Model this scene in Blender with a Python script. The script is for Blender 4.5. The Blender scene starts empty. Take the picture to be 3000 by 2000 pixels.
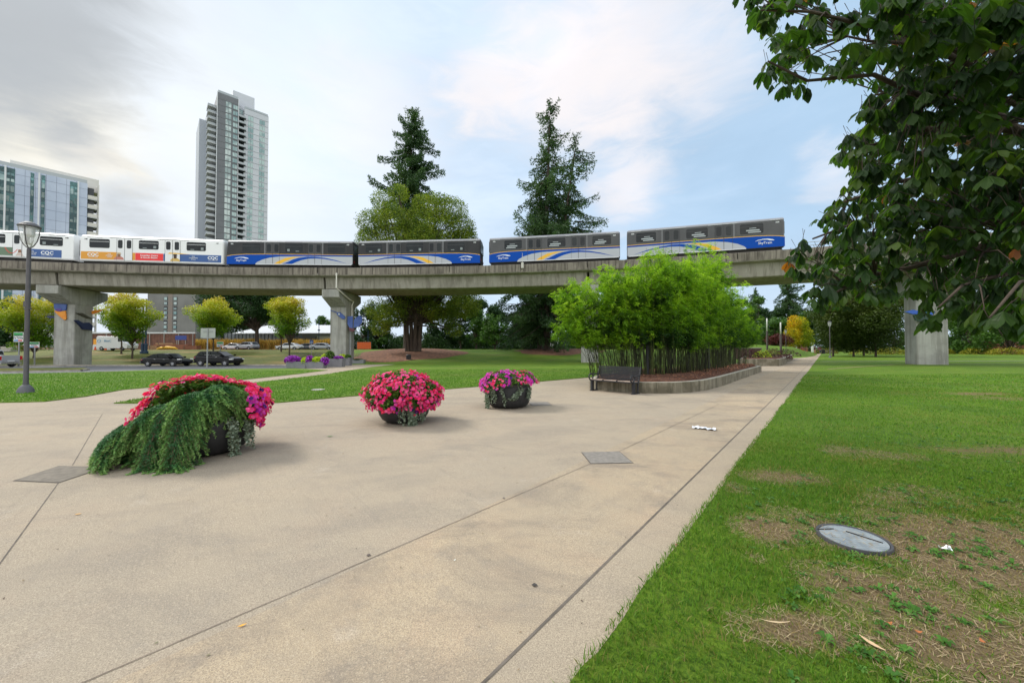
import bpy, bmesh, math, random
import numpy as np
from math import sin, cos, pi, radians, sqrt, atan2
from mathutils import Vector, Matrix
random.seed(7); rng = np.random.default_rng(11)
sc = bpy.context.scene
COL = sc.collection
# ------------------------------------------------------------------ camera
F = 1100.0; PITCH = math.atan(20/F); CAMH = 1.7
cd = bpy.data.cameras.new('camera'); cam = bpy.data.objects.new('camera', cd); COL.objects.link(cam)
cd.sensor_width = 36; cd.lens = 36*F/3000; cd.clip_start = .05; cd.clip_end = 3000
cam.location = (0, 0, CAMH); cam.rotation_euler = (pi/2+PITCH, 0, 0); sc.camera = cam
# ------------------------------------------------------------------ node helpers
class NT:
    def __init__(s, t): s.t = t; s.n = t.nodes; s.l = t.links
    def new(s, ty, **k):
        n = s.n.new(ty)
        for a, b in k.items(): setattr(n, a, b)
        return n
    def put(s, sock, v):
        if isinstance(v, bpy.types.NodeSocket): s.l.new(v, sock)
        elif v is not None:
            try: sock.default_value = v
            except Exception: sock.default_value = (*v, 1.0) if len(v) == 3 else v
    def math(s, op, a, b=None, c=None, clamp=False):
        n = s.new('ShaderNodeMath', operation=op, use_clamp=clamp)
        s.put(n.inputs[0], a); s.put(n.inputs[1], b)
        if c is not None: s.put(n.inputs[2], c)
        return n.outputs[0]
    def mix(s, f, a, b, blend='MIX'):
        n = s.new('ShaderNodeMix', data_type='RGBA', blend_type=blend); n.clamp_factor = True
        s.put(n.inputs[0], f); s.put(n.inputs[6], a); s.put(n.inputs[7], b)
        return n.outputs[2]
    def noise(s, vec, scale, detail=4, rough=.55, dist=0):
        n = s.new('ShaderNodeTexNoise'); s.put(n.inputs['Vector'], vec)
        n.inputs['Scale'].default_value = scale; n.inputs['Detail'].default_value = detail
        n.inputs['Roughness'].default_value = rough; n.inputs['Distortion'].default_value = dist
        return n.outputs[0]
    def ramp(s, v, a, b, lo=0., hi=1., smooth=True):
        n = s.new('ShaderNodeMapRange', interpolation_type='SMOOTHSTEP' if smooth else 'LINEAR')
        s.put(n.inputs[0], v); n.inputs[1].default_value = a; n.inputs[2].default_value = b
        n.inputs[3].default_value = lo; n.inputs[4].default_value = hi
        return n.outputs[0]
    def mapv(s, vec, scale=(1, 1, 1), rot=(0, 0, 0)):
        n = s.new('ShaderNodeMapping'); s.put(n.inputs[0], vec)
        n.inputs['Scale'].default_value = scale; n.inputs['Rotation'].default_value = rot
        return n.outputs[0]
def raydir(px, py):
    u = (px-1500)/F; v = (1000-py)/F
    return Vector((u, cos(PITCH)-sin(PITCH)*v, sin(PITCH)+cos(PITCH)*v))
# ------------------------------------------------------------------ sky
SUN_EL, SUN_AZ = radians(40), radians(-62)      # azimuth clockwise from +Y
w = bpy.data.worlds.new('World'); sc.world = w; w.use_nodes = True
T = NT(w.node_tree); T.n.clear()
sky = T.new('ShaderNodeTexSky', sky_type='NISHITA'); sky.sun_disc = False
sky.sun_elevation = SUN_EL; sky.sun_rotation = SUN_AZ; sky.air_density = 1.0; sky.dust_density = 1.2
tc = T.new('ShaderNodeTexCoord'); D = tc.outputs['Generated']
def blob(px, py, r0, r1, amp=.0, nz=None):
    d = raydir(px, py).normalized()
    n = T.new('ShaderNodeVectorMath', operation='DISTANCE'); T.put(n.inputs[0], D); n.inputs[1].default_value = d
    v = n.outputs['Value']
    if nz is not None: v = T.math('ADD', v, T.math('MULTIPLY', T.math('SUBTRACT', nz, .5), amp))
    return T.ramp(v, r0, r1, 1, 0)
n1 = T.noise(T.mapv(D, (1, 1, 2.6), (0, 0, .4)), 2.6, 8, .55, .3)
n2 = T.noise(T.mapv(D, (1, 1, 3.2), (.5, .2, .4)), 7, 8, .6, .6)
n3 = T.noise(T.mapv(D, (1, 1, 2), (0, .3, 0)), 1.3, 5, .5)
nn = T.math('ADD', T.math('MULTIPLY', n1, .65), T.math('MULTIPLY', n2, .35))
sep = T.new('ShaderNodeSeparateXYZ'); T.put(sep.inputs[0], D)
K = 10.0
skyc = T.mix(.78, sky.outputs[0], (.43*K, .61*K, .80*K))
# general thin veil: strong to the left and centre, thin to the right, thick behind the camera
veil = T.ramp(T.math('ADD', T.math('MULTIPLY', sep.outputs[0], -1.0), T.math('MULTIPLY', T.math('SUBTRACT', nn, .5), 1.6)), -.55, .55, .05, 1)
back = T.ramp(sep.outputs[1], .25, -.15, 0, 1)
hz = T.ramp(sep.outputs[2], .0, .34, .62, 0)
veil = T.math('MAXIMUM', veil, T.math('MAXIMUM', back, hz))
c = T.mix(veil, skyc, (.64*K, .735*K, .855*K))
# cloud bank sweeping to the upper centre right
for (px, py, r0, r1, a, op) in [(1640, 165, .02, .24, .62, .9), (1900, 60, .02, .26, .6, .6), (1430, 220, .0, .13, .55, .7), (1840, 560, .0, .14, .5, .75), (2440, 500, .0, .09, .4, .5),
                                (1080, 350, .0, .22, .7, .45), (2150, 150, .0, .16, .6, .35)]:
    c = T.mix(T.math('MULTIPLY', blob(px, py, r0, r1, a, nn), op), c, (.84*K, .80*K, .81*K))
c = T.mix(T.math('MULTIPLY', blob(330, 420, .0, .62, .8, nn), .8), c, (.82*K, .85*K, .875*K))
c = T.mix(T.math('MULTIPLY', blob(50, 345, .02, .19, .3, nn), .9), c, (1.04*K, .965*K, .78*K))
for (px, py, r0, r1, a, op) in [(0, 20, .03, .22, .36, .85), (170, 160, .0, .12, .3, .6), (-160, 215, .01, .13, .25, .7), (235, 440, .0, .06, .16, .9), (330, 590, .0, .085, .2, .75),
                                (420, 690, .0, .075, .18, .6), (620, 30, .0, .2, .5, .10), (-900, 350, .1, .5, .6, .5)]:
    c = T.mix(T.math('MULTIPLY', blob(px, py, r0, r1, a, nn), op), c, (.43*K, .46*K, .49*K))
c = T.mix(T.math('MULTIPLY', blob(310, 500, .0, .06, .2, n2), .35), c, (1.0*K, .93*K, .8*K))
wave = T.ramp(n1, .3, .7, .95, 1.04)
c = T.mix(1.0, c, wave, 'MULTIPLY')
# brighter broken cloud added behind the camera, unseen fill for front faces
c = T.mix(T.math('MULTIPLY', back, T.ramp(n3, .4, .6, .2, .8)), c, (1.75*K, 1.72*K, 1.66*K))
bg = T.new('ShaderNodeBackground'); T.put(bg.inputs[0], c); bg.inputs[1].default_value = .1
T.l.new(bg.outputs[0], T.new('ShaderNodeOutputWorld').inputs[0])
sl = bpy.data.lights.new('sun', 'SUN'); sl.energy = 2.4; sl.angle = radians(15); sl.color = (1, .95, .87)
so = bpy.data.objects.new('sun', sl); COL.objects.link(so)
sv = Vector((sin(SUN_AZ)*cos(SUN_EL), cos(SUN_AZ)*cos(SUN_EL), sin(SUN_EL)))
so.rotation_euler = sv.to_track_quat('Z', 'Y').to_euler(); so.location = (0, 0, 60)
sc.view_settings.view_transform = 'Standard'; sc.view_settings.look = 'None'; sc.view_settings.gamma = 1; sc.view_settings.exposure = 0.32
sc.render.engine = 'CYCLES'; sc.cycles.max_bounces = 6; sc.cycles.transparent_max_bounces = 8
# ------------------------------------------------------------------ materials
MATS = {}
def M(name, col, rough=.6, col2=None, var=.5, scale=3., detail=5, bump=0, bscale=None, metal=0, spec=.5, stretch=(1, 1, 1), attr=None, acols=None, trans=0, alpha=None, emit=None, streak=None, lo=.35, hi=.65, coat=0):
    if name in MATS: return MATS[name]
    m = bpy.data.materials.new(name); m.use_nodes = True; t = NT(m.node_tree)
    b = t.n['Principled BSDF']; o = t.n['Material Output']
    tcn = t.new('ShaderNodeTexCoord'); V = tcn.outputs['Object']; V = t.mapv(V, stretch)
    c = (*col, 1)
    if acols:
        at = t.new('ShaderNodeAttribute', attribute_name=attr or 'var'); r = t.new('ShaderNodeValToRGB'); T_ = r.color_ramp
        T_.elements[0].color = (*acols[0], 1); T_.elements[1].color = (*acols[-1], 1)
        for i, a in enumerate(acols[1:-1]):
            e = T_.elements.new((i+1)/(len(acols)-1)); e.color = (*a, 1)
        t.put(r.inputs[0], at.outputs['Fac']); c = r.outputs[0]
    if col2 is not None:
        nz = t.noise(V, scale, detail, .6)
        c = t.mix(t.ramp(nz, lo, hi, 0, var), c, (*col2, 1))
    if streak:   # dark vertical weathering streaks
        sx, amt, scol = streak
        nz = t.noise(t.mapv(tcn.outputs['Object'], (sx, sx, sx*.06)), 1, 5, .65)
        c = t.mix(t.ramp(nz, .42, .66, 0, amt), c, (*scol, 1))
        n2_ = t.noise(t.mapv(tcn.outputs['Object'], (sx*5, sx*5, sx*.16)), 1, 3, .6); c = t.mix(t.ramp(n2_, .62, .70, 0, .45), c, (min(1, col[0]*1.5), min(1, col[1]*1.5), min(1, col[2]*1.5), 1))
    t.put(b.inputs['Base Color'], c); b.inputs['Roughness'].default_value = rough; b.inputs['Metallic'].default_value = metal
    b.inputs['Specular IOR Level'].default_value = spec
    if coat: b.inputs['Coat Weight'].default_value = coat; b.inputs['Coat Roughness'].default_value = .08
    if alpha is not None: b.inputs['Alpha'].default_value = alpha
    if emit: b.inputs['Emission Color'].default_value = (*emit[:3], 1); b.inputs['Emission Strength'].default_value = emit[3]
    if bump:
        bn = t.new('ShaderNodeBump'); bn.inputs['Strength'].default_value = bump; bn.inputs['Distance'].default_value = .05
        t.put(bn.inputs['Height'], t.noise(V, bscale or scale*4, 6, .65)); t.l.new(bn.outputs[0], b.inputs['Normal'])
    if trans:
        tr = t.new('ShaderNodeBsdfTranslucent'); t.put(tr.inputs[0], t.mix(1., c, (1.0, 1.15, .5, 1), 'MULTIPLY')); mx = t.new('ShaderNodeMixShader'); mx.inputs[0].default_value = trans
        t.l.new(b.outputs[0], mx.inputs[1]); t.l.new(tr.outputs[0], mx.inputs[2]); t.l.new(mx.outputs[0], o.inputs[0])
    MATS[name] = m; return m
# ------------------------------------------------------------------ tagging
def tag(o, label=None, cat=None, group=None, kind=None):
    if label: o['label'] = label
    if cat: o['category'] = cat
    if group: o['group'] = group
    if kind: o['kind'] = kind
    return o
def thing(name, label, cat, loc=(0, 0, 0), rz=0, group=None):
    o = bpy.data.objects.new(name, None); COL.objects.link(o); o.location = loc; o.rotation_euler = (0, 0, rz); o.empty_display_size = .2
    return tag(o, label, cat, group)
def copy_thing(src, loc, rz, label, group=None, scale=None):
    def rec(o, par):
        c = o.copy(); COL.objects.link(c)
        if par: c.parent = par
        for ch in list(o.children): rec(ch, c)
        return c
    r = rec(src, None); r.location = loc; r.rotation_euler = (0, 0, rz)
    if scale: r.scale = (scale,)*3
    r['label'] = label
    if group: r['group'] = group
    return r
def mesh_obj(name, me, mats, parent=None):
    for m in (mats if isinstance(mats, (list, tuple)) else [mats]): me.materials.append(m)
    o = bpy.data.objects.new(name, me); COL.objects.link(o)
    if parent is not None: o.parent = parent
    return o
class MB:
    def __init__(s): s.v = []; s.f = []; s.m = []
    def add(s, vs, fs, mi=0):
        b = len(s.v); s.v += [tuple(x) for x in vs]; s.f += [tuple(b+i for i in f) for f in fs]; s.m += [mi]*len(fs); return s
    def box(s, x0, x1, y0, y1, z0, z1, mi=0, M4=None, ch=0):
        if ch:
            pts = [(x0+ch, y0), (x1-ch, y0), (x1, y0+ch), (x1, y1-ch), (x1-ch, y1), (x0+ch, y1), (x0, y1-ch), (x0, y0+ch)]
            return s.prism(pts, z0, z1, mi, M4)
        vs = [(x, y, z) for z in (z0, z1) for (x, y) in ((x0, y0), (x1, y0), (x1, y1), (x0, y1))]
        if M4 is not None: vs = [M4 @ Vector(p) for p in vs]
        return s.add(vs, [(3, 2, 1, 0), (4, 5, 6, 7), (0, 1, 5, 4), (1, 2, 6, 5), (2, 3, 7, 6), (3, 0, 4, 7)], mi)
    def prism(s, pts, z0, z1, mi=0, M4=None):
        n = len(pts); vs = [(x, y, z0) for x, y in pts]+[(x, y, z1) for x, y in pts]
        if M4 is not None: vs = [M4 @ Vector(p) for p in vs]
        return s.add(vs, [tuple(range(n))[::-1], tuple(range(n, 2*n))]+[(i, (i+1) % n, n+(i+1) % n, n+i) for i in range(n)], mi)
    def xz(s, pts, y0, y1, mi=0):   # polygon in the x-z plane extruded along y
        n = len(pts); vs = [(x, y0, z) for x, z in pts]+[(x, y1, z) for x, z in pts]
        return s.add(vs, [tuple(range(n)), tuple(range(n, 2*n))[::-1]]+[((i+1) % n, i, n+i, n+(i+1) % n) for i in range(n)], mi)
    def tube(s, pts, rs, n=8, mi=0, cap=True):
        pts = [Vector(p) for p in pts]
        if not isinstance(rs, (list, tuple)): rs = [rs]*len(pts)
        vs = []; prev = None
        for i, p in enumerate(pts):
            d = (pts[min(i+1, len(pts)-1)]-pts[max(i-1, 0)]).normalized()
            a = prev if prev is not None else (Vector((1, 0, 0)) if abs(d.x) < .9 else Vector((0, 1, 0)))
            a = (a-d*a.dot(d)).normalized(); prev = a; b = d.cross(a)
            vs += [p+(a*cos(2*pi*k/n)+b*sin(2*pi*k/n))*rs[i] for k in range(n)]
        fs = [(i*n+k, i*n+(k+1) % n, (i+1)*n+(k+1) % n, (i+1)*n+k) for i in range(len(pts)-1) for k in range(n)]
        if cap: fs += [tuple(range(n))[::-1], tuple((len(pts)-1)*n+k for k in range(n))]
        return s.add(vs, fs, mi)
    def lathe(s, prof, n=24, mi=0, c=(0, 0, 0)):
        vs = [(c[0]+r*cos(2*pi*k/n), c[1]+r*sin(2*pi*k/n), c[2]+z) for r, z in prof for k in range(n)]
        fs = [(i*n+k, i*n+(k+1) % n, (i+1)*n+(k+1) % n, (i+1)*n+k) for i in range(len(prof)-1) for k in range(n)]
        return s.add(vs, fs, mi)
    def build(s, name, mats, parent=None, smooth=False, bevel=0):
        me = bpy.data.meshes.new(name); me.from_pydata(s.v, [], s.f)
        me.polygons.foreach_set('material_index', s.m)
        if smooth: me.polygons.foreach_set('use_smooth', [True]*len(s.f))
        o = mesh_obj(name, me, mats, parent)
        if bevel:
            b = o.modifiers.new('bevel', 'BEVEL'); b.width = bevel; b.segments = 2; b.limit_method = 'ANGLE'; b.angle_limit = radians(40)
        return o
def struct(o): o['kind'] = 'structure'; return o
# many small faces from numpy: quads (N,4,3)
def quads(name, Q, mat, parent=None, var=None, smooth=False, matidx=None):
    Q = np.ascontiguousarray(Q, dtype=np.float32); N, k = Q.shape[0], Q.shape[1]
    me = bpy.data.meshes.new(name)
    me.vertices.add(N*k); me.vertices.foreach_set('co', Q.reshape(-1))
    me.loops.add(N*k); me.loops.foreach_set('vertex_index', np.arange(N*k, dtype=np.int32))
    me.polygons.add(N); me.polygons.foreach_set('loop_start', np.arange(0, N*k, k, dtype=np.int32)); me.polygons.foreach_set('loop_total', np.full(N, k, dtype=np.int32))
    if matidx is not None: me.polygons.foreach_set('material_index', np.asarray(matidx, dtype=np.int32))
    me.update(calc_edges=True)
    if var is not None:
        a = me.attributes.new('var', 'FLOAT', 'FACE'); a.data.foreach_set('value', np.asarray(var, dtype=np.float32))
    if smooth: me.polygons.foreach_set('use_smooth', np.ones(N, dtype=bool))
    return mesh_obj(name, me, mat, parent)
def unit(a): return a/np.maximum(np.linalg.norm(a, axis=-1, keepdims=True), 1e-9)
def leaf_quads(P, size, asp=.5, up=.3, direc=None, jit=.3):
    """diamond leaves at P; size scalar/array; up: how far normals lean to +z; direc: preferred long axis"""
    N = len(P); nrm = rng.normal(size=(N, 3)); nrm[:, 2] = np.abs(nrm[:, 2])+up*2; nrm = unit(nrm)
    d = rng.normal(size=(N, 3)) if direc is None else direc+rng.normal(size=(N, 3))*jit
    d = unit(d-nrm*(d*nrm).sum(1, keepdims=True)); s = np.cross(nrm, d)
    L = (np.asarray(size)*rng.uniform(.7, 1.3, N))[:, None]*.5; Wd = L*asp
    return np.stack([P-d*L, P+s*Wd-d*L*.1, P+d*L, P-s*Wd-d*L*.1], 1)
_tab = rng.random((64, 64))
def vnoise(x, y):
    x = np.asarray(x, float); y = np.asarray(y, float); xi = np.floor(x).astype(int); yi = np.floor(y).astype(int); fx = x-xi; fy = y-yi
    fx = fx*fx*(3-2*fx); fy = fy*fy*(3-2*fy); g = lambda a, b: _tab[a % 64, b % 64]
    return (g(xi, yi)*(1-fx)+g(xi+1, yi)*fx)*(1-fy)+(g(xi, yi+1)*(1-fx)+g(xi+1, yi+1)*fx)*fy
def fbm(x, y): return vnoise(x, y)*.5+vnoise(x*2.1+7, y*2.1)*.28+vnoise(x*4.3, y*4.3+3)*.15+vnoise(x*9, y*9)*.07
# ------------------------------------------------------------------ terrain
TILT = .006
def sm(t): t = np.clip(t, 0, 1); return t*t*(3-2*t)
MOUNDS = [(-15.2, 57, 8.5, .6), (7.8, 62, 6.0, .35), (60, 78, 16, 1.7)]
def terr(x, y):
    b = TILT*x; s = x-.84*y
    a = sm((-s-6)/14)*sm((y-42)/(26))
    z = b+(1.45-b)*a
    for mx, my, r, h in MOUNDS: z = z+h*np.exp(-((x-mx)**2+(y-my)**2)/r**2)*sm((-s-2)/6)
    return z
def gnd(px, py, h=0.):     # point of the tilted base plane (raised by h) seen at a pixel of the 3000x2000 photograph
    d = raydir(px, py); t = (CAMH-h)/(TILT*d.x-d.z)
    return Vector((d.x*t, d.y*t, TILT*d.x*t+h))
def at(px, Y):             # on the terrain at depth Y under pixel column px
    X = (px-1500)/F*Y; return Vector((X, Y, float(terr(X, Y))))
def seat(px, py, y0=20, y1=170):   # first terrain point met by the pixel ray
    d = raydir(px, py); Y = y0
    while Y < y1:
        t = Y/d.y
        if CAMH+d.z*t <= terr(d.x*t, Y): break
        Y += .1
    return at(px, Y)
def on(x, y): return Vector((x, y, float(terr(x, y))))
def pt(px, py, Y): d = raydir(px, py); return Vector((0, 0, CAMH))+d*(Y/d.y)
# ================================================================== ground surfaces
E0 = Vector((.339, 1.964)); ED = Vector((.6425, .7663)); EN = Vector((.7663, -.6425))    # right edge of the path, its direction, its outward normal
def sheet(name, pts, mat, h, thick=0):
    """flat polygon laid h above the tilted base plane"""
    mb = MB(); P = [(p[0], p[1]) for p in pts]; n = len(P)
    vs = [(x, y, TILT*x+h) for x, y in P]; fs = [tuple(range(n))]
    ar = sum(P[i][0]*P[(i+1) % n][1]-P[(i+1) % n][0]*P[i][1] for i in range(n))
    if ar < 0: fs = [tuple(range(n))[::-1]]
    if thick:
        vs += [(x, y, TILT*x+h-thick) for x, y in P]; fs += [(i, n+i, n+(i+1) % n, (i+1) % n) for i in range(n)]
    mb.add(vs, fs); return struct(mb.build(name, mat))
def lawnmat(name, g1, g2, g3, dry, dryattr=False):
    m = bpy.data.materials.new(name); m.use_nodes = True; t = NT(m.node_tree); b = t.n['Principled BSDF']
    V = t.new('ShaderNodeTexCoord').outputs['Object']
    c = t.mix(t.ramp(t.noise(V, .35, 5, .6), .35, .65), (*g1, 1), (*g2, 1))
    c = t.mix(t.ramp(t.noise(t.mapv(V, (.5, 1.6, 1)), .55, 6, .7), .5, .66, 0, .6), c, (.20, .22, .035, 1))
    c = t.mix(t.ramp(t.noise(V, 26, 4, .7), .42, .62, 0, .8), c, (*g3, 1))
    c = t.mix(t.ramp(t.noise(V, 90, 3, .7), .5, .75, 0, .6), c, (g2[0]*1.7, g2[1]*1.5, g2[2]*1.5, 1))
    if dryattr:
        a = t.new('ShaderNodeAttribute', attribute_name='dry').outputs['Fac']
        a = t.math('ADD', a, t.math('MULTIPLY', t.math('SUBTRACT', t.noise(V, 9, 6, .7), .5), 1.1))
        dc = t.mix(t.noise(V, 60, 4, .7), (*dry, 1), (dry[0]*.42, dry[1]*.36, dry[2]*.33, 1))
        c = t.mix(t.ramp(t.noise(V, 5, 5, .7), .56, .7, 0, .55), c, (.16, .15, .04, 1)); c = t.mix(t.ramp(a, .45, .85), c, dc)
    else:
        a = t.ramp(t.noise(t.mapv(V, (1, 2.2, 1)), .13, 5, .65), .52, .68, 0, .75)
        c = t.mix(a, c, (*dry, 1))
    t.put(b.inputs['Base Color'], c); b.inputs['Roughness'].default_value = .85; b.inputs['Specular IOR Level'].default_value = .2
    bn = t.new('ShaderNodeBump'); bn.inputs['Strength'].default_value = .9; bn.inputs['Distance'].default_value = .04
    t.put(bn.inputs['Height'], t.noise(V, 45, 5, .7)); t.l.new(bn.outputs[0], b.inputs['Normal'])
    return m
G_A, G_B, G_C, G_DRY = (.085, .18, .012), (.15, .245, .018), (.04, .095, .008), (.28, .215, .115)
mlawn = lawnmat('lawn_grass', G_A, G_B, G_C, (.14, .17, .035))
mlawn_near = lawnmat('lawn_grass_worn', G_A, G_B, G_C, G_DRY, True)
mbank = lawnmat('dry_bank_grass', (.085, .115, .02), (.15, .16, .03), (.045, .06, .012), (.29, .19, .08))
mground = lawnmat('ground_grass', (.06, .11, .02), (.08, .15, .02), (.03, .07, .01), (.15, .13, .05))
def concmat():
    m = bpy.data.materials.new('pavement_concrete'); m.use_nodes = True; t = NT(m.node_tree); b = t.n['Principled BSDF']
    V = t.new('ShaderNodeTexCoord').outputs['Object']
    R = t.mapv(V, (1, 1, 1), (0, 0, radians(-40)))
    c = t.mix(t.ramp(t.noise(V, .33, 6, .6), .35, .65), (.49, .39, .265, 1), (.42, .35, .255, 1))
    c = t.mix(t.ramp(t.noise(V, .9, 6, .65, .6), .46, .7, 0, .55), c, (.48, .35, .24, 1))
    # grime: soft dark drifts
    c = t.mix(t.ramp(t.noise(t.mapv(V, (1, 1.9, 1)), .55, 7, .68, .5), .44, .68, 0, .8), c, (.21, .18, .15, 1))
    c = t.mix(t.ramp(t.noise(V, 3.1, 7, .7), .48, .76, 0, .6), c, (.25, .225, .195, 1))
    c = t.mix(t.ramp(t.noise(V, 1.6, 5, .6), .6, .74, 0, .45), c, (.62, .54, .45, 1))
    for (sx_, sy_, r0_, r1_, am_) in ((gnd(1184, 1233).x, gnd(1184, 1233).y, .5, 1.3, .45), (gnd(1490, 1190).x, gnd(1490, 1190).y, .6, 1.5, .35), (gnd(605, 1322).x+.25, gnd(605, 1322).y-.35, .6, 1.7, .6), (4.6, 14.9, .5, 2.2, .4), (7.2, 14.6, .2, 1.6, .3)):  # soil stains at pots, bench and bed wall, deepened as painted contact shade
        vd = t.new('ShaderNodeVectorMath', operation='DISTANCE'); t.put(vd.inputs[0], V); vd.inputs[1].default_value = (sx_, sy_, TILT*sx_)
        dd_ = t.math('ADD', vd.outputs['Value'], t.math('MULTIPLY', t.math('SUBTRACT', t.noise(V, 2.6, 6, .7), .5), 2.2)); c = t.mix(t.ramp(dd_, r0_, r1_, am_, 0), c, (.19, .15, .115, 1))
    # each strip between the joints was poured on its own and has its own tone
    dd = t.new('ShaderNodeVectorMath', operation='DOT_PRODUCT'); t.put(dd.inputs[0], V); dd.inputs[1].default_value = (.7663, -.6425, 0); dv = dd.outputs['Value']
    c = t.mix(t.math('MULTIPLY', t.math('GREATER_THAN', dv, -1.359), .55), c, (.40, .345, .265, 1)); c = t.mix(t.math('MULTIPLY', t.math('LESS_THAN', dv, -2.83), .5), c, (.37, .33, .27, 1))
    wv = t.noise(t.mapv(R, (9, .35, 1)), 1, 5, .7); c = t.mix(t.ramp(wv, .52, .75, 0, .35), c, (.27, .235, .195, 1))
    # aggregate speckle
    c = t.mix(t.ramp(t.noise(V, 140, 3, .85), .46, .58, 0, .8), c, (.22, .18, .14, 1))
    c = t.mix(t.ramp(t.noise(V, 90, 3, .85), .52, .66, 0, .55), c, (.60, .51, .38, 1))
    vo = t.new('ShaderNodeTexVoronoi'); t.put(vo.inputs['Vector'], V); vo.inputs['Scale'].default_value = 5.5
    sp = t.math('MULTIPLY', t.ramp(vo.outputs['Distance'], .03, .075, 1, 0), t.ramp(t.noise(V, 4, 2), .56, .62, 0, .6))
    c = t.mix(sp, c, (.13, .11, .095, 1))
    t.put(b.inputs['Base Color'], c); b.inputs['Roughness'].default_value = .92; b.inputs['Specular IOR Level'].default_value = .1
    br = t.noise(t.mapv(R, (60, 2.5, 1)), 1, 3, .6)
    hgt = t.math('ADD', t.math('MULTIPLY', br, .35), t.noise(V, 60, 5, .75))
    bn = t.new('ShaderNodeBump'); bn.inputs['Strength'].default_value = .5; bn.inputs['Distance'].default_value = .012
    t.put(bn.inputs['Height'], hgt); t.l.new(bn.outputs[0], b.inputs['Normal']); return m
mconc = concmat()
mjoint = M('joint_dark', (.10, .085, .07), .95, (.2, .17, .14), .6, 6)
mjoint2 = M('joint_thin', (.15, .12, .095), .95, (.3, .25, .2), .9, 3)
masph = M('asphalt', (.10, .105, .115), .85, (.16, .165, .175), .8, .6, bump=.3, bscale=60)
mcurb = M('curb_concrete', (.38, .35, .30), .9, (.22, .2, .17), .7, 2)
mplate = M('cover_plate', (.27, .245, .215), .7, (.18, .165, .145), .7, 14, bump=.4, bscale=80)
mmulch = M('bark_mulch', (.16, .062, .03), .95, (.05, .02, .012), 1, 16, bump=1, bscale=30)
mmulch2 = M('bark_mulch_far', (.26, .12, .065), .95, (.12, .055, .03), 1, 2.5, bump=.8, bscale=9)
# big ground out to the horizon
g = MB(); g.add([(-900, -300, -6.2), (900, -300, 4.6), (900, 1500, 4.6), (-900, 1500, -6.2)], [(0, 1, 2, 3)])
o = g.build('ground', mground); struct(o); o.location.z = -.12
for v in o.data.vertices: v.co.z = TILT*v.co.x
# far terrain with the grassy bank, the mounds and the rise left of the path
xs = np.concatenate([np.linspace(-420, -80, 18), np.linspace(-76, 110, 150), np.linspace(116, 400, 16)])
ys = np.concatenate([np.linspace(34, 90, 90), np.linspace(92, 420, 40)])
XX, YY = np.meshgrid(xs, ys); ZZ = terr(XX, YY)-.03
nx = len(xs); vs = np.stack([XX, YY, ZZ], -1).reshape(-1, 3); me = bpy.data.meshes.new('far_lawn')
fs = [(j*nx+i, j*nx+i+1, (j+1)*nx+i+1, (j+1)*nx+i) for j in range(len(ys)-1) for i in range(nx-1)]
me.from_pydata(vs.tolist(), [], fs); me.polygons.foreach_set('use_smooth', [True]*len(fs))
cx = np.array([xs[(k % (nx-1))] for k in range(len(fs))]); cy = np.array([ys[k//(nx-1)] for k in range(len(fs))])
lf = (cx/np.maximum(cy, 1) < -.42+.05*np.sin(cy*.4)); me.polygons.foreach_set('material_index', lf.astype(np.int32).tolist())
struct(mesh_obj('far_lawn', me, [mlawn, mbank]))
# pavement, everything else of the plaza lies on it
def E_(s, t=0): p = E0+ED*s+EN*t; return (p.x, p.y)
PW = 3.4
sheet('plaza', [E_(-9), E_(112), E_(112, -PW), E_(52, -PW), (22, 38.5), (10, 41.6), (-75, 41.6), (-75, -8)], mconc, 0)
# joints
def strip(name, a, b, wd, mat, h=.004):
    a = Vector(a[:2]); b = Vector(b[:2]); d = (b-a).normalized(); n = Vector((-d.y, d.x))*wd/2
    return sheet(name, [a+n, b+n, b-n, a-n], mat, h)
strip('pavement_joint', E_(-7, -.357), E_(105, -.357), .017, mjoint)
A_, B_ = gnd(242, 2000), gnd(1731, 1357)
strip('pavement_joint', A_+(A_-B_)*.6, B_, .008, mjoint2)
strip('pavement_joint', gnd(1813, 1322), gnd(2106, 1184), .009, mjoint2)
strip('pavement_joint', gnd(-400, 2200), gnd(172, 1413), .009, mjoint)
strip('pavement_joint', gnd(212, 1363), gnd(300, 1212), .009, mjoint)
strip('pavement_joint', gnd(-200, 1232), gnd(395, 1205), .012, mjoint2)
strip('pavement_joint', gnd(310, 1366), gnd(520, 1378), .01, mjoint2)
for P_ in ([(1795, 1165), (1822, 1167), (1850, 1173), (1880, 1179), (1905, 1187), (1955, 1193)], [(2040, 1171), (2085, 1176), (2106, 1184), (2125, 1187), (2162, 1187)], [(1620, 1700), (1610, 1660), (1622, 1610), (1600, 1560)][:0]):
    for p_, q_ in zip(P_[:-1], P_[1:]): strip('pavement_crack', gnd(*p_), gnd(*q_), .014, mjoint2, .003)
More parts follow.
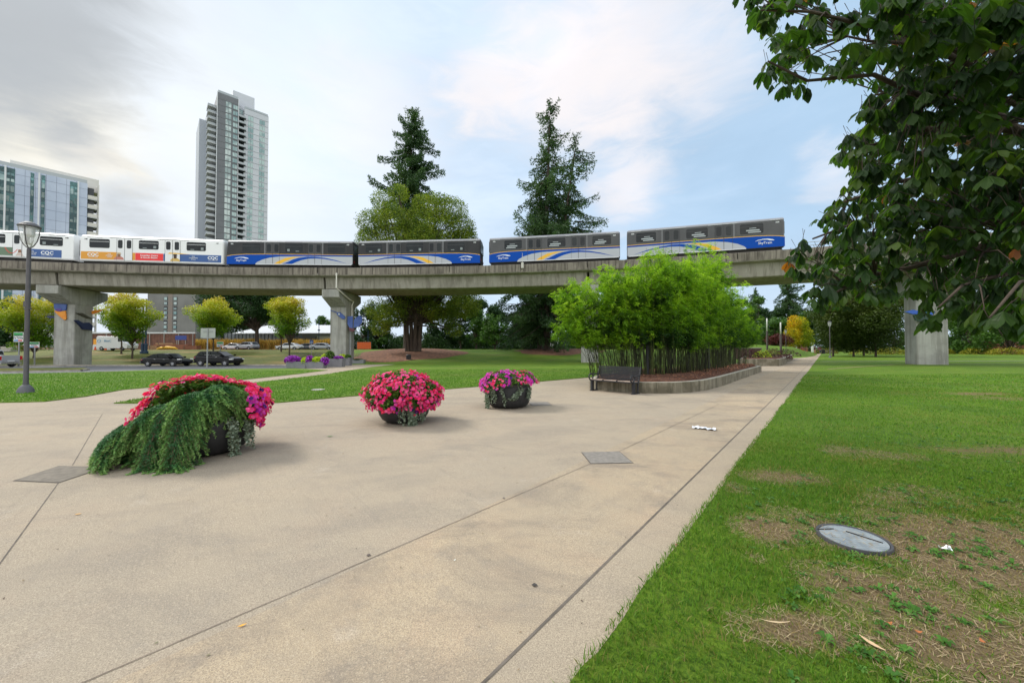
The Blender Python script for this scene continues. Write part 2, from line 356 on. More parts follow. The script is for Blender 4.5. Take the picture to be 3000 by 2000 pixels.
# service plates set in the concrete
for k, (q, lb) in enumerate([([(1704, 1325), (1813, 1322), (1854, 1356), (1731, 1358)], 'square grey service cover set in the plaza right of the middle'),
              ([(40, 1408), (172, 1365), (310, 1368), (172, 1414)], 'grey service cover set in the plaza left of the cedar planter'),
              ([(1548, 1178), (1604, 1177), (1616, 1187), (1558, 1188)], 'small grey service cover in the plaza near the black bowl planters')]):
    P = [gnd(*p) for p in q]; cc = sum(P, Vector())/4
    mb = MB(); mb.add([(p-cc)*1.035+Vector((0, 0, .003)) for p in P], [(3, 2, 1, 0) if k != 1 else (0, 1, 2, 3)])
    t = thing('service_cover', lb, 'cover', cc)
    mb.build('frame', mjoint, t)
    mb = MB(); mb.add([(p-cc)*.985+Vector((0, 0, .007)) for p in P], [(3, 2, 1, 0)]); mb.build('lid', mplate if k != 1 else M('cover_plate_dark', (.23, .205, .17), .9, (.15, .135, .115), .7, 10, spec=.1), t)
# lawns left of the path
L1 = [(-1200, 1190), (0, 1180), (130, 1177), (250, 1162), (360, 1142), (520, 1128), (700, 1114), (870, 1096), (960, 1084.5), (860, 1079), (480, 1083), (250, 1091), (0, 1096), (-1200, 1118)]
L2 = [(333, 1182), (420, 1182), (816, 1180), (1030, 1161), (1311, 1140), (1566, 1119), (1745, 1104), (1840, 1098), (1980, 1086), (2060, 1078), (2060, 1067), (1850, 1062), (1700, 1060.5), (1450, 1061), (1178, 1066), (1083, 1076), (955, 1097), (700, 1127), (420, 1168)]
L1g = [gnd(*p) for p in L1]; L2g = [gnd(*p) for p in L2]
sheet('lawn', L1g, mlawn, .03, .04); sheet('lawn', L2g, mlawn, .03, .04)
# road, its verge island and kerbs
sheet('road', [gnd(*p) for p in [(-1200, 1118), (0, 1096), (250, 1091), (480, 1083), (860, 1079), (905, 1076), (950, 1071.5), (700, 1071), (300, 1072), (0, 1073), (-1200, 1078)]], masph, .012)
ISL = [(-1200, 1100), (0, 1091), (238, 1086), (258, 1084), (243, 1081.5), (0, 1083), (-1200, 1090)]
sheet('verge', [gnd(*p) for p in ISL], mbank, .15, .16)
def curb(name, px, h=.13, wd=.18, mat=None):
    P = [gnd(*p) for p in px]
    for a, b in zip(P[:-1], P[1:]): strip(name, a, b, wd, mat or mcurb, h)
    mb = MB()
    for a, b in zip(P[:-1], P[1:]):
        d = (b-a).normalized(); n = Vector((-d.y, d.x, 0))*wd/2
        for s_ in (-1, 1):
            mb.add([a+n*s_, b+n*s_, b+n*s_+Vector((0, 0, h)), a+n*s_+Vector((0, 0, h))], [(0, 1, 2, 3)])
    struct(mb.build(name, mat or mcurb))
curb('kerb', [(-900, 1099), (0, 1092), (238, 1087), (259, 1084)])
curb('kerb', [(-900, 1077), (0, 1072.5), (300, 1071.5), (700, 1070.5), (950, 1070)])
strip('path', gnd(1150, 1061.5), gnd(1800, 1058.5), .7, mcurb, .05)
# right-hand lawn: a fine grid so its worn patches can follow their own outline
def dryf(x, y):
    n = fbm(x*1.3+3, y*1.3+5); n2_ = fbm(x*.45+11, y*.6+1)
    d = np.zeros_like(n)
    for (px, py, rx, ry, a) in [(2680, 1600, .45, .4, .9), (2890, 1660, .65, .5, .95), (2700, 1780, .5, .3, .85), (2960, 1950, .7, .35, 1.0), (2820, 1560, .8, .6, 1.0), (2500, 1560, .6, .55, .7), (2760, 1480, .7, .5, .65), (2960, 1500, .9, .6, .6), (2330, 1850, .34, .2, .95), (2560, 1750, .5, .4, .6), (2900, 1850, .6, .35, .8), (2250, 1560, .35, .3, .7), (2720, 1950, .5, .25, .55),
                                (2180, 1640, .2, .2, .5), (2140, 1430, .2, .2, .5), (2820, 1320, 1.6, .5, .6), (2550, 1330, 1.0, .4, .5), (2300, 1400, .5, .3, .6), (2870, 1155, 2.6, .5, .6), (2970, 1170, 2.2, .6, .65), (2760, 1220, 1.6, .7, .45), (2400, 1250, .6, .6, .4)]:
        p = gnd(px, py); d = np.maximum(d, a*np.exp(-(((x-p.x)/rx)**2+((y-p.y)/ry)**2)*.7))
    return np.clip(d*1.15+(n-.5)*1.25*np.clip(.35+d, 0, 1)+(n2_-.6)*.5, 0, 1.2)
ss = np.concatenate([np.linspace(-8, 12, 130), np.linspace(12.4, 60, 90), np.linspace(62, 110, 12)]); tt = np.concatenate([np.linspace(0, 10, 90), np.linspace(10.4, 70, 60)])
SS, TT = np.meshgrid(ss, tt)
wob = (fbm(SS*2.2, SS*0+4)-.5)*.10*np.exp(-TT*3)
X_ = E0.x+ED.x*SS+EN.x*(TT+wob); Y_ = E0.y+ED.y*SS+EN.y*(TT+wob); DR = dryf(X_, Y_)
Z_ = TILT*X_+.018+(fbm(X_*1.5, Y_*1.5)-.5)*.035*np.clip(TT*3, 0, 1)*np.clip((14-Y_)/6, .15, 1)
n_ = len(ss); me = bpy.data.meshes.new('lawn')
me.from_pydata(np.stack([X_, Y_, Z_], -1).reshape(-1, 3).tolist(), [], [(j*n_+i, (j+1)*n_+i, (j+1)*n_+i+1, j*n_+i+1)[::-1] for j in range(len(tt)-1) for i in range(n_-1)])
a = me.attributes.new('dry', 'FLOAT', 'POINT'); a.data.foreach_set('value', DR.reshape(-1).astype(np.float32))
me.polygons.foreach_set('use_smooth', [True]*len(me.polygons))
struct(mesh_obj('lawn', me, mlawn_near))
strip('path', gnd(2405, 1060), gnd(3400, 1056.5), .55, mcurb, .045)
strip('worn_track', gnd(2425, 1082), gnd(2620, 1068), .35, M('worn_grass', (.24, .20, .08), .95, (.1, .16, .03), .8, 1.5), .03)
strip('worn_track', gnd(2620, 1068), gnd(3100, 1064.5), .4, MATS['worn_grass'], .03)
# grass blades -------------------------------------------------------------
mblade = M('grass_blades', (.1, .2, .02), .6, acols=[(.36, .27, .13), (.31, .26, .09), (.19, .25, .04), (.12, .24, .024), (.075, .19, .02), (.18, .33, .035)], trans=.35, spec=.3)
mblade.node_tree.nodes['Principled BSDF'].inputs['Specular IOR Level'].default_value = .25
def blades(name, X, Y, Z, H, W, var, mat=None, lean=.45):
    N = len(X); az = rng.uniform(0, 2*pi, N); P = np.stack([X, Y, Z], 1)
    s = np.stack([np.cos(az), np.sin(az), np.zeros(N)], 1)*(W*.5)[:, None]
    l1 = np.stack([rng.normal(size=N)*lean, rng.normal(size=N)*lean, np.ones(N)], 1)*H[:, None]
    tip = P+l1; mid = P+l1*np.array([.35, .35, .6])
    Q = np.stack([P-s, P+s, mid+s*.7, tip, mid-s*.7], 1)
    return quads(name, Q, mat or mblade, None, var)
def lawn_scatter(n, s0, s1, t0, t1, pw=1.0):
    s = s0+(s1-s0)*rng.random(n)**pw; t = t0+(t1-t0)*rng.random(n)
    x = E0.x+ED.x*s+EN.x*t; y = E0.y+ED.y*s+EN.y*t
    k = (y > 1.3) & (np.abs(x/y) < 1.5) & (y < 22); return x[k], y[k], t[k]
def lz(x, y, t): return TILT*x+.018+(fbm(x*1.5, y*1.5)-.5)*.035*np.clip(t*3, 0, 1)*np.clip((14-y)/6, .15, 1)
mhc = gnd(2499, 1590)
def blade_set(n, s0, s1, t1, hs, ws, pw=1., fade=None):
    x, y, t = lawn_scatter(n, s0, s1, -.03, t1, pw)
    sv = (x-E0.x)*ED.x+(y-E0.y)*ED.y
    if fade: k = rng.random(len(x)) < np.clip((sv-fade[0])/(fade[1]-fade[0]), 0, 1); x, y, t = x[k], y[k], t[k]
    d = dryf(x, y)+rng.normal(size=len(x))*.16
    keep = (rng.random(len(x)) > np.clip(d*.75-.15, 0, .36)) & (np.hypot(x-mhc.x-.03, (y-mhc.y)) > .245)
    x, y, t, d = x[keep], y[keep], t[keep], d[keep]
    tall = .65+.7*fbm(x*1.1+9, y*1.1); H = hs*tall*rng.uniform(.5, 1.35, len(x)); H[d > .6] *= .5
    gr = rng.random(len(x)) < .3; v = np.clip(.94-np.where(gr, d*.35, d*.95)+rng.normal(size=len(x))*.2-.7*np.clip(fbm(x*.9+4, y*1.3+2)-.47, 0, .4)-.25*(fbm(x*3, y*3)-.5), 0, 1)
    yy = fbm(x*.8+20, y*.8+3); v = np.where((yy > .58) & (d < .5), v*.72, v)
    return x, y, t, H, np.full(len(x), ws)*rng.uniform(.7, 1.3, len(x)), v
parts_ = [blade_set(300000, -3, 8, 6.5, .040, .0055, 1., (8, 3.5)), blade_set(210000, 2.5, 20, 22, .036, .012, 1.1, (2.5, 7)), blade_set(60000, 14, 34, 30, .045, .03, 1., (14, 20))]
cat_ = [np.concatenate(k) for k in zip(*parts_)]
x, y, t, H, W, v = cat_
tag(blades('grass', x, y, lz(x, y, t)-.004, H, W, v), kind='stuff')
# grass on the two left lawns
def inpoly(x, y, poly):
    r = np.zeros(len(x), bool); n = len(poly)
    for i in range(n):
        x0, y0 = poly[i][0], poly[i][1]; x1, y1 = poly[(i+1) % n][0], poly[(i+1) % n][1]
        if y0 == y1: continue
        r ^= ((y0 > y) != (y1 > y)) & (x < (x1-x0)*(y-y0)/(y1-y0)+x0)
    return r
gx = rng.uniform(-45, 20, 330000); gy = rng.uniform(10, 30, 330000); k = (np.abs(gx/gy) < 1.45) & (rng.random(len(gx)) < np.clip(14/gy, 0, 1)**1.5)
gx, gy = gx[k], gy[k]; k = inpoly(gx, gy, L1g) | inpoly(gx, gy, L2g); gx, gy = gx[k], gy[k]
tag(blades('grass', gx, gy, TILT*gx+.028, rng.uniform(.02, .065, len(gx)), .022*rng.uniform(.7, 1.4, len(gx)), np.clip(.82+.3*(fbm(gx*.5, gy*.5)-.5)+rng.normal(size=len(gx))*.1, 0, 1)), kind='stuff')
# dry straw lying about on the worn patches
x, y, t = lawn_scatter(80000, -3, 7, .05, 5.2); d = dryf(x, y); k = (d > .42) & (rng.random(len(x)) < .9); x, y, t = x[k], y[k], t[k]
az = rng.uniform(0, pi, len(x)); L = rng.uniform(.02, .09, len(x)); dz = rng.uniform(-.004, .012, len(x))
a1 = np.stack([np.cos(az)*L, np.sin(az)*L, dz], 1)*.5; b1 = np.stack([-np.sin(az), np.cos(az), np.zeros(len(x))], 1)*(rng.uniform(.0008, .0018, len(x)))[:, None]
P = np.stack([x, y, lz(x, y, t)+.008], 1)
tag(quads('straw', np.stack([P-a1-b1, P+a1-b1, P+a1+b1, P-a1+b1], 1), M('straw', (.4, .3, .17), .8, acols=[(.13, .085, .05), (.27, .19, .11), (.42, .33, .19), (.20, .19, .07)]), None, rng.random(len(x))), kind='stuff')
# broad-leaved weeds (rosettes) in the worn ground
mweed = M('weed_leaves', (.05, .14, .03), .5, acols=[(.035, .11, .015), (.07, .18, .025), (.13, .27, .05)], trans=.2, spec=.3)
W_ = []; 
for (px, py, n, sp) in [(2870, 1640, 26, .24), (2800, 1600, 20, .2), (2720, 1640, 10, .13), (2520, 1660, 8, .12), (2440, 1540, 22, .26), (2380, 1600, 18, .2), (2640, 1790, 18, .16), (2720, 1830, 14, .14), (2560, 1920, 12, .1), (2580, 1960, 8, .08), (2870, 1520, 10, .2), (2680, 1500, 16, .28), (2570, 1535, 8, .12), (2860, 1450, 18, .35), (2960, 1480, 18, .35),
                        (2980, 1700, 12, .2), (2360, 1770, 12, .12), (2930, 1570, 8, .15), (2200, 1500, 10, .22), (2300, 1440, 14, .35), (2650, 1440, 16, .4), (2420, 1700, 8, .2)]:
    p = gnd(px, py)
    for _ in range(int(n*.9)): W_.append((p.x+random.gauss(0, sp), p.y+random.gauss(0, sp*.7)))
for _ in range(900):
    s = random.uniform(.5, 16); t = random.uniform(.3, 12); q = E_(s, t)
    if fbm(np.array([q[0]*.7]), np.array([q[1]*.7]))[0] > .46: W_.append(q)
Q = []; V_ = []
for (x, y) in W_:
    if math.hypot(x-mhc.x, y-mhc.y) < .26: continue
    z = TILT*x+.025; r = random.uniform(.02, .055); a0 = random.random()*6
    for k in range(random.randint(5, 9)):
        a = a0+k*2.4; d = Vector((cos(a), sin(a), 0)); s_ = Vector((-sin(a), cos(a), 0)); l = r*random.uniform(.6, 1.2); up = random.uniform(.15, .7)*l
        c0 = Vector((x, y, z)); c1 = c0+d*l*.55+Vector((0, 0, up)); c2 = c0+d*l+Vector((0, 0, up*.55)); wd = l*random.uniform(.17, .3); vv = random.random()
        Q += [[c0, c1+s_*wd, c2, c1], [c0, c1, c2, c1-s_*wd]]; V_ += [vv, vv*.8]
tag(quads('weeds', np.array([[list(p) for p in q] for q in Q]), mweed, None, V_), kind='stuff')
# ================================================================== elevated guideway and train
GC = Vector((-21.527, -98.958)); GR = 142.278; GTOP = 11.0
def arc(deg, off, z=0): a = radians(deg); return Vector((GC.x+(GR+off)*sin(a), GC.y+(GR+off)*cos(a), z))
mgw = M('guideway_concrete', (.33, .31, .265), .9, (.24, .225, .19), .8, .35, streak=(2.2, .6, (.13, .115, .09)), bump=.25, bscale=6)
mpar = M('parapet_concrete', (.27, .24, .20), .92, (.17, .15, .125), .9, .5, streak=(4.5, .85, (.065, .055, .045)), bump=.3, bscale=6)
mpier = M('pier_concrete', (.40, .40, .36), .88, (.26, .26, .24), .85, .55, streak=(2.6, .45, (.13, .12, .10)), bump=.25, bscale=5)
mpipe = M('pipe_metal', (.45, .45, .43), .5)
mdark = M('dark_gap', (.02, .018, .016), .9)
BR_ = [-60, -10.25, 0.1, 6.0, 12.0, 18.2, 60]      # beam joints (degrees along the curve)
def sweep(mb, prof, a0, a1, step=.75, mi=0):
    n = max(2, int(abs(a1-a0)/step)+1); As = [a0+(a1-a0)*i/(n-1) for i in range(n)]; k = len(prof)
    vs = [arc(a, u, z) for a in As for u, z in prof]
    fs = [(i*k+j, (i+1)*k+j, (i+1)*k+(j+1) % k, i*k+(j+1) % k) for i in range(n-1) for j in range(k)]
    fs += [tuple(range(k))[::-1], tuple((n-1)*k+j for j in range(k))][::1]
    mb.add(vs, fs, mi)
z = GTOP
def gwthing(): return thing('elevated_guideway', 'long curved weathered concrete railway viaduct crossing the whole park', 'viaduct', (0, 0, 0))
gw = gwthing()
mb = MB()
for a0, a1 in ((-60, -11.55), (-11.45, -.25), (-.15, 12.0), (12.1, 23.6), (23.7, 60)):
    sweep(mb, [(.62, z-1.0), (.78, z-2.28), (.90, z-2.36), (6.35, z-2.36), (6.45, z-2.28), (6.6, z-1.0)], a0, a1)
mb.build('beam', mgw, gw)
mb = MB()
sweep(mb, [(-.02, z-.86), (.0, z-.9), (.35, z-.98), (.62, z-1.0), (6.6, z-1.0), (6.9, z-.98), (7.22, z-.9), (7.22, z-.62), (7.0, z-.55), (.22, z-.55), (.0, z-.62)], -60, 60)
mb.build('deck', mgw, gw)
mb = MB()
for a0, a1 in ((-60, -6.1), (-6.07, -.42), (-.36, 5.8), (5.83, 9.1), (9.13, 12.0), (12.03, 17.8), (17.83, 60)):
    sweep(mb, [(-.05, z-.82), (-.05, z-.03), (-.02, z), (.2, z), (.23, z-.03), (.23, z-.6), (-.02, z-.6)], a0, a1)
    sweep(mb, [(7.27, z-.82), (7.0, z-.6), (7.0, z), (7.25, z)], a0, a1)
mb.build('parapet', mpar, gw)
mb = MB()
for off in (1.55, 2.98, 4.6, 6.05): sweep(mb, [(off, z-.55), (off, z-.4), (off+.08, z-.4), (off+.08, z-.55)], -45, 45, 1.5)
mb.build('rail', M('rail_steel', (.12, .09, .07), .6, metal=.6), gw)
# walkway handrail on the right stretch
for a in [15+1.4*i for i in range(12)]:
    pass
mb = MB()
for a in [19.9+1.35*i for i in range(10)]: mb.tube([arc(a, .35, z-.5), arc(a, .35, z+.62)], .035, 6)
for hh in (.3, .6): mb.tube([arc(19.9+.6*i, .35, z+hh) for i in range(21)], .028, 6)
mb.build('handrail', M('rail_grey', (.35, .36, .38), .5), gw)
# small lineside mast
mb = MB(); mb.box(-.14, .14, -.1, .1, -.35, .25, ch=.02); mb.tube([(0, 0, .25), (0, 0, 1.35)], [.03, .015], 6)
o = mb.build('signal_post', M('mast_paint', (.55, .53, .48), .6)); o.location = arc(9.18, -.15, GTOP-.1); tag(o, 'thin lineside mast with a small box on the viaduct edge', 'post')
# piers
def pier(deg, label, w=1.95, d=2.35, base=None, foot=0):
    c0 = arc(deg, 3.6); gz = float(terr(c0.x, c0.y)) if base is None else base
    t = thing('viaduct_pier', label, 'pier', (c0.x, c0.y, gz), -radians(deg), 'concrete piers carrying the viaduct')
    top = GTOP-2.42-gz; h = top-1.88
    mb = MB(); mb.box(-w/2, w/2, -d/2, d/2, -.6, h+.01, ch=.05); mb.build('column', mpier, t)
    mb = MB(); L = 3.2
    mb2 = [(-L, h+.98), (-d/2, h), (d/2, h), (L, h+.98), (L, top), (-L, top)]
    n = len(mb2); hw = w*.5+.02
    vs = [(-hw, a, b) for a, b in mb2]+[(hw, a, b) for a, b in mb2]
    mb.add(vs, [tuple(range(n))[::-1], tuple(range(n, 2*n))]+[(i, (i+1) % n, n+(i+1) % n, n+i) for i in range(n)])
    mb.build('crosshead', mpier, t, bevel=.03)
    for yy in (-1.9, 1.9): mb = MB(); mb.box(-.4, .4, yy-.3, yy+.3, top-.02, top+.14); mb.build('bearing', mdark, t)
    return t
pier(-11.75, 'concrete pier beside the road at the left, blue and orange shapes hung on it')
p2 = pier(.13, 'concrete pier behind the grey planters, white drain pipe down its side')
pier(12.1, 'concrete pier half hidden behind the left end of the bamboo')
pier(24.0, 'concrete pier on the right lawn under the chestnut leaves, pale and rust stained', 2.1, 1.95)
# drain pipe on pier two
t2 = p2.matrix_basis
def p2l(x, y, z_): return (x, y, z_)
hh = GTOP-2.42-p2.location.z-1.88
mb = MB(); mb.tube([(1.0, -3.85, hh+3.6), (1.0, -3.85, hh+1.95), (1.1, -3.3, hh+1.7), (1.32, -1.0, hh+.95), (1.33, .1, hh+.85), (1.12, .1, hh+.4), (1.12, .1, 4.0)], .075, 8)
mb.tube([(1.0, -3.85, hh+3.4), (1.0, -3.85, hh+3.65)], .1, 8)
mb.build('drain_pipe', M('pipe_white', (.68, .66, .6), .5), p2)
mb = MB(); mb.box(.99, 1.24, -.35, .5, .05, 4.05, ch=.02); o = mb.build('cable_cover', M('galvanised', (.36, .38, .38), .45, (.28, .3, .3), .6, 2, metal=.4), p2)
# painted metal shapes (wall art) hung on the piers
def art(name, label, loc, rz, parts, cat='wall art'):
    t = thing(name, label, cat, loc, rz, 'painted metal shapes hung on the piers')
    for nm, pts, mat, th in parts:
        mb = MB(); mb.xz(pts, -th, 0); mb.build(nm, mat, t, bevel=.01)
    return t
mb_ = M('art_blue', (.03, .07, .26), .45, (.07, .13, .36), .7, 2); mo_ = M('art_orange', (.72, .22, .02), .5, (.8, .35, .03), .7, 3); mp_ = M('art_purple', (.10, .05, .25), .5)
md_ = M('art_navy', (.012, .02, .08), .4); mw_ = M('art_pale', (.5, .55, .5), .5); mr_ = M('art_dark_red', (.10, .03, .04), .5)
def pl(deg, x, y, z_): c = arc(deg, 3.6); a = radians(deg); return (c.x+x*cos(a)+y*sin(a), c.y-x*sin(a)+y*cos(a), z_)
d1 = -11.75
art('wall_art', 'blue disc over an orange flame shape hung high on the left pier', pl(d1, -.55, -1.22, 3.75), -radians(d1), [
    ('blue_disc', [(-.3, 3.0), (.85, 2.95), (.8, 2.3), (.3, 2.1), (-.1, 2.2), (-.3, 2.5)], mb_, .14),
    ('purple_patch', [(-.1, 2.45), (.4, 2.45), (.4, 2.15), (-.0, 2.15)], mp_, .18),
    ('orange_flame', [(-.3, 2.2), (.1, 2.12), (.75, 2.2), (.85, 1.3), (.7, 1.15), (.45, 1.35), (0, 1.8)], mo_, .12)])
art('wall_art', 'navy fish-like shape hung on the shaded side of the left pier', pl(d1, 1.0, -.5, 3.9), -radians(d1)+pi/2, [
    ('navy_body', [(-.9, 1.0), (-.5, 1.05), (.1, .75), (.9, .85), (1.4, .5), (1.3, -.05), (.2, 0), (-.3, .5)], md_, .2),
    ('dark_fin', [(-.7, 1.85), (.1, 1.9), (1.5, 1.3), (.8, 1.35), (-.2, 1.65)], M('art_brown', (.06, .05, .03), .5), .14)])
art('wall_art', 'small orange leaf shape at the right edge of the left pier', pl(d1, 1.0, 1.1, 4.6), -radians(d1), [
    ('orange_leaf', [(-.2, 1.4), (.2, 1.7), (1.1, 1.75), (.6, 1.4), (.1, 1.2)], mo_, .14)])
art('wall_art', 'navy paddle blade sticking out from the left side of the left pier', pl(d1, -1.0, -.6, 4.3), -radians(d1), [
    ('navy_blade', [(-1.1, 1.0), (-.9, 1.12), (0, 1.1), (0, .8), (-.7, .85)], md_, .14)])
d2 = .13
art('wall_art', 'slim blue paddle fixed slantwise on the front of the middle pier', pl(d2, 0, -1.2, 4.05), -radians(d2), [
    ('handle', [(-.95, 2.25), (-.9, 2.3), (-.1, 2.05), (-.05, 1.9)], mb_, .08), ('blade', [(-.15, 1.98), (.25, 2.05), (.85, 1.55), (.88, 1.25), (.55, 1.2), (-.05, 1.7)], mb_, .14),
    ('pale_mark', [(.05, 1.85), (.2, 1.92), (.3, 1.78), (.15, 1.66)], mw_, .17)])
art('wall_art', 'blue split oval with dark red base on the side of the middle pier', pl(d2, .95, -.9, 3.1), -radians(d2), [
    ('left_half', [(.1, 2.5), (.75, 2.55), (.75, 1.0), (.35, 1.1), (.1, 1.6)], mb_, .12), ('right_half', [(.85, 1.1), (1.5, 1.25), (1.9, 1.8), (1.85, 2.5), (1.5, 2.6), (.9, 2.1)], mb_, .12),
    ('red_base', [(.25, 1.15), (.8, 1.05), (1.1, .85), (.7, .6), (.35, .75)], mr_, .14)])
d4 = 24.0
art('wall_art', 'bright blue fish shape with dark green belly on the right pier', pl(d4, -1.0, -1.12, 3.9), -radians(d4), [
    ('blue_back', [(-1.0, 1.1), (-.4, 1.25), (.1, 1.1), (.7, 1.25), (1.05, 1.0), (.9, .75), (-.4, .85)], M('art_bright_blue', (.02, .10, .5), .3), .3),
    ('green_belly', [(-.35, .8), (.9, .72), (.9, .35), (.4, .1), (-.2, .3)], M('art_green', (.015, .05, .035), .4), .22)])
# ------------------------------------------------------------------ train cars
mwhite = M('car_white', (.80, .81, .82), .35, coat=.3); mgrey = M('car_charcoal', (.034, .034, .037), .5, (.05, .05, .054), .5, 1, spec=.25); mlt = M('car_silver', (.47, .49, .53), .45, spec=.3)
mdoorg = M('door_charcoal', (.075, .075, .08), .5, spec=.25); mroofg = M('roof_grey', (.26, .26, .28), .45); mroofw = M('roof_white', (.78, .79, .80), .4)
mblue = M('livery_blue', (.004, .07, .40), .55, spec=.12); myel = M('livery_yellow', (.85, .47, .02), .4); mglass = M('car_glass', (.008, .011, .013), .12, (.025, .033, .034), .6, .7, spec=.3)
mdoorw = M('door_white', (.76, .77, .785), .4); mchas = M('chassis', (.022, .019, .017), .8); mlet = M('lettering_white', (.85, .87, .9), .5); mstrip = M('drip_rail', (.66, .68, .7), .4)
mor = M('ad_orange', (.70, .31, .025), .45); mred = M('ad_red', (.80, .03, .03), .45); mnavy = M('ad_navy', (.035, .10, .30), .45); mgreen = M('ad_green', (.13, .20, .13), .45)
mskin = M('ad_skin', (.25, .12, .07), .6); mshirt = M('ad_shirt', (.62, .42, .12), .6); mseam = M('seam', (.05, .05, .055), .6); mint2 = M('painted_sky_glimpse', (.42, .46, .48), .3); mint = M('painted_window_reflection', (.22, .26, .26), .3)
def text_mesh(name, s, size, mat, parent, loc, rot=(pi/2, 0, 0), ext=.006, align='CENTER', bold=0.0, sx=1.0):
    cu = bpy.data.curves.new(name, 'FONT'); cu.body = s; cu.size = size; cu.extrude = ext; cu.align_x = align; cu.align_y = 'CENTER'; cu.resolution_u = 2; cu.offset = bold
    tmp = bpy.data.objects.new('tmp', cu); COL.objects.link(tmp); me = bpy.data.meshes.new_from_object(tmp)
    bpy.data.objects.remove(tmp); bpy.data.curves.remove(cu)
    o = mesh_obj(name, me, mat, parent); o.location = loc; o.rotation_euler = rot; o.scale = (sx, 1, 1); return o
CL, CW, CH = 14.72, 2.5, 3.0
def traincar(kind, mirror, tone=0):
    """side facing -y is the one seen; x runs left to right as seen; mirror puts the cab end at the right"""
    t = thing('train_car', '', 'train car')
    fx = (lambda u: (CL*(.5-u) if mirror else CL*(u-.5)))
    blue = kind == 'blue'; y0 = -CW/2
    mgrey = (M('car_charcoal', (.034, .034, .037)), M('car_charcoal_painted_sheen', (.085, .085, .09), .45, (.11, .11, .115), .5, 1, spec=.3))[tone]  # right-hand cars: charcoal lightened, sky reflection painted into the colour
    body = mgrey if blue else mwhite
    # cross-section extruded along x, cab end drawn in slightly
    sec = [(-1.19, 0), (-1.25, .12), (-1.25, 2.55), (-1.20, 2.72), (-1.02, 2.86), (1.02, 2.86), (1.20, 2.72), (1.25, 2.55), (1.25, .12), (1.19, 0)]
    def lay(mb, us, mi, zlo=None):
        pass
    cab = .014 if blue else .006
    st = [(0 if not blue else .004, .90, .06), (cab, 1.0, 0), (.995, 1.0, 0), (1.0, .97, .02)]
    mb = MB(); k = len(sec); vs = []
    for u, s_, dz in st: vs += [(fx(u), yy*s_, zz*(1-dz*.5)+dz*.5) for yy, zz in sec]
    fs = []
    for i in range(len(st)-1):
        for j in range(k):
            q = (i*k+j, i*k+(j+1) % k, (i+1)*k+(j+1) % k, (i+1)*k+j); fs.append(q if mirror else q[::-1])
    fs += [tuple(range(k)), tuple((len(st)-1)*k+j for j in range(k))[::-1]] if not mirror else [tuple(range(k))[::-1], tuple((len(st)-1)*k+j for j in range(k))]
    mb.add(vs, fs); mb.build('body', body, t)
    mb = MB(); a, b = sorted((fx(.006), fx(.994)))
    n = len(sec); rs = [(-1.24, 2.66), (-1.2, 2.80), (-1.0, 2.95), (-.5, 3.0), (.5, 3.0), (1.0, 2.95), (1.2, 2.80), (1.24, 2.66)]
    mb.add([(a, p[0], p[1]) for p in rs]+[(b, p[0], p[1]) for p in rs], [tuple(range(8))[::-1], tuple(range(8, 16))]+[(i, (i+1) % 8, 8+(i+1) % 8, 8+i) for i in range(8)])
    mb.build('roof', mroofg if blue else mroofw, t, bevel=.03)
    mb = MB(); mb.box(a+.15, b-.15, -1.05, 1.05, -.42, .01); 
    for uu in (.14, .2, .8, .86):
        for sy in (-1, 1): mb.lathe([(.0, -.0), (.0, 0)], 4); mb.box(fx(uu)-.45, fx(uu)+.45, sy*.75-.12, sy*.75+.12, -.9, -.2, ch=.08)
    for uu in (.3, .45, .62, .72): mb.box(fx(uu)-.5, fx(uu)+.5, -1.12, -.5, -.36, -.05, ch=.04)
    mb.build('underframe', mchas, t)
    mb = MB(); ce = b if mirror is False else a
    for xe in (a, b): mb.tube([(xe-.1, 0, .12), (xe+.1, 0, .12)], .16, 8)
    mb = MB(); mb.box(a-.24, a+.02, -.12, .12, -.18, .02); mb.build('coupler', mchas, t); mb = MB(); mb.box(b-.02, b+.24, -.12, .12, -.18, .02); mb.build('coupler', mchas, t)
    def poly(name, pts, mat, off=.004, th=.01, parent=t):
        P = [(fx(u), z_) for u, z_ in pts]
        ar = sum(P[i][0]*P[(i+1) % len(P)][1]-P[(i+1) % len(P)][0]*P[i][1] for i in range(len(P)))
        if ar < 0: P = P[::-1]
        mb = MB(); mb.xz(P, y0-off-th, y0-off+.006); return mb.build(name, mat, parent)
    def rect(u0, u1, z0, z1): return [(u0, z0), (u1, z0), (u1, z1), (u0, z1)]
    def rrect(u0, u1, z0, z1, r=.12):
        q = r/CL; return [(u0+q, z0), (u1-q, z0), (u1, z0+r), (u1, z1-r), (u1-q, z1), (u0+q, z1), (u0, z1-r), (u0, z0+r)]
    if blue:
        yl = [(0.0, 1.0), (.04, 1.10), (.09, 1.18), (.16, 1.235), (.3, 1.26), (.6, 1.26), (1., 1.24)]
        # silver lower side
        poly('silver_panel', [(.225, .1), (.24, .30), (.28, .6), (.34, .85), (.42, 1.0), (.6, 1.05), (.997, 1.04), (.997, .1)], mlt, .002)
        poly('blue_band', [(.004, .06), (.225, .06), (.24, .30), (.28, .6), (.34, .85), (.42, 1.0), (.6, 1.05), (.997, 1.06)]+[(u, z_-.02) for u, z_ in yl[::-1][:-1]]+[(.004, .98)], mblue, .005)
        poly('yellow_line', [(u if i else .004, z_-.02) for i, (u, z_) in enumerate(yl)]+[(u if u else .004, z_+.035) for u, z_ in yl[::-1]], myel, .008)
        poly('yellow_swoosh', [(.375, .12), (.425, .12), (.46, .40), (.505, .70), (.555, .90), (.60, .985), (.53, .97), (.465, .82), (.41, .45)], myel, .008)
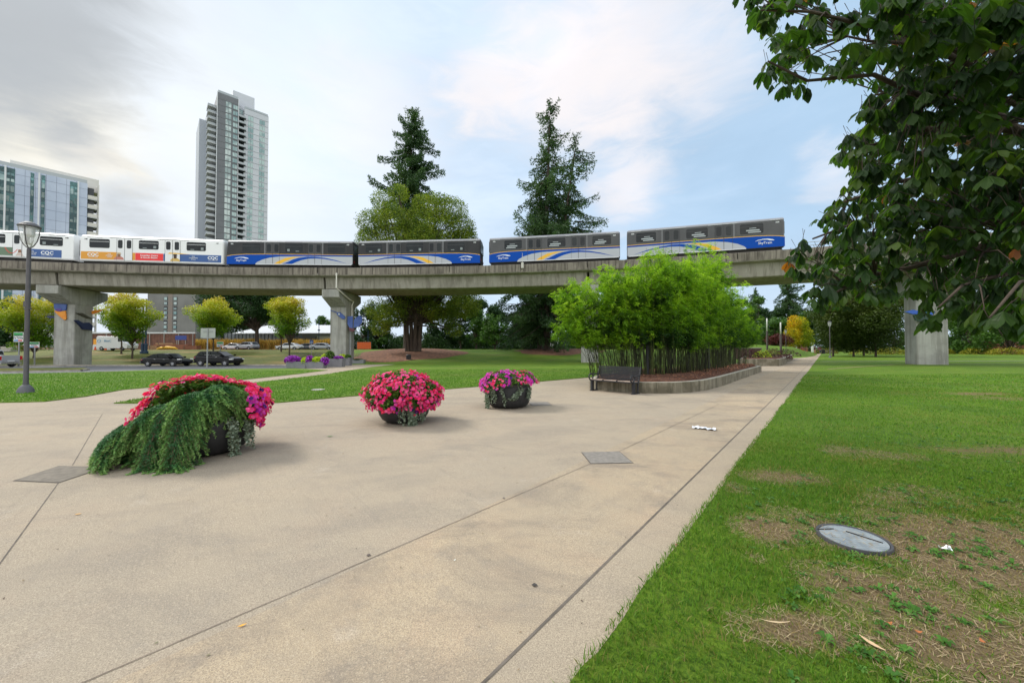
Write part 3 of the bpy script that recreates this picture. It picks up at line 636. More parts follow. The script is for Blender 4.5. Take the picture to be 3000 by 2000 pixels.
        poly('blue_swoosh', [(.435, .10), (.515, .10), (.545, .32), (.59, .58), (.645, .76), (.71, .80), (.78, .73), (.86, .52), (.955, .2), (.86, .62), (.78, .87), (.70, .995), (.63, .99), (.57, .86), (.53, .68), (.50, .48), (.47, .35), (.505, .46), (.47, .27)], mblue, .010)
        poly('grey_sill', rect(.23, .99, .02, .11), mstrip, .012)
    else:
        e = .375
        def ad(nm, u0, u1, mat, z1=1.05): poly(nm, rect(u0, u1, .20, z1), mat, .004)
        if mirror:      # front-most white car: from the left orange, red, navy ; u counts from the cab (right)
            ad('orange_advert', .625, .992, mor); ad('red_advert', .43, .623, mred); ad('navy_advert', .015, .428, mnavy)
            poly('yellow_ribbon', [(.27, 1.05), (.40, 1.05), (.385, 1.2), (.33, 1.17), (.24, 1.06)], myel, .012)
        else:
            ad('green_advert', .30, .655, mgreen, 1.1); ad('navy_advert', .657, .93, mnavy)
    du = ((.364, .697), ) and (.364, .697)
    wins = [(.127, .265), (.463, .60), (.80, .936)]
    gl = []
    for (u0, u1) in wins:
        if blue: poly('window_surround', rect(u0-.022, u1+.022, 1.36, 2.62), mgrey, .003)
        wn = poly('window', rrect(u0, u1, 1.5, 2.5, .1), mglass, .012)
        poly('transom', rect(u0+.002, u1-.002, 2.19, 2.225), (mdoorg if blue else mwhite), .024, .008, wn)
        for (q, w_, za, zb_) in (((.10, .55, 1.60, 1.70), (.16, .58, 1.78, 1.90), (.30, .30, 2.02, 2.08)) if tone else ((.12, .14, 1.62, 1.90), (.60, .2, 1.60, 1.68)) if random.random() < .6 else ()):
            poly('painted_reflection', rect(u0+(u1-u0)*q, u0+(u1-u0)*(q+w_), za, zb_), mint2 if tone else mint, .022, .004, wn)  # pale patches on opaque glass, painted reflections and glimpses of sky
    for ud in du:
        d = poly('door', rect(ud-.052, ud+.052, .14, 2.62), mdoorg if blue else mdoorw, .0135 if not blue else .0015, .008) if not blue else poly('door', rect(ud-.052, ud+.052, 1.30, 2.62), mdoorg, .010, .01)
        for s_ in (-1, 1): poly('door_window', rrect(ud+s_*.030-.0155, ud+s_*.030+.0155, 1.52, 2.46, .09), mglass, .026, .006, d)
        for s_ in (-1, 0, 1): poly('door_seam', rect(ud+s_*.0535-(.0012 if s_ == 0 else .0006), ud+s_*.0535+(.0012 if s_ == 0 else .0006), .12 if s_ == 0 else .14, 2.62), mseam, .024, .006, d)
        if blue: poly('pillar', rect(ud+(.056 if ud > .5 else -.068), ud+(.068 if ud > .5 else -.056), 1.3, 2.66), mstrip if False else M('pillar_grey', (.15, .15, .16), .5), .011)
        if not blue:
            pass
    for (u0, u1) in ((.03, .09), (.28, .46), (.6, .80), (.9, .97)) if blue else ((.25, .47), (.58, .80), (.85, .95)):
        poly('drip_rail', rect(u0, u1, 2.68, 2.72), mstrip if blue else M('drip_rail_grey', (.35, .36, .38), .6), .016)  # white cars carry a mid-grey drip rail
    # numbers and lettering
    dx = lambda u: fx(u)
    num = {'blue': ('030', '029')}.get(kind, ('148', '147'))
    for u in (.045, .96): text_mesh('fleet_number', random.choice(num), .2, mlet if blue else mseam, t, (dx(u), y0-.018, 2.45), bold=.004)
    if blue:
        text_mesh('lettering', 'SkyTrain', .34, mlet, t, (dx(.118), y0-.03, .50), bold=.002, sx=1.0)
        arcp = [(.062, .70), (.08, .82), (.11, .90), (.14, .90), (.168, .80), (.178, .70), (.15, .72), (.135, .80), (.11, .83), (.085, .77)]
        if mirror: pass
        uc = .12; pts = [(uc+(p[0]-uc)*(-1 if mirror else 1), p[1]) for p in arcp]
        poly('logo_arch', pts, mlet, .022)
    else:
        tx = lambda s, u, z_, sz, nm='advert_text', **k: text_mesh(nm, s, sz, mlet, t, (dx(u), y0-.03, z_), **k)
        if mirror:
            tx('CQC', .91, .70, .50, bold=.012); tx('CQC', .075, .70, .50, bold=.012); tx('FOR\nFINDING\nYOUR', .80, .64, .17); tx('FOR\nSTREETWISE\nSTYLE', .215, .64, .17)
            tx('Coquitlam Centre\nat Lincoln Station', .527, .66, .245, bold=.004); tx('COQUITLAM CENTRE', .91, .42, .10); tx('COQUITLAM CENTRE', .075, .42, .10)
            for uu, sk, sh in ((.735, mskin, M('ad_pink', (.5, .2, .15), .6)), (.345, M('ad_skin_dark', (.06, .03, .02), .6), mshirt)):
                q = lambda a, b, uu=uu: (uu+a/CL, b)
                poly('advert_figure', [q(-.5, .2), q(.5, .2), q(.46, .42), q(.22, .58), q(-.22, .58), q(-.46, .42)], sh, .014)
                poly('advert_figure', [q(-.14, .52), q(.14, .52), q(.17, .75), q(.12, .93), q(-.12, .93), q(-.17, .75)], sk, .020)
                poly('advert_figure', [q(-.26, .86), q(.26, .86), q(.14, 1.03), q(-.14, 1.03)], M('ad_hat', (.55, .45, .3), .6) if uu > .5 else M('ad_hair', (.02, .015, .01), .6), .026)
        else:
            tx('CQC', .845, .66, .50, bold=.012); tx('FOR\nEXECUTIVE\nFASHION', .755, .62, .17); tx('COQUITLAM CENTRE', .845, .4, .10)
            q = lambda a, b: (.685+a/CL, b)
            poly('advert_figure', [q(-.35, .2), q(.35, .2), q(.15, .6), q(-.15, .6)], M('ad_pale', (.6, .5, .45), .6), .014); poly('advert_figure', [q(-.14, .58), q(.14, .58), q(.12, .9), q(-.12, .9)], mskin, .02)
            mb = MB(); mb.tube([(fx(.60+.012*i), y0-.02, .45+(i-3.2)**2*.06) for i in range(7)], .03, 5); mb.build('red_line', mred, t)
    # end faces: gangway door outline and windscreen
    for end, xe in ((0, fx(0.0)), (1, fx(1.0))):
        sg = 1 if xe > 0 else -1
        dm = M('end_glass', (.03, .03, .035), .15, spec=.7)
        if blue:
            mb = MB(); mb.box(xe-.012, xe+.012, -1.02, 1.02, 1.35, 2.55, ch=.004); mb.build('windscreen', dm, t)
            mb = MB(); mb.box(xe-.016, xe+.016, -.98, -.7, .35, .6); mb.box(xe-.016, xe+.016, .7, .98, .35, .6); mb.build('tail_light', M('tail_red', (.25, .01, .02), .3), t)
        else:
            mb = MB(); mb.tube([(xe+sg*.012, y_, z_) for y_, z_ in ((-.42, .7), (-.42, 2.45), (.42, 2.45), (.42, .7), (-.42, .7))], .03, 5); mb.build('end_door', mseam, t)
    # rust at the foot of the end face
    return t
cars_ = [(-14.05, 'white', False, 'white train car at the far left with navy and green advert band'), (-7.93, 'white', True, 'white train car with orange, red and navy advert band'),
         (-1.92, 'blue', False, 'first blue and charcoal train car, coupled behind the white one'), (4.21, 'blue', True, 'second blue and charcoal train car, its logo at the right end, above the middle pier'),
         (10.47, 'blue', False, 'third blue and charcoal train car, logo at its left end, above the tall conifer pair'), (16.64, 'blue', True, 'last blue and charcoal train car at the right, above the bamboo'),
         (-20.2, 'white', True, 'white train car outside the left edge')]
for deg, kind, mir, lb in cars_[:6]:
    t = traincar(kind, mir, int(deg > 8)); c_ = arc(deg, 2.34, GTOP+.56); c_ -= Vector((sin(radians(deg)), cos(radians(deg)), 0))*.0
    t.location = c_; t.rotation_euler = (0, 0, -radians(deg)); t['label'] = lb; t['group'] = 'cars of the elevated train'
# ================================================================== buildings
mfd = M('facade_dark_grey', (.12, .128, .14), .6, (.15, .158, .17), .6, .2); mfl = M('facade_silver', (.50, .52, .56), .5, (.44, .46, .50), .6, .12)
mfw = M('facade_white', (.62, .64, .66), .6); mline = M('floor_line', (.14, .15, .16), .6); mslab = M('balcony_slab', (.50, .51, .53), .7)
mgl = M('glass_green', (.14, .26, .27), .12, (.32, .44, .43), 1, .16, spec=.8, lo=.45, hi=.55); mgl2 = M('glass_pale', (.42, .5, .49), .15, (.2, .28, .28), 1, .2, spec=.8, lo=.45, hi=.55)
mbg = M('balcony_dark', (.035, .04, .045), .5); mrailg = M('balcony_glass', (.30, .34, .36), .15, spec=.8)  # near-black finish for balconies, openings, slats and side wing
def frame(loc, ang):   # local +x along the facade, +y into the building
    return loc, ang
# --- tower
D0 = 177.; tl = pt(627, 1020, D0); TZ = 0
t = thing('residential_tower', 'tall slim glass and dark grey residential tower rising beyond the train', 'skyscraper', (tl.x, tl.y, 0), radians(44))
H0 = 1.7+760*D0/1100
mb = MB(); mb.box(0, 8.2, 0, 24, 0, H0); mb.build('dark_wing', mfd, t)
mb = MB(); mb.box(10.6, 20.8, .3, 24, 0, H0-3.0); mb.box(8.2, 10.6, 2.6, 24, 0, H0-1.2); mb.box(6.5, 15.5, 5, 12, H0-1.2, H0+6.5)
mb.build('pale_wing', mfl, t)
mb = MB()
for (x0, y0, zt) in ((-2.6, 8.5, H0-4), (-5.6, 14, H0-9)): mb.box(x0, 0, y0, 26+abs(x0), 0, zt)
mb.build('stepped_wing', M('facade_mid_grey', (.36, .39, .43), .6), t)
FH = 2.92; nf = int(H0/FH)
WN = 0
def win_grid(name, x0, x1, y, z0, n, h, cols, mat, parent, fr=.12):
    """a column of glazing: one part, its panes and mullions inside the mesh"""
    global WN
    def one(i):
        mb = MB(); zz = z0+i*FH; wd = (x1-x0)/cols
        mb.box(x0+.03, x1-.03, y-.03, y, zz-.03, zz+h+.03, 1)
        for c_ in range(cols): mb.box(x0+c_*wd+fr/2, x0+(c_+1)*wd-fr/2, y-.07, y-.03, zz, zz+h, 0)
        return mb
    if WN+n <= 99:
        for i in range(n): one(i).build('window', [mat, mfd], parent)
        WN += n; return
    mb = MB()
    for i in range(n): q = one(i); mb.add(q.v, q.f); mb.m[-len(q.f):] = q.m
    mb.build('window', [mat, mfd], parent)['kind'] = 'stuff'
win_grid('window_column', 3.1, 5.4, 0, H0-nf*FH+.4, nf-1, 2.35, 2, mgl2, t); win_grid('window_column', 6.0, 7.9, 0, H0-nf*FH+.4, nf-1, 1.9, 2, mgl, t)
win_grid('window_column', 12.1, 14.4, .3, H0-nf*FH+.4, nf-2, 2.2, 2, mgl, t); win_grid('window_column', 16.9, 19.3, .3, H0-nf*FH+.4, nf-2, 2.2, 2, mgl, t)
win_grid('window_column', 8.4, 10.4, 2.6, H0-nf*FH+.3, nf-1, 2.3, 1, mgl, t)
mb = MB()
for i in range(nf): 
    zz = H0-nf*FH+i*FH; mb.box(-.03, 8.23, -.09, 0, zz-.05, zz+.06); mb.box(10.57, 20.83, .22, .3, zz-.05, zz+.05)
mb.build('floor_line', mline, t)
for i in range(nf-2):
    zz = H0-nf*FH+i*FH
    mb = MB(); mb.box(8.25, 11.2, -.9, 2.5, zz, zz+.3, 0); mb.box(8.3, 11.15, -.88, -.8, zz+.3, zz+1.25, 1); mb.build('balcony', [mbg, mrailg], t)
for i in range(nf-4):
    zz = H0-4-(i+1)*FH
    mb = MB(); mb.box(-3.4, -.02, 2.2, 8.4, zz, zz+.22, 0); mb.box(-3.38, -3.28, 2.3, 8.3, zz+.22, zz+1.2, 1); mb.box(-3.3, -.1, 2.22, 2.3, zz+.22, zz+1.2, 1); mb.build('balcony', [mslab, mrailg], t)
mb = MB()
for (xx, yy, zt) in ((-.1, 0, H0), (8.2, -.05, H0), (20.8, .3, H0-3)): mb.box(xx-.12, xx+.12, yy-.1, yy+.1, 0, zt+.4)
mb.build('corner_trim', mfw, t)
mb = MB(); mb.box(.2, 8, .2, .3, H0, H0+1.2); mb.box(10.7, 20.6, .5, .6, H0-3, H0-1.8); mb.build('roof_railing', mrailg, t)
# podium wing at the foot of the tower, just above the train
mb = MB(); mb.box(11.6, 29, -2.4, 20, 0, 49.5, 0)
for i in range(8):
    for c_ in range(10): mb.box(12+c_*1.68, 13.5+c_*1.68, -2.46, -2.4, 47-i*FH, 49.2-i*FH, 1)
mb.build('podium', [mfd, mgl2], t)
mb = MB(); 
for i in range(6):
    for c_ in range(4): mb.box(1.4+c_*1.6, 2.9+c_*1.6, -.09, -.03, 48.6-i*FH, 51.1-i*FH)
mb.build('window_band', mgl2, t)
# --- left mid-rise with blue-grey panels
mpan = M('panel_blue_grey', (.38, .44, .56), .4, (.46, .52, .64), 1, .09, lo=.4, hi=.6); mteal = M('glass_teal', (.02, .12, .14), .12, (.10, .30, .31), 1, .14, spec=.8, lo=.45, hi=.58); mbeige = M('facade_beige', (.60, .58, .53), .8)
a1 = radians(50); bl = pt(10, 1020, 120.)-Vector((cos(a1), sin(a1), 0))*34
t = thing('office_block', 'blue-grey panelled mid-rise block with teal window columns at the left edge', 'building', (bl.x, bl.y, 0), a1)
H1 = 1.7+538*120/1100
def ulen(px):   # distance along the facade to a pixel column
    r = (px-1500)/F; return (r*bl.y-bl.x)/(cos(a1)-r*sin(a1))
Ue = ulen(247); mb = MB(); mb.box(0, Ue, 0, 22, 0, H1); mb.build('wall', mpan, t)
n1f = int(H1/3.25)
for (p0, p1, cl) in ((-60, 3, 3), (4, 32, 2), (78, 89, 1), (110, 122, 1), (195, 219, 2)):
    u0, u1 = max(ulen(p0), .2), ulen(p1); mb = MB(); wd = (u1-u0)/cl
    mb.box(u0, u1, -.1, 0, 3, H1-.5, 0)
    for i in range(n1f-1):
        for c_ in range(cl):
            mb.box(u0+c_*wd+.12, u0+(c_+1)*wd-.12, -.16, -.1, 3.2+i*3.25+.3, 3.2+i*3.25+(2.2 if random.random() < .6 else 1.2), 1)
            mb.box(u0+c_*wd+.12, u0+(c_+1)*wd-.12, -.15, -.1, 3.2+i*3.25+2.3, 3.2+i*3.25+3.0, 0)
        mb.build('window', [mteal, mgl], t)
mb = MB()
for i in range(n1f): mb.box(0, Ue, -.03, 0, 3+i*3.25, 3.06+i*3.25)
for i in range(int(Ue/2.2)): mb.box(i*2.2, i*2.2+.05, -.03, 0, 3, H1)
mb.build('panel_joint', M('joint_line', (.10, .12, .18), .6), t)
mb = MB(); 
for p_ in (3.5, 104, 220): mb.box(ulen(p_)-.2, ulen(p_)+.2, -.35, 0, 0, H1)
mb.box(0, Ue, -.3, 0, 35.2, 35.5); mb.build('white_fin', mfw, t)
mb = MB(); mb.box(Ue+.01, Ue+1.6, 1.2, 22, 0, H1-1, 0); mb.build('side_wing', mbg, t)
for i in range(n1f-1):
    mb = MB(); mb.box(Ue+.02, Ue+2.4, .3, 6, 3+i*3.25, 3.3+i*3.25, 0); mb.box(Ue+.1, Ue+2.4, .25, .35, 3.3+i*3.25, 4.5+i*3.25, 1); mb.build('balcony', [mslab, mbeige], t)
mb = MB(); mb.box(Ue+2.5, Ue+2.9, 2, 6, 0, H1+1.0); mb.box(Ue-17, Ue+2.9, 6, 12, H1-1, H1+4.0); mb.build('beige_wing', mbeige, t)
mb = MB(); mb.box(.2, Ue-.1, .3, .36, H1, H1+1.3); mb.build('roof_railing', mrailg, t)
# --- grey concrete block glimpsed below the viaduct
mgb = M('block_concrete', (.215, .215, .205), .9, (.165, .165, .155), .8, .2, bump=.2)
bb = pt(430, 1020, 112.); a2 = radians(6)
t = thing('concrete_block', 'plain grey concrete apartment block with two narrow window columns below the viaduct', 'building', (bb.x, bb.y, .5), a2)
mb = MB(); mb.box(0, 13.3, 0, 14, 0, 27); mb.build('wall', mgb, t)
for i in range(9):
    zz = 4.2+i*1.42*1.0
    for x0, w_ in ((4.55, .95), (7.2, .95)):
        mb = MB(); mb.box(x0, x0+w_, -.12, 0, zz, zz+1.05, 0); mb.box(x0+.08, x0+w_-.08, -.15, -.12, zz+.1, zz+(.95 if i % 3 else .6), 1); mb.build('window', [mbg, mgl2 if (i*7+int(x0)) % 3 else mgl], t)
mb = MB(); mb.box(5.7, 6.9, -.08, 0, 0, 27); mb.build('rusty_panel', M('panel_brown', (.25, .2, .17), .9, (.2, .19, .18), .8, .6), t)
# white block behind it
b2 = pt(556, 1020, 125.); t = thing('white_block', 'small white building right of the grey concrete block', 'building', (b2.x, b2.y, .5), a2)
mb = MB(); mb.box(0, 12, 0, 10, 0, 9.0); mb.build('wall', mfw, t); mb = MB(); mb.box(1.9, 2.6, -.1, 0, 5.6, 6.6); mb.build('window', mbg, t)
# --- long low building with a white metal roof behind the parked cars
a3 = radians(-3); Yb = 96.; b3 = pt(655, 1020, Yb)
t = thing('glazed_hall', 'long low hall with a white standing-seam roof and grey glazing behind the parked cars', 'building', (b3.x, b3.y, 1.2), a3)
mb = MB(); mb.box(0, 18.8, 0, 14, 0, 4.4, 0)
for i in range(20): mb.box(i*.98+.05, i*.98+.13, -.12, 0, 0, 4.4, 1)
mb.build('glazed_wall', [M('screen_glass', (.10, .115, .13), .3, (.16, .18, .2), .8, .5), mbg], t)
mb = MB(); mb.add([(3, -.8, 4.35), (30, -.8, 4.35), (30, 9, 6.9), (5, 9, 6.9), (3, -.8, 4.2), (30, -.8, 4.2)], [(0, 1, 2, 3), (0, 4, 5, 1), (0, 3, 4)])
for i in range(27):
    x_ = 3.3+i; mb.add([(x_, -.82, 4.36), (x_+.06, -.82, 4.36), (x_+.06+.0, 9, 6.98), (x_, 9, 6.98)], [(0, 1, 2, 3)], 1)
mb.build('roof', [M('roof_white_metal', (.62, .64, .67), .4), M('roof_seam', (.32, .34, .37), .5)], t)
mb = MB(); mb.box(19, 30, 1, 14, 0, 4.3, 0); mb.build('wall', mfw, t)
mb = MB(); mb.box(19.3, 24.6, -.6, .95, 0, .1, 0)
for x_ in (19.4, 20.2, 21.8, 23.4, 24.4): mb.box(x_, x_+.14, -.55, -.4, 0, 3.0, 0)
mb.box(19.2, 24.7, -.7, -.3, 3.0, 3.5, 0); mb.box(19.6, 24.3, .9, .98, .1, 2.9, 1); mb.build('entrance', [mbg, M('warm_glass', (.25, .20, .13), .3)], t)
mb = MB(); mb.box(25, 29.5, .9, 1.0, .9, 2.6); mb.build('window', mbg, t)
mb = MB()
for i in range(60): mb.box(19+i*.18, 19.05+i*.18, -.85, -.75, 3.55, 4.25)
mb.build('fascia_slats', mbg, t)
# --- brown timber hoarding and the building site at the left
mhoard = M('hoarding_brown', (.22, .10, .07), .85, (.13, .065, .05), .9, 1.2, streak=(3, .5, (.08, .04, .03)))
def fence(name, label, cat, a, b, h, mat, post=2.5, cap=None):
    a = Vector(a); b = Vector(b); L = (b-a).length; t = thing(name, label, cat, a, atan2(b.y-a.y, b.x-a.x))
    mb = MB(); n = int(L/.3)
    for i in range(n): mb.box(i*L/n+.01, (i+1)*L/n-.01, -.02+.02*(i % 2), .03+.02*(i % 2), 0, h)
    mb.build('board_panel', mat, t)
    for i in range(int(L/post)+1): mb = MB(); mb.box(i*post-.06, i*post+.06, -.14, -.02, 0, h+.05); mb.build('post', M('post_grey', (.35, .33, .3), .7), t)
    if cap: mb = MB(); mb.box(-.1, L+.1, -.2, .15, h, h+cap); mb.build('cap', mfw, t)
    return t
pa, pb = at(270, 78), at(572, 78); fence('site_hoarding', 'brown timber hoarding with a white cap along the building site', 'fence', pa, pb, 3.3, mhoard, 3, .28)
pa, pb = at(-260, 84), at(180, 84); fence('site_hoarding', 'white hoarding at the far left behind the trees', 'fence', pa, pb, 4.6, M('hoarding_white', (.62, .64, .66), .7), 4)
mbr = M('brick_stack', (.33, .13, .08), .9, (.2, .08, .05), .8, 5); mwood = M('timber_stack', (.42, .25, .13), .85, (.3, .17, .1), .8, 4); mgc = M('concrete_block_pale', (.45, .42, .37), .9)
def stack(name, label, cat, px, Y, w, d, h, mat, rows=4):
    p = at(px, Y); t = thing(name, label, cat, p); mb = MB(); hh_ = h/rows
    for r in range(rows):
        n = max(2, int(w/.5)); o_ = (r % 2)*.1
        for i in range(n): mb.box(-w/2+i*w/n+o_, -w/2+(i+1)*w/n+o_-.02, -d/2, d/2-.05*(r % 2), r*hh_+.01, (r+1)*hh_-.01)
    mb.build('pack', mat, t)
    for x_ in (-w*.3, w*.3): mb = MB(); mb.box(x_-.05, x_+.05, -d/2-.02, d/2+.02, -.1, h+.02); mb.build('strap', M('strap_dark', (.08, .07, .06), .7), t); return t
stack('brick_pallet', 'long low stack of red bricks in front of the brown hoarding', 'bricks', 505, 72, 6.5, 1, 1.0, mbr); stack('brick_pallet', 'short brick stack right of the blue sign board', 'bricks', 560, 71, 3, 1, .75, mbr)
stack('timber_stack', 'pale timber stack beside the two dark green poles', 'timber', 452, 69, 1.6, .8, .75, mwood); stack('timber_stack', 'low timber stack by the yellow sheet', 'timber', 485, 74, 3.4, .8, 1.3, mwood)
stack('concrete_barrier', 'pale concrete blocks behind the pickup truck', 'barrier', 22, 62, 2.2, .8, .8, mgc, 2); stack('brick_pallet', 'brick stack behind the left street lamp', 'bricks', 55, 64, 2.2, .9, .9, mbr); stack('brick_pallet', 'broken brick pile under the left street tree', 'bricks', 110, 68, 5, .9, .5, mwood)
p = at(490, 68); t = thing('folded_sheet', 'yellow rolled sheet lying on the building site', 'sheet', p); mb = MB(); mb.tube([(-1.9, 0, .12), (-1.2, 0, .3), (0, 0, .38), (1.2, .1, .3), (1.9, 0, .12)], [.1, .22, .28, .24, .08], 8); mb.build('roll', M('sheet_yellow', (.75, .42, .03), .6), t, True)
mb = MB(); mb.tube([(-.5, 0, .34), (-.5, 0, .60)], .31, 10); o = mb.build('band', M('sheet_band', (.5, .3, .05), .6), t)
# blue sign board on posts
p = at(530, 74); t = thing('site_board', 'blue site board on two thin posts before the brown hoarding', 'sign', p)
mb = MB(); mb.box(-1.1, 1.1, -.05, .02, 1.9, 2.75); mb.build('board', M('board_blue', (.03, .06, .28), .5), t)
mb = MB(); mb.box(-.9, -.82, 0, .06, 0, 1.9); mb.box(.82, .9, 0, .06, 0, 1.9); mb.build('post', M('post_grey', (.35, .33, .3), .7), t)
# orange barrier panel and van
p = at(300, 66); t = thing('site_barrier', 'orange and white barrier panels beside the white van', 'barrier', p)
mb = MB(); mb.box(-1.6, 1.5, 0, .1, .95, 1.9); mb.build('orange_panel', M('barrier_orange', (.85, .36, .02), .5), t)
mb = MB(); mb.box(-1.6, 1.5, -.1, .2, 0, .75); mb.box(-1.6, 1.0, -.06, .06, .75, .95); mb.build('white_base', mfw, t)
for x_ in (-.6, 1.2): mb = MB(); mb.lathe([(.2, 0), (.04, .6), (.0, .6)], 10, c=(x_, -.6, 0)); mb.build('cone', M('cone_red', (.7, .09, .02), .5), t)
def van(px, Y, label, rz=0, body=None, text=None, s=1):
    t = thing('van', label, 'van', at(px, Y), rz)
    mb = MB(); pr = [(-2.6, .35), (2.5, .35), (2.65, .9), (2.45, 1.3), (1.75, 1.5), (1.25, 2.2), (.9, 2.35), (-2.5, 2.4), (-2.65, 2.2)]
    mb.xz(pr, -.95, .95); mb.build('body', body or M('van_white', (.75, .76, .78), .35, coat=.4), t, bevel=.06)
    mb = MB(); mb.xz([(1.0, 1.5), (1.65, 1.5), (1.2, 2.1), (1.0, 2.12)], -.97, .97); mb.xz([(1.84, 1.5), (1.33, 2.2), (1.28, 2.18), (1.74, 1.5)], -.8, .8); mb.build('window', mglass, t)
    for x_ in (-1.75, 1.7):
        for sy in (-1, 1): wheel(t, x_, sy*.86, .34)
    if text: text_mesh('lettering', text, .5, M('van_blue', (.1, .3, .55), .5), t, (-.7, -.965, 1.6))
    mb = MB(); mb.tube([(-2.15+.25*cos(a*pi/8), -.965, 1.6+.25*sin(a*pi/8)) for a in range(17)], .03, 5, cap=False); 
    if text: mb.build('logo_ring', M('van_blue', (.1, .3, .55), .5), t)
    return t
def wheel(t, x, y, r, alloy=True):
    sy = 1 if y > 0 else -1; n = 20
    def L(prof, m, nm, par):
        mb = MB(); vs = [(x+rr*cos(2*pi*k/n), y+sy*yy, r+rr*sin(2*pi*k/n)) for rr, yy in prof for k in range(n)]
        mb.add(vs, [(i*n+k, i*n+(k+1) % n, (i+1)*n+(k+1) % n, (i+1)*n+k) for i in range(len(prof)-1) for k in range(n)]); return mb.build(nm, m, par)
    w_ = L([(r*.62, -.11), (r*.95, -.11), (r, -.06), (r, .07), (r*.95, .11), (r*.66, .11), (r*.62, .08), (r*.62, -.11)], M('tyre', (.018, .018, .019), .85), 'wheel', t)
    mb = MB(); Y_ = y+sy*.09
    L([(r*.62, .085), (r*.6, .1), (r*.52, .09), (r*.5, .03), (.0, .03)], M('rim_dark', (.08, .08, .085), .4, metal=.5), 'rim', w_)
    for k in range(5):
        a = 2*pi*k/5+.3; c_, s_ = cos(a), sin(a); mb.add([(x+c_*r*.1-s_*.035, Y_, r+s_*r*.1+c_*.035), (x+c_*r*.1+s_*.035, Y_, r+s_*r*.1-c_*.035), (x+c_*r*.56+s_*.05, Y_, r+s_*r*.56-c_*.05), (x+c_*r*.56-s_*.05, Y_, r+s_*r*.56+c_*.05)], [(0, 1, 2, 3)])
    mb.build('spokes', M('alloy', (.42, .43, .45), .35, metal=.6), w_)
    return w_
van(345, 64, 'white van with a blue logo parked on the building site', text='BlueCoast'[:4]+'C')
# dark twin poles
for px in (418, 427):
    mb = MB(); mb.lathe([(.34, 0), (.34, .35), (.22, .4), (.22, 1.5), (.12, 1.55), (.11, 8.5), (.0, 8.5)], 12, c=(0, 0, 0)); o = mb.build('traffic_pole', M('pole_navy', (.02, .05, .10), .5)); o.location = at(px, 58.5)
    tag(o, ('left' if px == 418 else 'right')+' one of two dark blue poles standing close together by the building site', 'pole', 'twin dark poles')
# ================================================================== vegetation
mbark = M('bark', (.13, .10, .075), .95, (.06, .045, .035), .9, 5, stretch=(1, 1, .25), bump=.8, bscale=14)
mbarkd = M('bark_dark', (.075, .055, .04), .95, (.035, .025, .02), .9, 4, stretch=(1, 1, .2), bump=.8, bscale=10)
def leafm(name, cols, tr=.3, rough=.55): return M(name, cols[0], rough, acols=cols, trans=tr, spec=.3)
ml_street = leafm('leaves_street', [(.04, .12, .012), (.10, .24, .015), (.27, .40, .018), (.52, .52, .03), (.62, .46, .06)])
ml_dark = leafm('leaves_dark', [(.016, .045, .014), (.038, .09, .025), (.08, .15, .04)], .25)
ml_mid = leafm('leaves_mid', [(.035, .09, .018), (.08, .17, .028), (.17, .28, .045)], .3)
ml_fir = leafm('needles_fir', [(.026, .062, .028), (.06, .12, .042), (.12, .20, .065)], .3)
ml_ced = leafm('leaves_feathery', [(.05, .10, .012), (.13, .20, .018), (.30, .35, .03), (.34, .26, .03)], .3)
ml_yel = leafm('leaves_yellow', [(.10, .20, .012), (.30, .38, .02), (.60, .48, .02), (.72, .38, .01)], .35)
ml_oliv = leafm('leaves_olive', [(.022, .045, .010), (.06, .095, .015), (.14, .15, .02)], .25)
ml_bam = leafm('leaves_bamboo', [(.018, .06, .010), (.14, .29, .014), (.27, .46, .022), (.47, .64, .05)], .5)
ml_red = leafm('leaves_red', [(.07, .018, .02), (.13, .03, .025), (.2, .06, .03)], .2)
def ell(n, c, r, shell=.55):
    d = unit(rng.normal(size=(n, 3))); q = (shell+(1-shell)*rng.random(n)**.6)[:, None]; return np.asarray(c)+d*q*np.asarray(r)
def blobs_leaves(blobs, dens, size, jit=.25, shell=.55):
    P = []
    for (c, r, *k) in blobs:
        n = int(dens*(r[0]*r[1]*r[2])**(2/3)); p = ell(n, (0, 0, 0), r, shell)
        # break the surface up with lumps and gaps
        f = vnoise(p[:, 0]*1.1/max(r[0], .3)*3+c[0], p[:, 2]*1.1/max(r[2], .3)*3+c[1]*2)+vnoise(p[:, 1]*3/max(r[1], .3)+c[2], p[:, 2]*3/max(r[2], .3)+5)
        p = p[f > .52+.3*rng.random(n)]; p *= (1+.16*(rng.random((len(p), 1))-.4)); P.append(p+np.asarray(c)+rng.normal(size=(len(p), 3))*size*jit)
    return np.concatenate(P)
def limb(mb, a, b, r0, r1, k=4, w=.12):
    a = Vector(a); b = Vector(b); L = (b-a).length; pts = [a.lerp(b, i/k)+Vector((random.uniform(-w, w), random.uniform(-w, w), 0))*L*.3*(0 < i < k) for i in range(k+1)]
    mb.tube(pts, [r0+(r1-r0)*i/k for i in range(k+1)], 7)
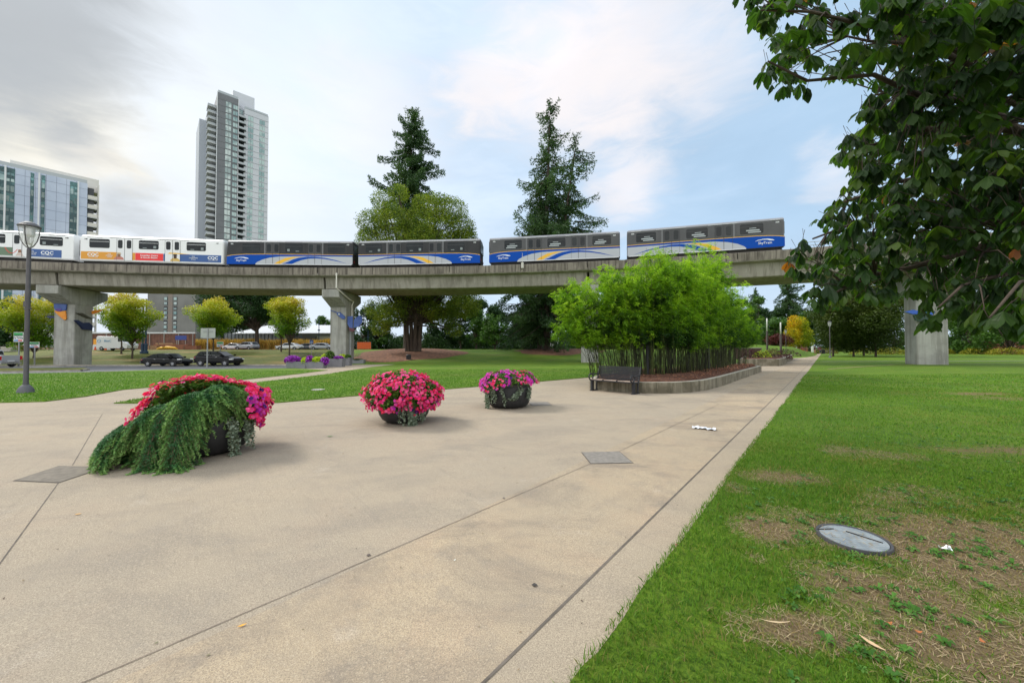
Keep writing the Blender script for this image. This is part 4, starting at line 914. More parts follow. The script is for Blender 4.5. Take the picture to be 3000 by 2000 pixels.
def tree(name, label, p, trunk, blobs, mat, dens=260, size=.25, tr=.18, bark=None, group=None, cat='tree', asp=.6, var=None, shell=.5, up=.3, stems=None, smoothvar=True):
    """trunk: height where the crown starts; blobs: (centre, radii) in local metres"""
    t = thing(name, label, cat, p, 0, group); mb = MB(); cz = max(b[0][2] for b in blobs)
    for (sx, sy) in (stems or [(0, 0)]):
        top = (sx*2.2, sy*2.2, trunk+(cz-trunk)*.6); mb.tube([(sx, sy, -.3), (sx, sy, .15), (sx*1.15+.02, sy*1.15, trunk*.5), (sx*1.5, sy*1.5, trunk), top], [tr*1.5, tr*1.1, tr*.9, tr*.75, tr*.3], 9)
        for b in blobs:
            if random.random() < .85: limb(mb, (sx*1.5, sy*1.5, trunk*random.uniform(.8, 1.1)), (b[0][0], b[0][1], b[0][2]-b[1][2]*.1), tr*.45, tr*.1)
    mb.build('trunk', bark or mbark, t, True)
    P = blobs_leaves(blobs, dens, size, shell=shell); Q = leaf_quads(P, size, asp, up)
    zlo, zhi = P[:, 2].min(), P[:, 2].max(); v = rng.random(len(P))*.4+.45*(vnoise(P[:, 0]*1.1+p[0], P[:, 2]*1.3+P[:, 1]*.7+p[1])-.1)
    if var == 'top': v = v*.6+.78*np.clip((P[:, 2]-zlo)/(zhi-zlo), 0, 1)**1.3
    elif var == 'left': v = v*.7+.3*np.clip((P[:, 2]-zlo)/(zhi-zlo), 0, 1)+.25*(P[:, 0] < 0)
    quads('crown', Q, mat, t, v); return t
def rblobs(n, c, R, r, seed):
    rr = random.Random(seed); out = []
    for i in range(n):
        a = rr.uniform(0, 2*pi); e = rr.uniform(-1, 1); q = rr.uniform(.35, 1)**.5; s = rr.uniform(.75, 1.25)
        out.append(((c[0]+R[0]*cos(a)*sqrt(1-e*e)*q, c[1]+R[1]*sin(a)*sqrt(1-e*e)*q, c[2]+R[2]*e*q), (r*s, r*s, r*s*.75)))
    return out
# --- street trees at the left (crowns turning yellow at the top)
def street(px, py, top, bot, hw, label, seed, y0=30, dens=420):
    p = seat(px, py, y0); s = p.y/1100; zt, zb = (1020-top)*s+1.7-p.z, (1020-bot)*s+1.7-p.z; zc = zb*.46+zt*.54; rz_ = (zt-zb)/2; rx = hw*s*.92; trunk = max(zb*.9, .8)
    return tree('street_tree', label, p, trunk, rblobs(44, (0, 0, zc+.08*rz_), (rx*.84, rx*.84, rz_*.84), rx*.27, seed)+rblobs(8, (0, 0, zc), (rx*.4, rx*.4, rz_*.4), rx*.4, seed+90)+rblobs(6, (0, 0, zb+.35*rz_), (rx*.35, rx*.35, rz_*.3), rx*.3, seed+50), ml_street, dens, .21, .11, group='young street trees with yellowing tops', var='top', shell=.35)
street(100, 1048, 862, 1035, 92, 'large street tree at the far left behind the street lamp', 1)
street(388, 1050, 862, 1000, 72, 'yellow-topped street tree just left of the black sedan', 2)
street(356, 1036, 864, 985, 62, 'street tree standing close behind the one by the black sedan', 3)
street(625, 1029, 876, 985, 72, 'yellow street tree behind the black sport utility car', 4)
street(848, 1041, 868, 1000, 62, 'light green street tree behind the purple planters', 5)
street(824, 1030, 866, 985, 52, 'street tree just behind left of the one by the purple planters', 6)
p = at(752, 80); tree('maple_tree', 'big dark maple behind the street trees, left of the middle pier', p, 4.6, rblobs(26, (-3.8, 0, 9.6), (8, 6, 4.2), 2.6, 12)+rblobs(8, (-1.5, 0, 7.0), (6, 4, 1.5), 1.6, 13), ml_dark, 300, .34, .42, mbarkd, shell=.3)
# --- tall conifers
def conifer(name, label, p, H, prof, mat, seed, nb=170, tr=.5, z0=0, group=None, lean=0, droop=.35, tuft=.3, dens=1.0, stems=((0, 0, 1),), wind=0):
    """prof: list of (relative height, half width in m)"""
    rr = np.random.default_rng(seed); t = thing(name, label, 'tree', p, 0, group); mb = MB()
    hs, ws = zip(*prof); P = []; Dr = []
    for (sx, sy, hf) in stems:
        mb.tube([(sx, sy, -.4), (sx, sy, .5), (sx, sy, H*hf*.5), (sx+lean*.5, sy, H*hf*.97)], [tr*1.35, tr, tr*.6, .04], 10)
        for i in range(nb):
            f = z0+(1-z0)*((i+rr.random())/nb); z = f*H*hf; L = np.interp(f, hs, ws)*rr.uniform(.35, 1.25)*(1 if hf == 1 else .8)
            if L < .15: continue
            az = rr.uniform(0, 2*pi); up = .25*f-.15+rr.normal()*.27; L *= 1 if rr.random() < .8 else .6; dirn = np.array([cos(az), sin(az), 0]); n = max(5, int(L*5.5)); u = np.linspace(.12, 1, n)
            pts = np.array([sx+lean*f*.5, sy, z])+dirn*(u*L)[:, None]; pts[:, 2] += L*(up*u-droop*u**1.2+.30*droop*(u**4)*1.6)
            mb.tube([pts[0], pts[n//2], pts[-1]], [.05+.012*L, .03+.005*L, .012], 4, cap=False)
            side = np.array([-sin(az), cos(az), 0]); k = int((9+5*L)*dens)
            for q in range(n):
                m = max(2, int(k*(1.15-u[q]*.5)*.72)); wd = (.18+.26*L*(1-u[q]*.7)*.45)
                o_ = (rr.random((m, 1))*2-1); pp = pts[q]+side*o_*wd+rr.normal(size=(m, 3))*np.array([.07, .07, .06]); pp[:, 2] -= np.abs(o_[:, 0])*wd*.5+rr.random(m)**1.5*tuft*2.4-.12
                P.append(pp); Dr.append(dirn*.55+side*o_*.7+np.array([0, 0, -.35+.7*(q == n-1)]))
    mb.build('trunk', mbarkd, t, True); P = np.concatenate(P); Dr = np.concatenate(Dr)
    Q = leaf_quads(P, tuft, .34, .1, Dr, .5); quads('crown', Q, mat, t, np.clip(rng.random(len(P))*.6+.5*(vnoise(P[:, 0]*.6, P[:, 2]*.6)-.3), 0, 1)); return t
p = at(1190, 74); HH = 1.7+712*74/1100-p.z
conifer('fir_tree', 'tall dark fir rising behind the feathery yellow-green tree', p, HH, [(0, 2), (.3, 7.2), (.5, 6.8), (.62, 6.6), (.7, 5.6), (.78, 6.0), (.86, 4.6), (.94, 3.6), (.985, 1.9), (1, .5)], ml_fir, 21, 190, .6, .28, lean=2.2, tuft=.5, droop=.3, dens=.75)
p = at(1602, 60); HH = 1.7+738*60/1100-p.z
G2 = 'three tall firs on the bark mound behind the bamboo'
conifer('fir_tree', 'tallest fir of the three on the right bark mound, its trunk in the middle', p, HH, [(.06, 1), (.12, 6.5), (.25, 7.4), (.4, 7.2), (.5, 6.6), (.6, 5.7), (.7, 4.8), (.8, 3.5), (.9, 2.2), (.97, 1.6), (1, .3)], ml_fir, 22, 190, .55, .09, G2, lean=1.2, tuft=.42, dens=.62)
p = at(1647, 61.5); HH = 1.7+640*61.5/1100-p.z
conifer('fir_tree', 'right-hand fir of the three on the right bark mound', p, HH, [(.1, 2), (.3, 6.5), (.5, 7.2), (.7, 5.8), (.85, 3.9), (.95, 2.4), (1, .6)], ml_fir, 23, 115, .5, .2, G2, lean=5, tuft=.42, dens=.5)
p = at(1582, 62.5); HH = 1.7+470*62.5/1100-p.z
conifer('fir_tree', 'left-hand fir of the three on the right bark mound, lower branches hanging', p, HH, [(.05, 3), (.15, 7.2), (.4, 7.6), (.7, 5), (.9, 3), (1, .6)], ml_fir, 24, 150, .42, .1, G2, tuft=.42, droop=.5, dens=.8)
# --- feathery many-stemmed tree on the left mound
p = seat(1212, 1029, 40); s = p.y/1100
def fb(px, py, r, dy=0, fz=.8): return (((px-1212)*s, dy, (1020-py)*s+1.7-p.z), (r, r, r*fz))
B = [fb(1120, 585, 1.9), fb(1160, 556, 1.7, 1), fb(1090, 650, 2.4), fb(1150, 650, 3.0, -1), fb(1225, 650, 3.0, 1), fb(1275, 600, 2.6, .5), fb(1320, 615, 2.6), fb(1345, 660, 2.4, .5), fb(1290, 670, 3.2, -1), fb(1100, 710, 3, 0), fb(1180, 720, 3.4), fb(1260, 720, 3.5, -1), fb(1340, 715, 3, 1),
     fb(1235, 590, 2.2, 1.5), fb(1365, 690, 1.8, 0), fb(1075, 690, 1.5, 0)]
B += [fb(1100+ (i*37) % 270, 790+(i*53) % 130, 2.6, (i % 5)*1.3-2.5, .6) for i in range(16)]+[fb(1110, 905, 2.2), fb(1160, 930, 2.2, -2), fb(1300, 920, 2.4), fb(1345, 900, 2.2, -1), fb(1230, 880, 3, 2), fb(1120, 960, 1.5, -1), fb(1380, 880, 1.8, 1), fb(1330, 965, 1.4, 0)]
tree('cypress_tree', 'huge feathery yellow-green tree with many stems on the left bark mound', p, 5.0, B, ml_ced, 620, .26, .34, mbarkd, asp=.42, shell=.45, stems=[(-.9, 0), (-.35, .2), (.2, -.1), (.75, .1), (.45, .5)], up=.1)
# --- background trees: (px, depth, crown base py, crown top py, half width px, material, kind)
bgt = [(1395, 96, 1005, 905, 42, 'mid', 'rounded mid green tree left of the three firs'), (1450, 90, 1010, 915, 50, 'mid', 'broad mid green tree just left of the three firs'), (1425, 118, 1000, 880, 60, 'dark', 'dark tree behind the gap left of the three firs'), (1350, 100, 1005, 860, 50, 'dark', 'dark tree behind the feathery tree at its right'),
       (1070, 92, 1005, 880, 42, 'dark', 'dark shrubby tree just right of the middle pier'), (1110, 105, 1008, 900, 50, 'mid', 'green tree behind the left bark mound'), (1290, 108, 1008, 900, 60, 'dark', 'dark tree between mound and far lawn'), (1530, 104, 1008, 930, 60, 'dark', 'dark low tree behind the fir trunks'),
       (1700, 110, 1008, 880, 70, 'dark', 'dark tree behind the right-hand fir trunk'), (1800, 100, 1008, 850, 80, 'mid', 'green tree hidden behind the bamboo at its left'), (1950, 105, 1010, 840, 90, 'dark', 'dark tree hidden behind the bamboo'), (2080, 98, 1008, 850, 70, 'mid', 'green tree behind the bamboo at its right'),
       (2205, 92, 1012, 835, 48, 'mid', 'leafy green tree at the right edge of the bamboo'), (2270, 100, 1012, 925, 60, 'mid', 'grey-green tree behind the two white-topped light columns'), (2230, 115, 1012, 890, 40, 'dark', 'dark tree behind the light columns'), (2190, 84, 1012, 960, 30, 'mid', 'low green tree beside the light columns'),
       (2370, 130, 1012, 900, 70, 'mid', 'pale green tree behind the yellow tree'), (955, 118, 1010, 925, 34, 'mid', 'small tree behind the white roofed hall'), (1020, 84, 1008, 870, 24, 'dark', 'dark narrow tree behind the middle pier'), (690, 118, 1000, 840, 60, 'dark', 'dark tree behind the big maple'),
       (2740, 82, 1030, 785, 80, 'mid', 'broad green tree right behind the right pier'), (2850, 74, 1028, 800, 70, 'mid', 'green tree with a slim stem right of the right pier'), (2960, 70, 1030, 770, 80, 'mid', 'green tree at the right edge of the picture'), (2800, 96, 1030, 740, 90, 'mid', 'tall green tree behind the right pier'),
       (2620, 90, 1030, 770, 60, 'mid', 'green tree at the left side of the right pier'), (3080, 76, 1030, 770, 80, 'mid', 'green tree beyond the right edge'), (2900, 100, 1030, 860, 80, 'dark', 'dark tree behind the red flowering shrubs'), (20, 74, 1040, 870, 60, 'dark', 'dark tree at the left frame edge'), (-60, 90, 1030, 850, 70, 'mid', 'tree beyond the left edge'),
       (2480, 120, 1020, 880, 70, 'dark', 'dark tree behind the hornbeam row')]
for i, (px, Y, pb_, pt_, hw, mk, lb) in enumerate(bgt):
    p = at(px, Y); s = Y/1100; zb = (1020-pb_)*s+1.7-p.z; zt = (1020-pt_)*s+1.7-p.z; R = hw*s; zc = (zb+zt)/2; rz_ = max((zt-zb)/2, 1)
    tree('broadleaf_tree', lb, p, max(zb*.8, .8), rblobs(16, (0, 0, zc+.2*rz_), (R*.75, R*.6, rz_*.78), max(.32*min(R, rz_*1.2), .9), 100+i)+rblobs(8, (0, 0, zb+.35*rz_), (R*.85, R*.6, rz_*.35), max(.26*R, .8), 200+i), ml_mid if mk == 'mid' else ml_dark, 190, .34+.0016*Y, .22, mbarkd, 'trees at the far side of the park', shell=.35)
# far conifers over the path
for i, (px, Y, top, hw, lb) in enumerate([(2310, 150, 800, 62, 'dark blue-green conifer standing over the far end of the path'), (2440, 160, 850, 45, 'dark conifer just right of the one over the path'), (2215, 170, 840, 40, 'far conifer at the right edge of the bamboo')]):
    p = at(px, Y); H_ = 1.7+(1020-top)*Y/1100-p.z; R = hw*Y/1100
    conifer('fir_tree', lb, p, H_, [(0, R*.9), (.2, R*1.05), (.5, R*.95), (.8, R*.6), (1, .3)], ml_dark if 0 else ml_fir, 60+i, 110, .5, .02, 'far conifers', tuft=.75, dens=.55, droop=.3)
# yellow tree, red maple
p = at(2340, 92); s = 92/1100
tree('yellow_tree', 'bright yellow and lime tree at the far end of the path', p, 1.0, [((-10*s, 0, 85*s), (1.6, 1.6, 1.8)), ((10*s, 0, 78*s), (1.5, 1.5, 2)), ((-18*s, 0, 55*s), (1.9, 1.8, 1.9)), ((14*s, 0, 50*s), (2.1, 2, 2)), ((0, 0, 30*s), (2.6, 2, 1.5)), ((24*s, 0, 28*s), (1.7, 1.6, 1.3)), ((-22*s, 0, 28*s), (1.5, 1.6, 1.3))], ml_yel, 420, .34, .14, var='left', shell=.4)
p = at(2283, 84); s = 84/1100
tree('red_maple', 'low dark red maple behind the second light column', p, .8, [((-20*s, 0, 18*s), (1.8, 1.5, 1.0)), ((5*s, 0, 24*s), (2.2, 1.5, 1.1)), ((22*s, 0, 16*s), (1.6, 1.5, 1.0))], ml_red, 420, .3, .1, shell=.4)
# hornbeams in a row, right of the path
for i, (px, Y, hw, top, lb) in enumerate([(2440, 62, 68, 815, 'dense dark hornbeam just right of the path lamp'), (2500, 60, 78, 785, 'dense dark hornbeam, second from the path'), (2565, 58, 76, 800, 'dense dark hornbeam, next to the right pier'), (2530, 66, 78, 775, 'dense dark hornbeam in the second row')]):
    p = at(px, Y); s = Y/1100; zt = (1020-top)*s+1.7-p.z; zb = 1.9; R = hw*s
    B = [((random.uniform(-.5, .5)*R, random.uniform(-.5, .5)*R, zb+(zt-zb)*f), (R*w_*.62, R*w_*.62, (zt-zb)*.18)) for f, w_ in ((.08, .9), (.2, 1.1), (.35, 1.15), (.5, 1.05), (.65, .9), (.8, .65), (.93, .35)) for _ in range(2)]
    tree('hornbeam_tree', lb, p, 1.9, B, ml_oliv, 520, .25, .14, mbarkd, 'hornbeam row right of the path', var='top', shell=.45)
# hedges and beds
def mound(name, label, cat, p, rx, ry, rz_, mat, n, size, group=None, kind=None, base=None):
    t = thing(name, label, cat, p, 0, group); P = ell(n, (0, 0, 0), (rx, ry, rz_), .75); P = P[P[:, 2] > -.1*rz_]; P[:, 2] = np.abs(P[:, 2])*(.75+.5*vnoise(P[:, 0]*2.5+p[0], P[:, 1]*2.5+p[1]))
    quads('foliage', leaf_quads(P, size, .55, .4), mat, t, rng.random(len(P))); mb = MB()
    mb.lathe([(.05, 0), (.06, rz_*.35)], 6); 
    for k in range(5): a = k*1.26; mb.tube([(0, 0, 0), (cos(a)*rx*.5, sin(a)*ry*.5, rz_*.55)], [.03, .012], 5)
    mb.build('stems', mbarkd, t); return t
ml_gold = leafm('leaves_gold', [(.09, .13, .012), (.26, .25, .02), (.40, .34, .03)], .2); ml_pinkb = leafm('flowers_coral', [(.06, .10, .03), (.42, .06, .08), (.55, .12, .12)], .2)
for i, (px, Y, rx, rz_, m, lb) in enumerate([(2870, 72, 3.6, 1.25, ml_gold, 'low golden shrub bed, left part, behind the right lawn'), (2950, 68, 3.6, 1.3, ml_gold, 'low golden shrub bed, right part, behind the right lawn'), (3040, 66, 3.4, 1.3, ml_gold, 'low golden shrub beyond the right edge'), (2765, 76, 1.6, 1.2, ml_gold, 'small golden shrub touching the right pier'),
                         (2900, 78, 2.0, 2.5, ml_pinkb, 'coral red flowering shrub, smaller, left'), (2975, 77, 2.6, 2.7, ml_pinkb, 'coral red flowering shrub, larger, right'), (2550, 76, 4.5, 1.4, ml_gold, 'yellow-green hedge behind the hornbeam trunks'), (2610, 74, 3, 1.4, ml_gold, 'yellow-green hedge just left of the right pier'), (2422, 92, 2.6, 1.3, ml_gold, 'yellow-green hedge beside the far bin')]):
    mound('flowering_shrub' if m is ml_pinkb else 'golden_shrub', lb, 'shrub', at(px, Y), rx, 1.6, rz_, m, 2600, .2, 'shrub beds at the far right')
ml_orf = leafm('flowers_orange_red', [(.1, .12, .03), (.75, .07, .02), (.8, .2, .03)], .2)
for px, Y, rx, lb in ((2330, 92, 3.0, 'orange-red flower bed at the left edge of the far path'), (2300, 98, 2.2, 'scarlet flower bed behind the light columns'), (2278, 110, 2.0, 'far scarlet flower bed left of the red maple')): mound('flower_bed', lb, 'flowers', at(px, Y), rx, 1.2, .8, ml_orf, 900, .22, 'red flower beds')
BELT = []
for i in range(34):
    px = 985+i*37+random.uniform(-10, 10); Y = 112+random.uniform(-6, 10)
    q = at(px, Y); P = ell(1900, (0, 0, 0), (4.2, 2, 3.2+2.4*random.random()), .7); P[:, 2] = np.abs(P[:, 2])-.3; BELT.append(P+np.array(q))
BELT = np.concatenate(BELT); tag(quads('shrub_belt', leaf_quads(BELT, .6, .55, .4), ml_dark, None, rng.random(len(BELT))), kind='stuff')
for px, Y, w_, lb in ((2745, 90, 5, 'dark green undergrowth right of the pier'), (2830, 84, 6, 'dark green undergrowth behind the golden shrubs'), (2930, 86, 6, 'dark undergrowth behind the coral shrubs'), (2380, 140, 8, 'dark undergrowth at the end of the path'), (1480, 120, 14, 'dark hedge on the far side of the park lawn'), (1330, 118, 12, 'dark hedge behind the left mound'), (2240, 120, 12, 'dark hedge beyond the left lawn rise'), (1120, 112, 8, 'dark hedge right of the middle pier'), (1650, 120, 10, 'dark hedge behind the firs'), (2660, 95, 9, 'dark hedge behind the right pier'), (1230, 104, 9, 'dark shrub mass straight behind the feathery tree'), (1400, 108, 9, 'green shrub mass left of the three firs'), (1560, 112, 9, 'dark shrub mass between the fir trunks'), (1720, 104, 8, 'dark shrub mass left of the bamboo'), (1040, 100, 6, 'dark shrub mass beside the middle pier'), (1820, 110, 10, 'shrub mass behind the bamboo at the left'), (1960, 112, 12, 'shrub mass behind the bamboo centre'), (2100, 108, 10, 'shrub mass behind the bamboo at the right'), (760, 130, 10, 'shrub mass behind the hall')):
    mound('hedge', lb, 'hedge', at(px, Y), w_, 2.5, 4.6, ml_dark if Y > 90 else ml_mid, 5200, .5, 'dark hedges round the park')
# tall golden grasses in front of the hall
mg_ = leafm('ornamental_grass', [(.22, .18, .04), (.60, .33, .07), (.75, .50, .14)], .25)
n = 16000; gx = rng.uniform(0, 1, n); px = 575+gx*430; Yg = rng.uniform(82, 86, n); X = (px-1500)/F*Yg; Z0 = terr(X, Yg); h = rng.uniform(1.1, 2.5, n)*(.75+.4*vnoise(px*.05, Yg))
tag(blades('ornamental_grass', X, Yg, Z0, h, np.full(n, .13), rng.random(n), mg_, .16), kind='stuff')
# bark mulch round the big trees
def mulch(name, cx, cy, rx, ry, mat, col=None):
    mb = MB(); N = 40; R = 9; vs = [(cx, cy, float(terr(cx, cy))+.02)]
    for r in range(1, R+1):
        for k in range(N):
            a = 2*pi*k/N; q = r/R*(1+.10*sin(3*a+1)+.05*sin(7*a)); x = cx+rx*q*cos(a); y = cy+ry*q*sin(a); vs.append((x, y, float(terr(x, y))+.03-.045*(r == R)))
    fs = [(0, 1+k, 1+(k+1) % N) for k in range(N)]+[(1+(r-1)*N+k, 1+r*N+k, 1+r*N+(k+1) % N, 1+(r-1)*N+(k+1) % N) for r in range(1, R) for k in range(N)]
    mb.add(vs, fs); struct(mb.build(name, mat, smooth=True))
mulch('mulch_bed', -15.0, 54.5, 7.6, 8.5, mmulch2); mulch('mulch_bed', 7.4, 60.5, 7.2, 6, mmulch2); mulch('mulch_bed', -55, 77, 12, 3.2, mmulch2)
# ================================================================== street furniture
mlamp = M('lamp_paint', (.058, .055, .060), .5, (.085, .08, .085), .6, 3); mlampd = M('lamp_dome', (.085, .09, .10), .6, (.13, .13, .14), .6, 6, bump=.2)
mclear = bpy.data.materials.new('clear_glass'); mclear.use_nodes = True
_b = mclear.node_tree.nodes['Principled BSDF']; _b.inputs['Base Color'].default_value = (.9, .93, .93, 1); _b.inputs['Roughness'].default_value = .12; _b.inputs['Alpha'].default_value = .34; _b.inputs['Specular IOR Level'].default_value = .7
mlouv = M('lamp_louver', (.42, .42, .42), .35, metal=.6)
def lamp(px, py, top, label, H=None, n=20):
    p = gnd(px, py); s = p.y/1100; H = (py-top)*s if H is None else H
    t = thing('street_lamp', label, 'street lamp', p, 0, 'bowl-headed park lamps'); k = H/5.9; rk = .66*k
    mb = MB(); mb.lathe([(.0, .30*k), (.10*rk, .30*k), (.14*rk, .285*k), (.22*rk, .22*k), (.29*rk, .12*k), (.315*rk, .0), (.33*rk, -.05)], n); mb.build('base', mlampd, t, True)
    mb = MB(); mb.lathe([(.11*rk, .25*k), (.11*rk, .34*k), (.098*rk, .36*k), (.088*rk, 2.6*k), (.105*rk, 3.35*k), (.105*rk, 3.5*k), (.085*rk, 3.55*k), (.078*rk, 4.9*k), (.055*rk, 5.0*k), (.0, 5.0*k)], n); mb.build('pole', mlamp, t, True)
    mb = MB(); mb.lathe([(.06*rk, 4.98*k), (.16*rk, 5.06*k), (.27*rk, 5.22*k), (.34*rk, 5.45*k), (.375*rk, 5.7*k)], 28); mb.build('glass_bowl', mclear, t, True)
    mb = MB()
    for q in range(4):
        a = q*pi/2+.5; mb.tube([(cos(a)*r, sin(a)*r, z_*k) for r, z_ in ((.07*rk, 4.98), (.18*rk, 5.07), (.285*rk, 5.22), (.355*rk, 5.45), (.39*rk, 5.7))], .014*k, 6)
    mb.lathe([(.37*rk, 5.67*k), (.41*rk, 5.69*k), (.41*rk, 5.73*k), (.37*rk, 5.75*k), (.37*rk, 5.67*k)], 28); mb.build('bracket', mlamp, t)
    mb = MB(); mb.lathe([(.375*rk, 5.73*k), (.30*rk, 5.80*k), (.16*rk, 5.86*k), (.0, 5.88*k)], 28); mb.build('cap', mlampd, t, True)
    mb = MB(); mb.lathe([(.0, 5.36*k), (.15*rk, 5.36*k), (.2*rk, 5.42*k), (.2*rk, 5.62*k), (.0, 5.64*k)], 20)
    for q in range(10): a = q*pi/5; mb.tube([(cos(a)*.11*rk, sin(a)*.11*rk, 5.12*k), (cos(a)*.14*rk, sin(a)*.14*rk, 5.38*k)], .009*k, 4)
    mb.lathe([(.0, 5.08*k), (.10*rk, 5.1*k), (.12*rk, 5.14*k), (.0, 5.15*k)], 14); mb.build('lantern', mlouv, t)
    return t
L0 = lamp(75, 1152, 646, 'large dark park lamp with glass bowl on the left lawn, front left')
mb = MB(); mb.tube([(-.14, 0, 3.42), (.14, 0, 3.42)], .03, 6); mb.box(-.13, -.06, -.05, .05, 3.5, 3.72, ch=.01); mb.build('banner_clamp', mlamp, L0)
lamp(2432, 1048, 940, 'small-looking park lamp at the right edge of the path before the hornbeams')
lamp(2303, 1043, 965, 'slim park lamp behind the far planter, left of the yellow tree')
mwht = M('column_light', (.78, .78, .76), .4); mcol = M('column_brown', (.085, .07, .065), .6)
for px, pb_, tp, lb in ((2248, 1038, 932, 'taller white-topped light column above the shrub bed'), (2288, 1040, 944, 'shorter white-topped light column above the shrub bed')):
    p = gnd(px, pb_+4); H = (pb_+4-tp)*p.y/1100; t = thing('light_column', lb, 'light', p, 0, 'two white-topped light columns')
    mb = MB(); mb.box(-.14, .14, -.12, .12, 0, H*.66, ch=.03); mb.build('post', mcol, t); mb = MB(); mb.lathe([(.0, H*.66), (.10, H*.66), (.10, H*.99), (.06, H), (.0, H)], 12); mb.build('light_tube', mwht, t, True)
# --- bowl planters with petunias
mbowl = M('bowl_black', (.018, .018, .019), .55, (.03, .03, .032), .6, 4, bump=.1, bscale=40, spec=.35); msoil = M('soil', (.03, .02, .015), 1)
mpet = M('petals', (.8, .03, .15), .55, acols=[(.72, .01, .07), (.85, .02, .17), (.85, .06, .33), (.90, .12, .30), (.70, .04, .42), (.55, .03, .55), (.04, .012, .14)], trans=.3, spec=.25)
mpet.node_tree.nodes['Color Ramp'].color_ramp.interpolation = 'LINEAR'
mpl = leafm('petunia_leaves', [(.035, .09, .012), (.07, .16, .02), (.13, .22, .035)], .25); mvine = leafm('vine_leaves', [(.11, .16, .10), (.22, .28, .20), (.34, .40, .32)], .15); mstamen = M('flower_throat', (.75, .55, .15), .6)
def flower_heads(name, C, N, r, var, parent):
    """five-lobed trumpet flowers at C facing N"""
    a = np.cross(N, rng.normal(size=N.shape)); a = unit(a); b = np.cross(N, a); Q = []; V = []
    rot = rng.uniform(0, 6.28, len(C))
    for k in range(5):
        t0, t1, tm = rot+k*1.2566, rot+(k+1)*1.2566, rot+(k+.5)*1.2566
        e = lambda t, q, h: C+(a*np.cos(t)[:, None]+b*np.sin(t)[:, None])*(r*q)[:, None]+N*(r*h)[:, None]
        Q.append(np.stack([C-N*(r*.3)[:, None], e(t0, .82, .12), e(tm, 1.05, .02), e(t1, .82, .12)], 1)); V.append(np.clip(var+rng.normal(size=len(C))*.012, 0, 1))
    return quads(name, np.concatenate(Q), mpet, parent, np.concatenate(V))
def petunia(px, py, label, R, Hb, prof, dome, nfl, seed, pinkmix, trails, spill, cut=None):
    p = gnd(px, py); t = thing('bowl_planter', label, 'planter', p, 0, 'black bowl planters with pink petunias')
    mb = MB(); mb.lathe([(r*R, z_*Hb) for r, z_ in prof], 48); o = mb.build('bowl', mbowl, t, True)
    mb = MB(); mb.lathe([(R*.93, Hb*.9), (.0, Hb*.96)], 24); mb.build('soil', msoil, t)
    rx, rz_, zc = dome
    # flower mass: points over a lumpy dome that spills over the rim
    def surf(n, q0=.97, q1=1.03):
        d = unit(rng.normal(size=(n, 3))); d[:, 2] = d[:, 2]*.9; az = np.arctan2(d[:, 1], d[:, 0]); sp = np.interp((az+pi) % (2*pi), np.linspace(0, 2*pi, len(spill)), spill)
        k = d[:, 2] > -sp; d = d[k]; az = az[k]; lump = .86+.24*vnoise(az*2.2+seed, d[:, 2]*3+seed)+.10*vnoise(az*7, d[:, 2]*7)
        q = rng.uniform(q0, q1, len(d)); P = np.stack([d[:, 0]*rx*lump*q, d[:, 1]*rx*lump*q, zc+np.where(d[:, 2] > 0, d[:, 2]*rz_, d[:, 2]*Hb*1.15)*lump*q], 1)
        P[:, 2] = np.maximum(P[:, 2], .12); return P, d
    P, d = surf(int(min(nfl, 2200)*3.2), .72, .98 if not cut else .90)
    if cut: gk = cut(P*1.03); P = P[gk]
    quads('leaves', leaf_quads(P, .085, .6, .2), mpl, t, rng.random(len(P)))
    P, d = surf(nfl, .93, 1.07); gk = vnoise(P[:, 0]*7+seed, P[:, 2]*7+P[:, 1]*5) > (.12 if cut else .33); P, d = P[gk], d[gk]
    if cut: gk = cut(P); P, d = P[gk], d[gk]
    N = unit(d+np.array([0, -.15, .35])+rng.normal(size=d.shape)*.35)
    g_ = vnoise(P[:, 0]*3+seed*3, P[:, 1]*3+P[:, 2]*3); kk = rng.random(len(P)); v = np.where(g_ > 1-pinkmix, rng.uniform(.60, .86, len(P)), rng.uniform(0, .52, len(P))); v = np.where(kk < .03, 1.0, v)
    flower_heads('flowers', P, N, rng.uniform(.024, .046, len(P)), v, t)
    c_ = P+N*.004; quads('flower_throats', leaf_quads(c_[:len(c_)//2], .014, .9, .2), mstamen, t)['kind'] = 'stuff'
    # silvery trailing vines
    TP = []; TD = []; mb = MB()
    for (az, L, sw, n) in trails:
        for q in range(n):
            a = radians(az+random.uniform(-7, 7)); pts = [Vector((cos(a)*R*.95, sin(a)*R*.95, Hb*1.0)), Vector((cos(a)*R*1.08, sin(a)*R*1.08, Hb*.9))]; l = L*random.uniform(.6, 1.05); m = 12
            for i in range(m):
                f = (i+1)/m; a2_ = a+sw*f*random.uniform(.6, 1.2)*.35; rr = R*1.08+.02*random.random(); pts.append(Vector((cos(a2_)*rr, sin(a2_)*rr, max(.02, Hb*.9-l*f))))
            mb.tube(pts, .004, 4, cap=False); pts = np.array([list(x) for x in pts])
            for i in range(len(pts)-1):
                w_ = np.linspace(0, 1, 5)[:, None]; TP.append(pts[i]*(1-w_)+pts[i+1]*w_+rng.normal(size=(5, 3))*.018)
    TP = np.concatenate(TP); quads('trailing_vine', leaf_quads(TP, .045, .75, .2), mvine, t, rng.random(len(TP))); mb.build('vine_stem', M('vine_stem', (.1, .1, .05), .8), t)
    return t
BP = [(.0, .0), (.5, .0), (.66, .03), (.82, .14), (.93, .32), (.985, .55), (1.0, .8), (1.0, 1.0), (.95, 1.0), (.93, .85), (.6, .8)]
BP2 = [(.0, .0), (.62, .0), (.78, .04), (.9, .14), (.965, .3), (.99, .55), (1.0, .97), (.985, 1.0), (.95, 1.0), (.93, .85), (.6, .8)]
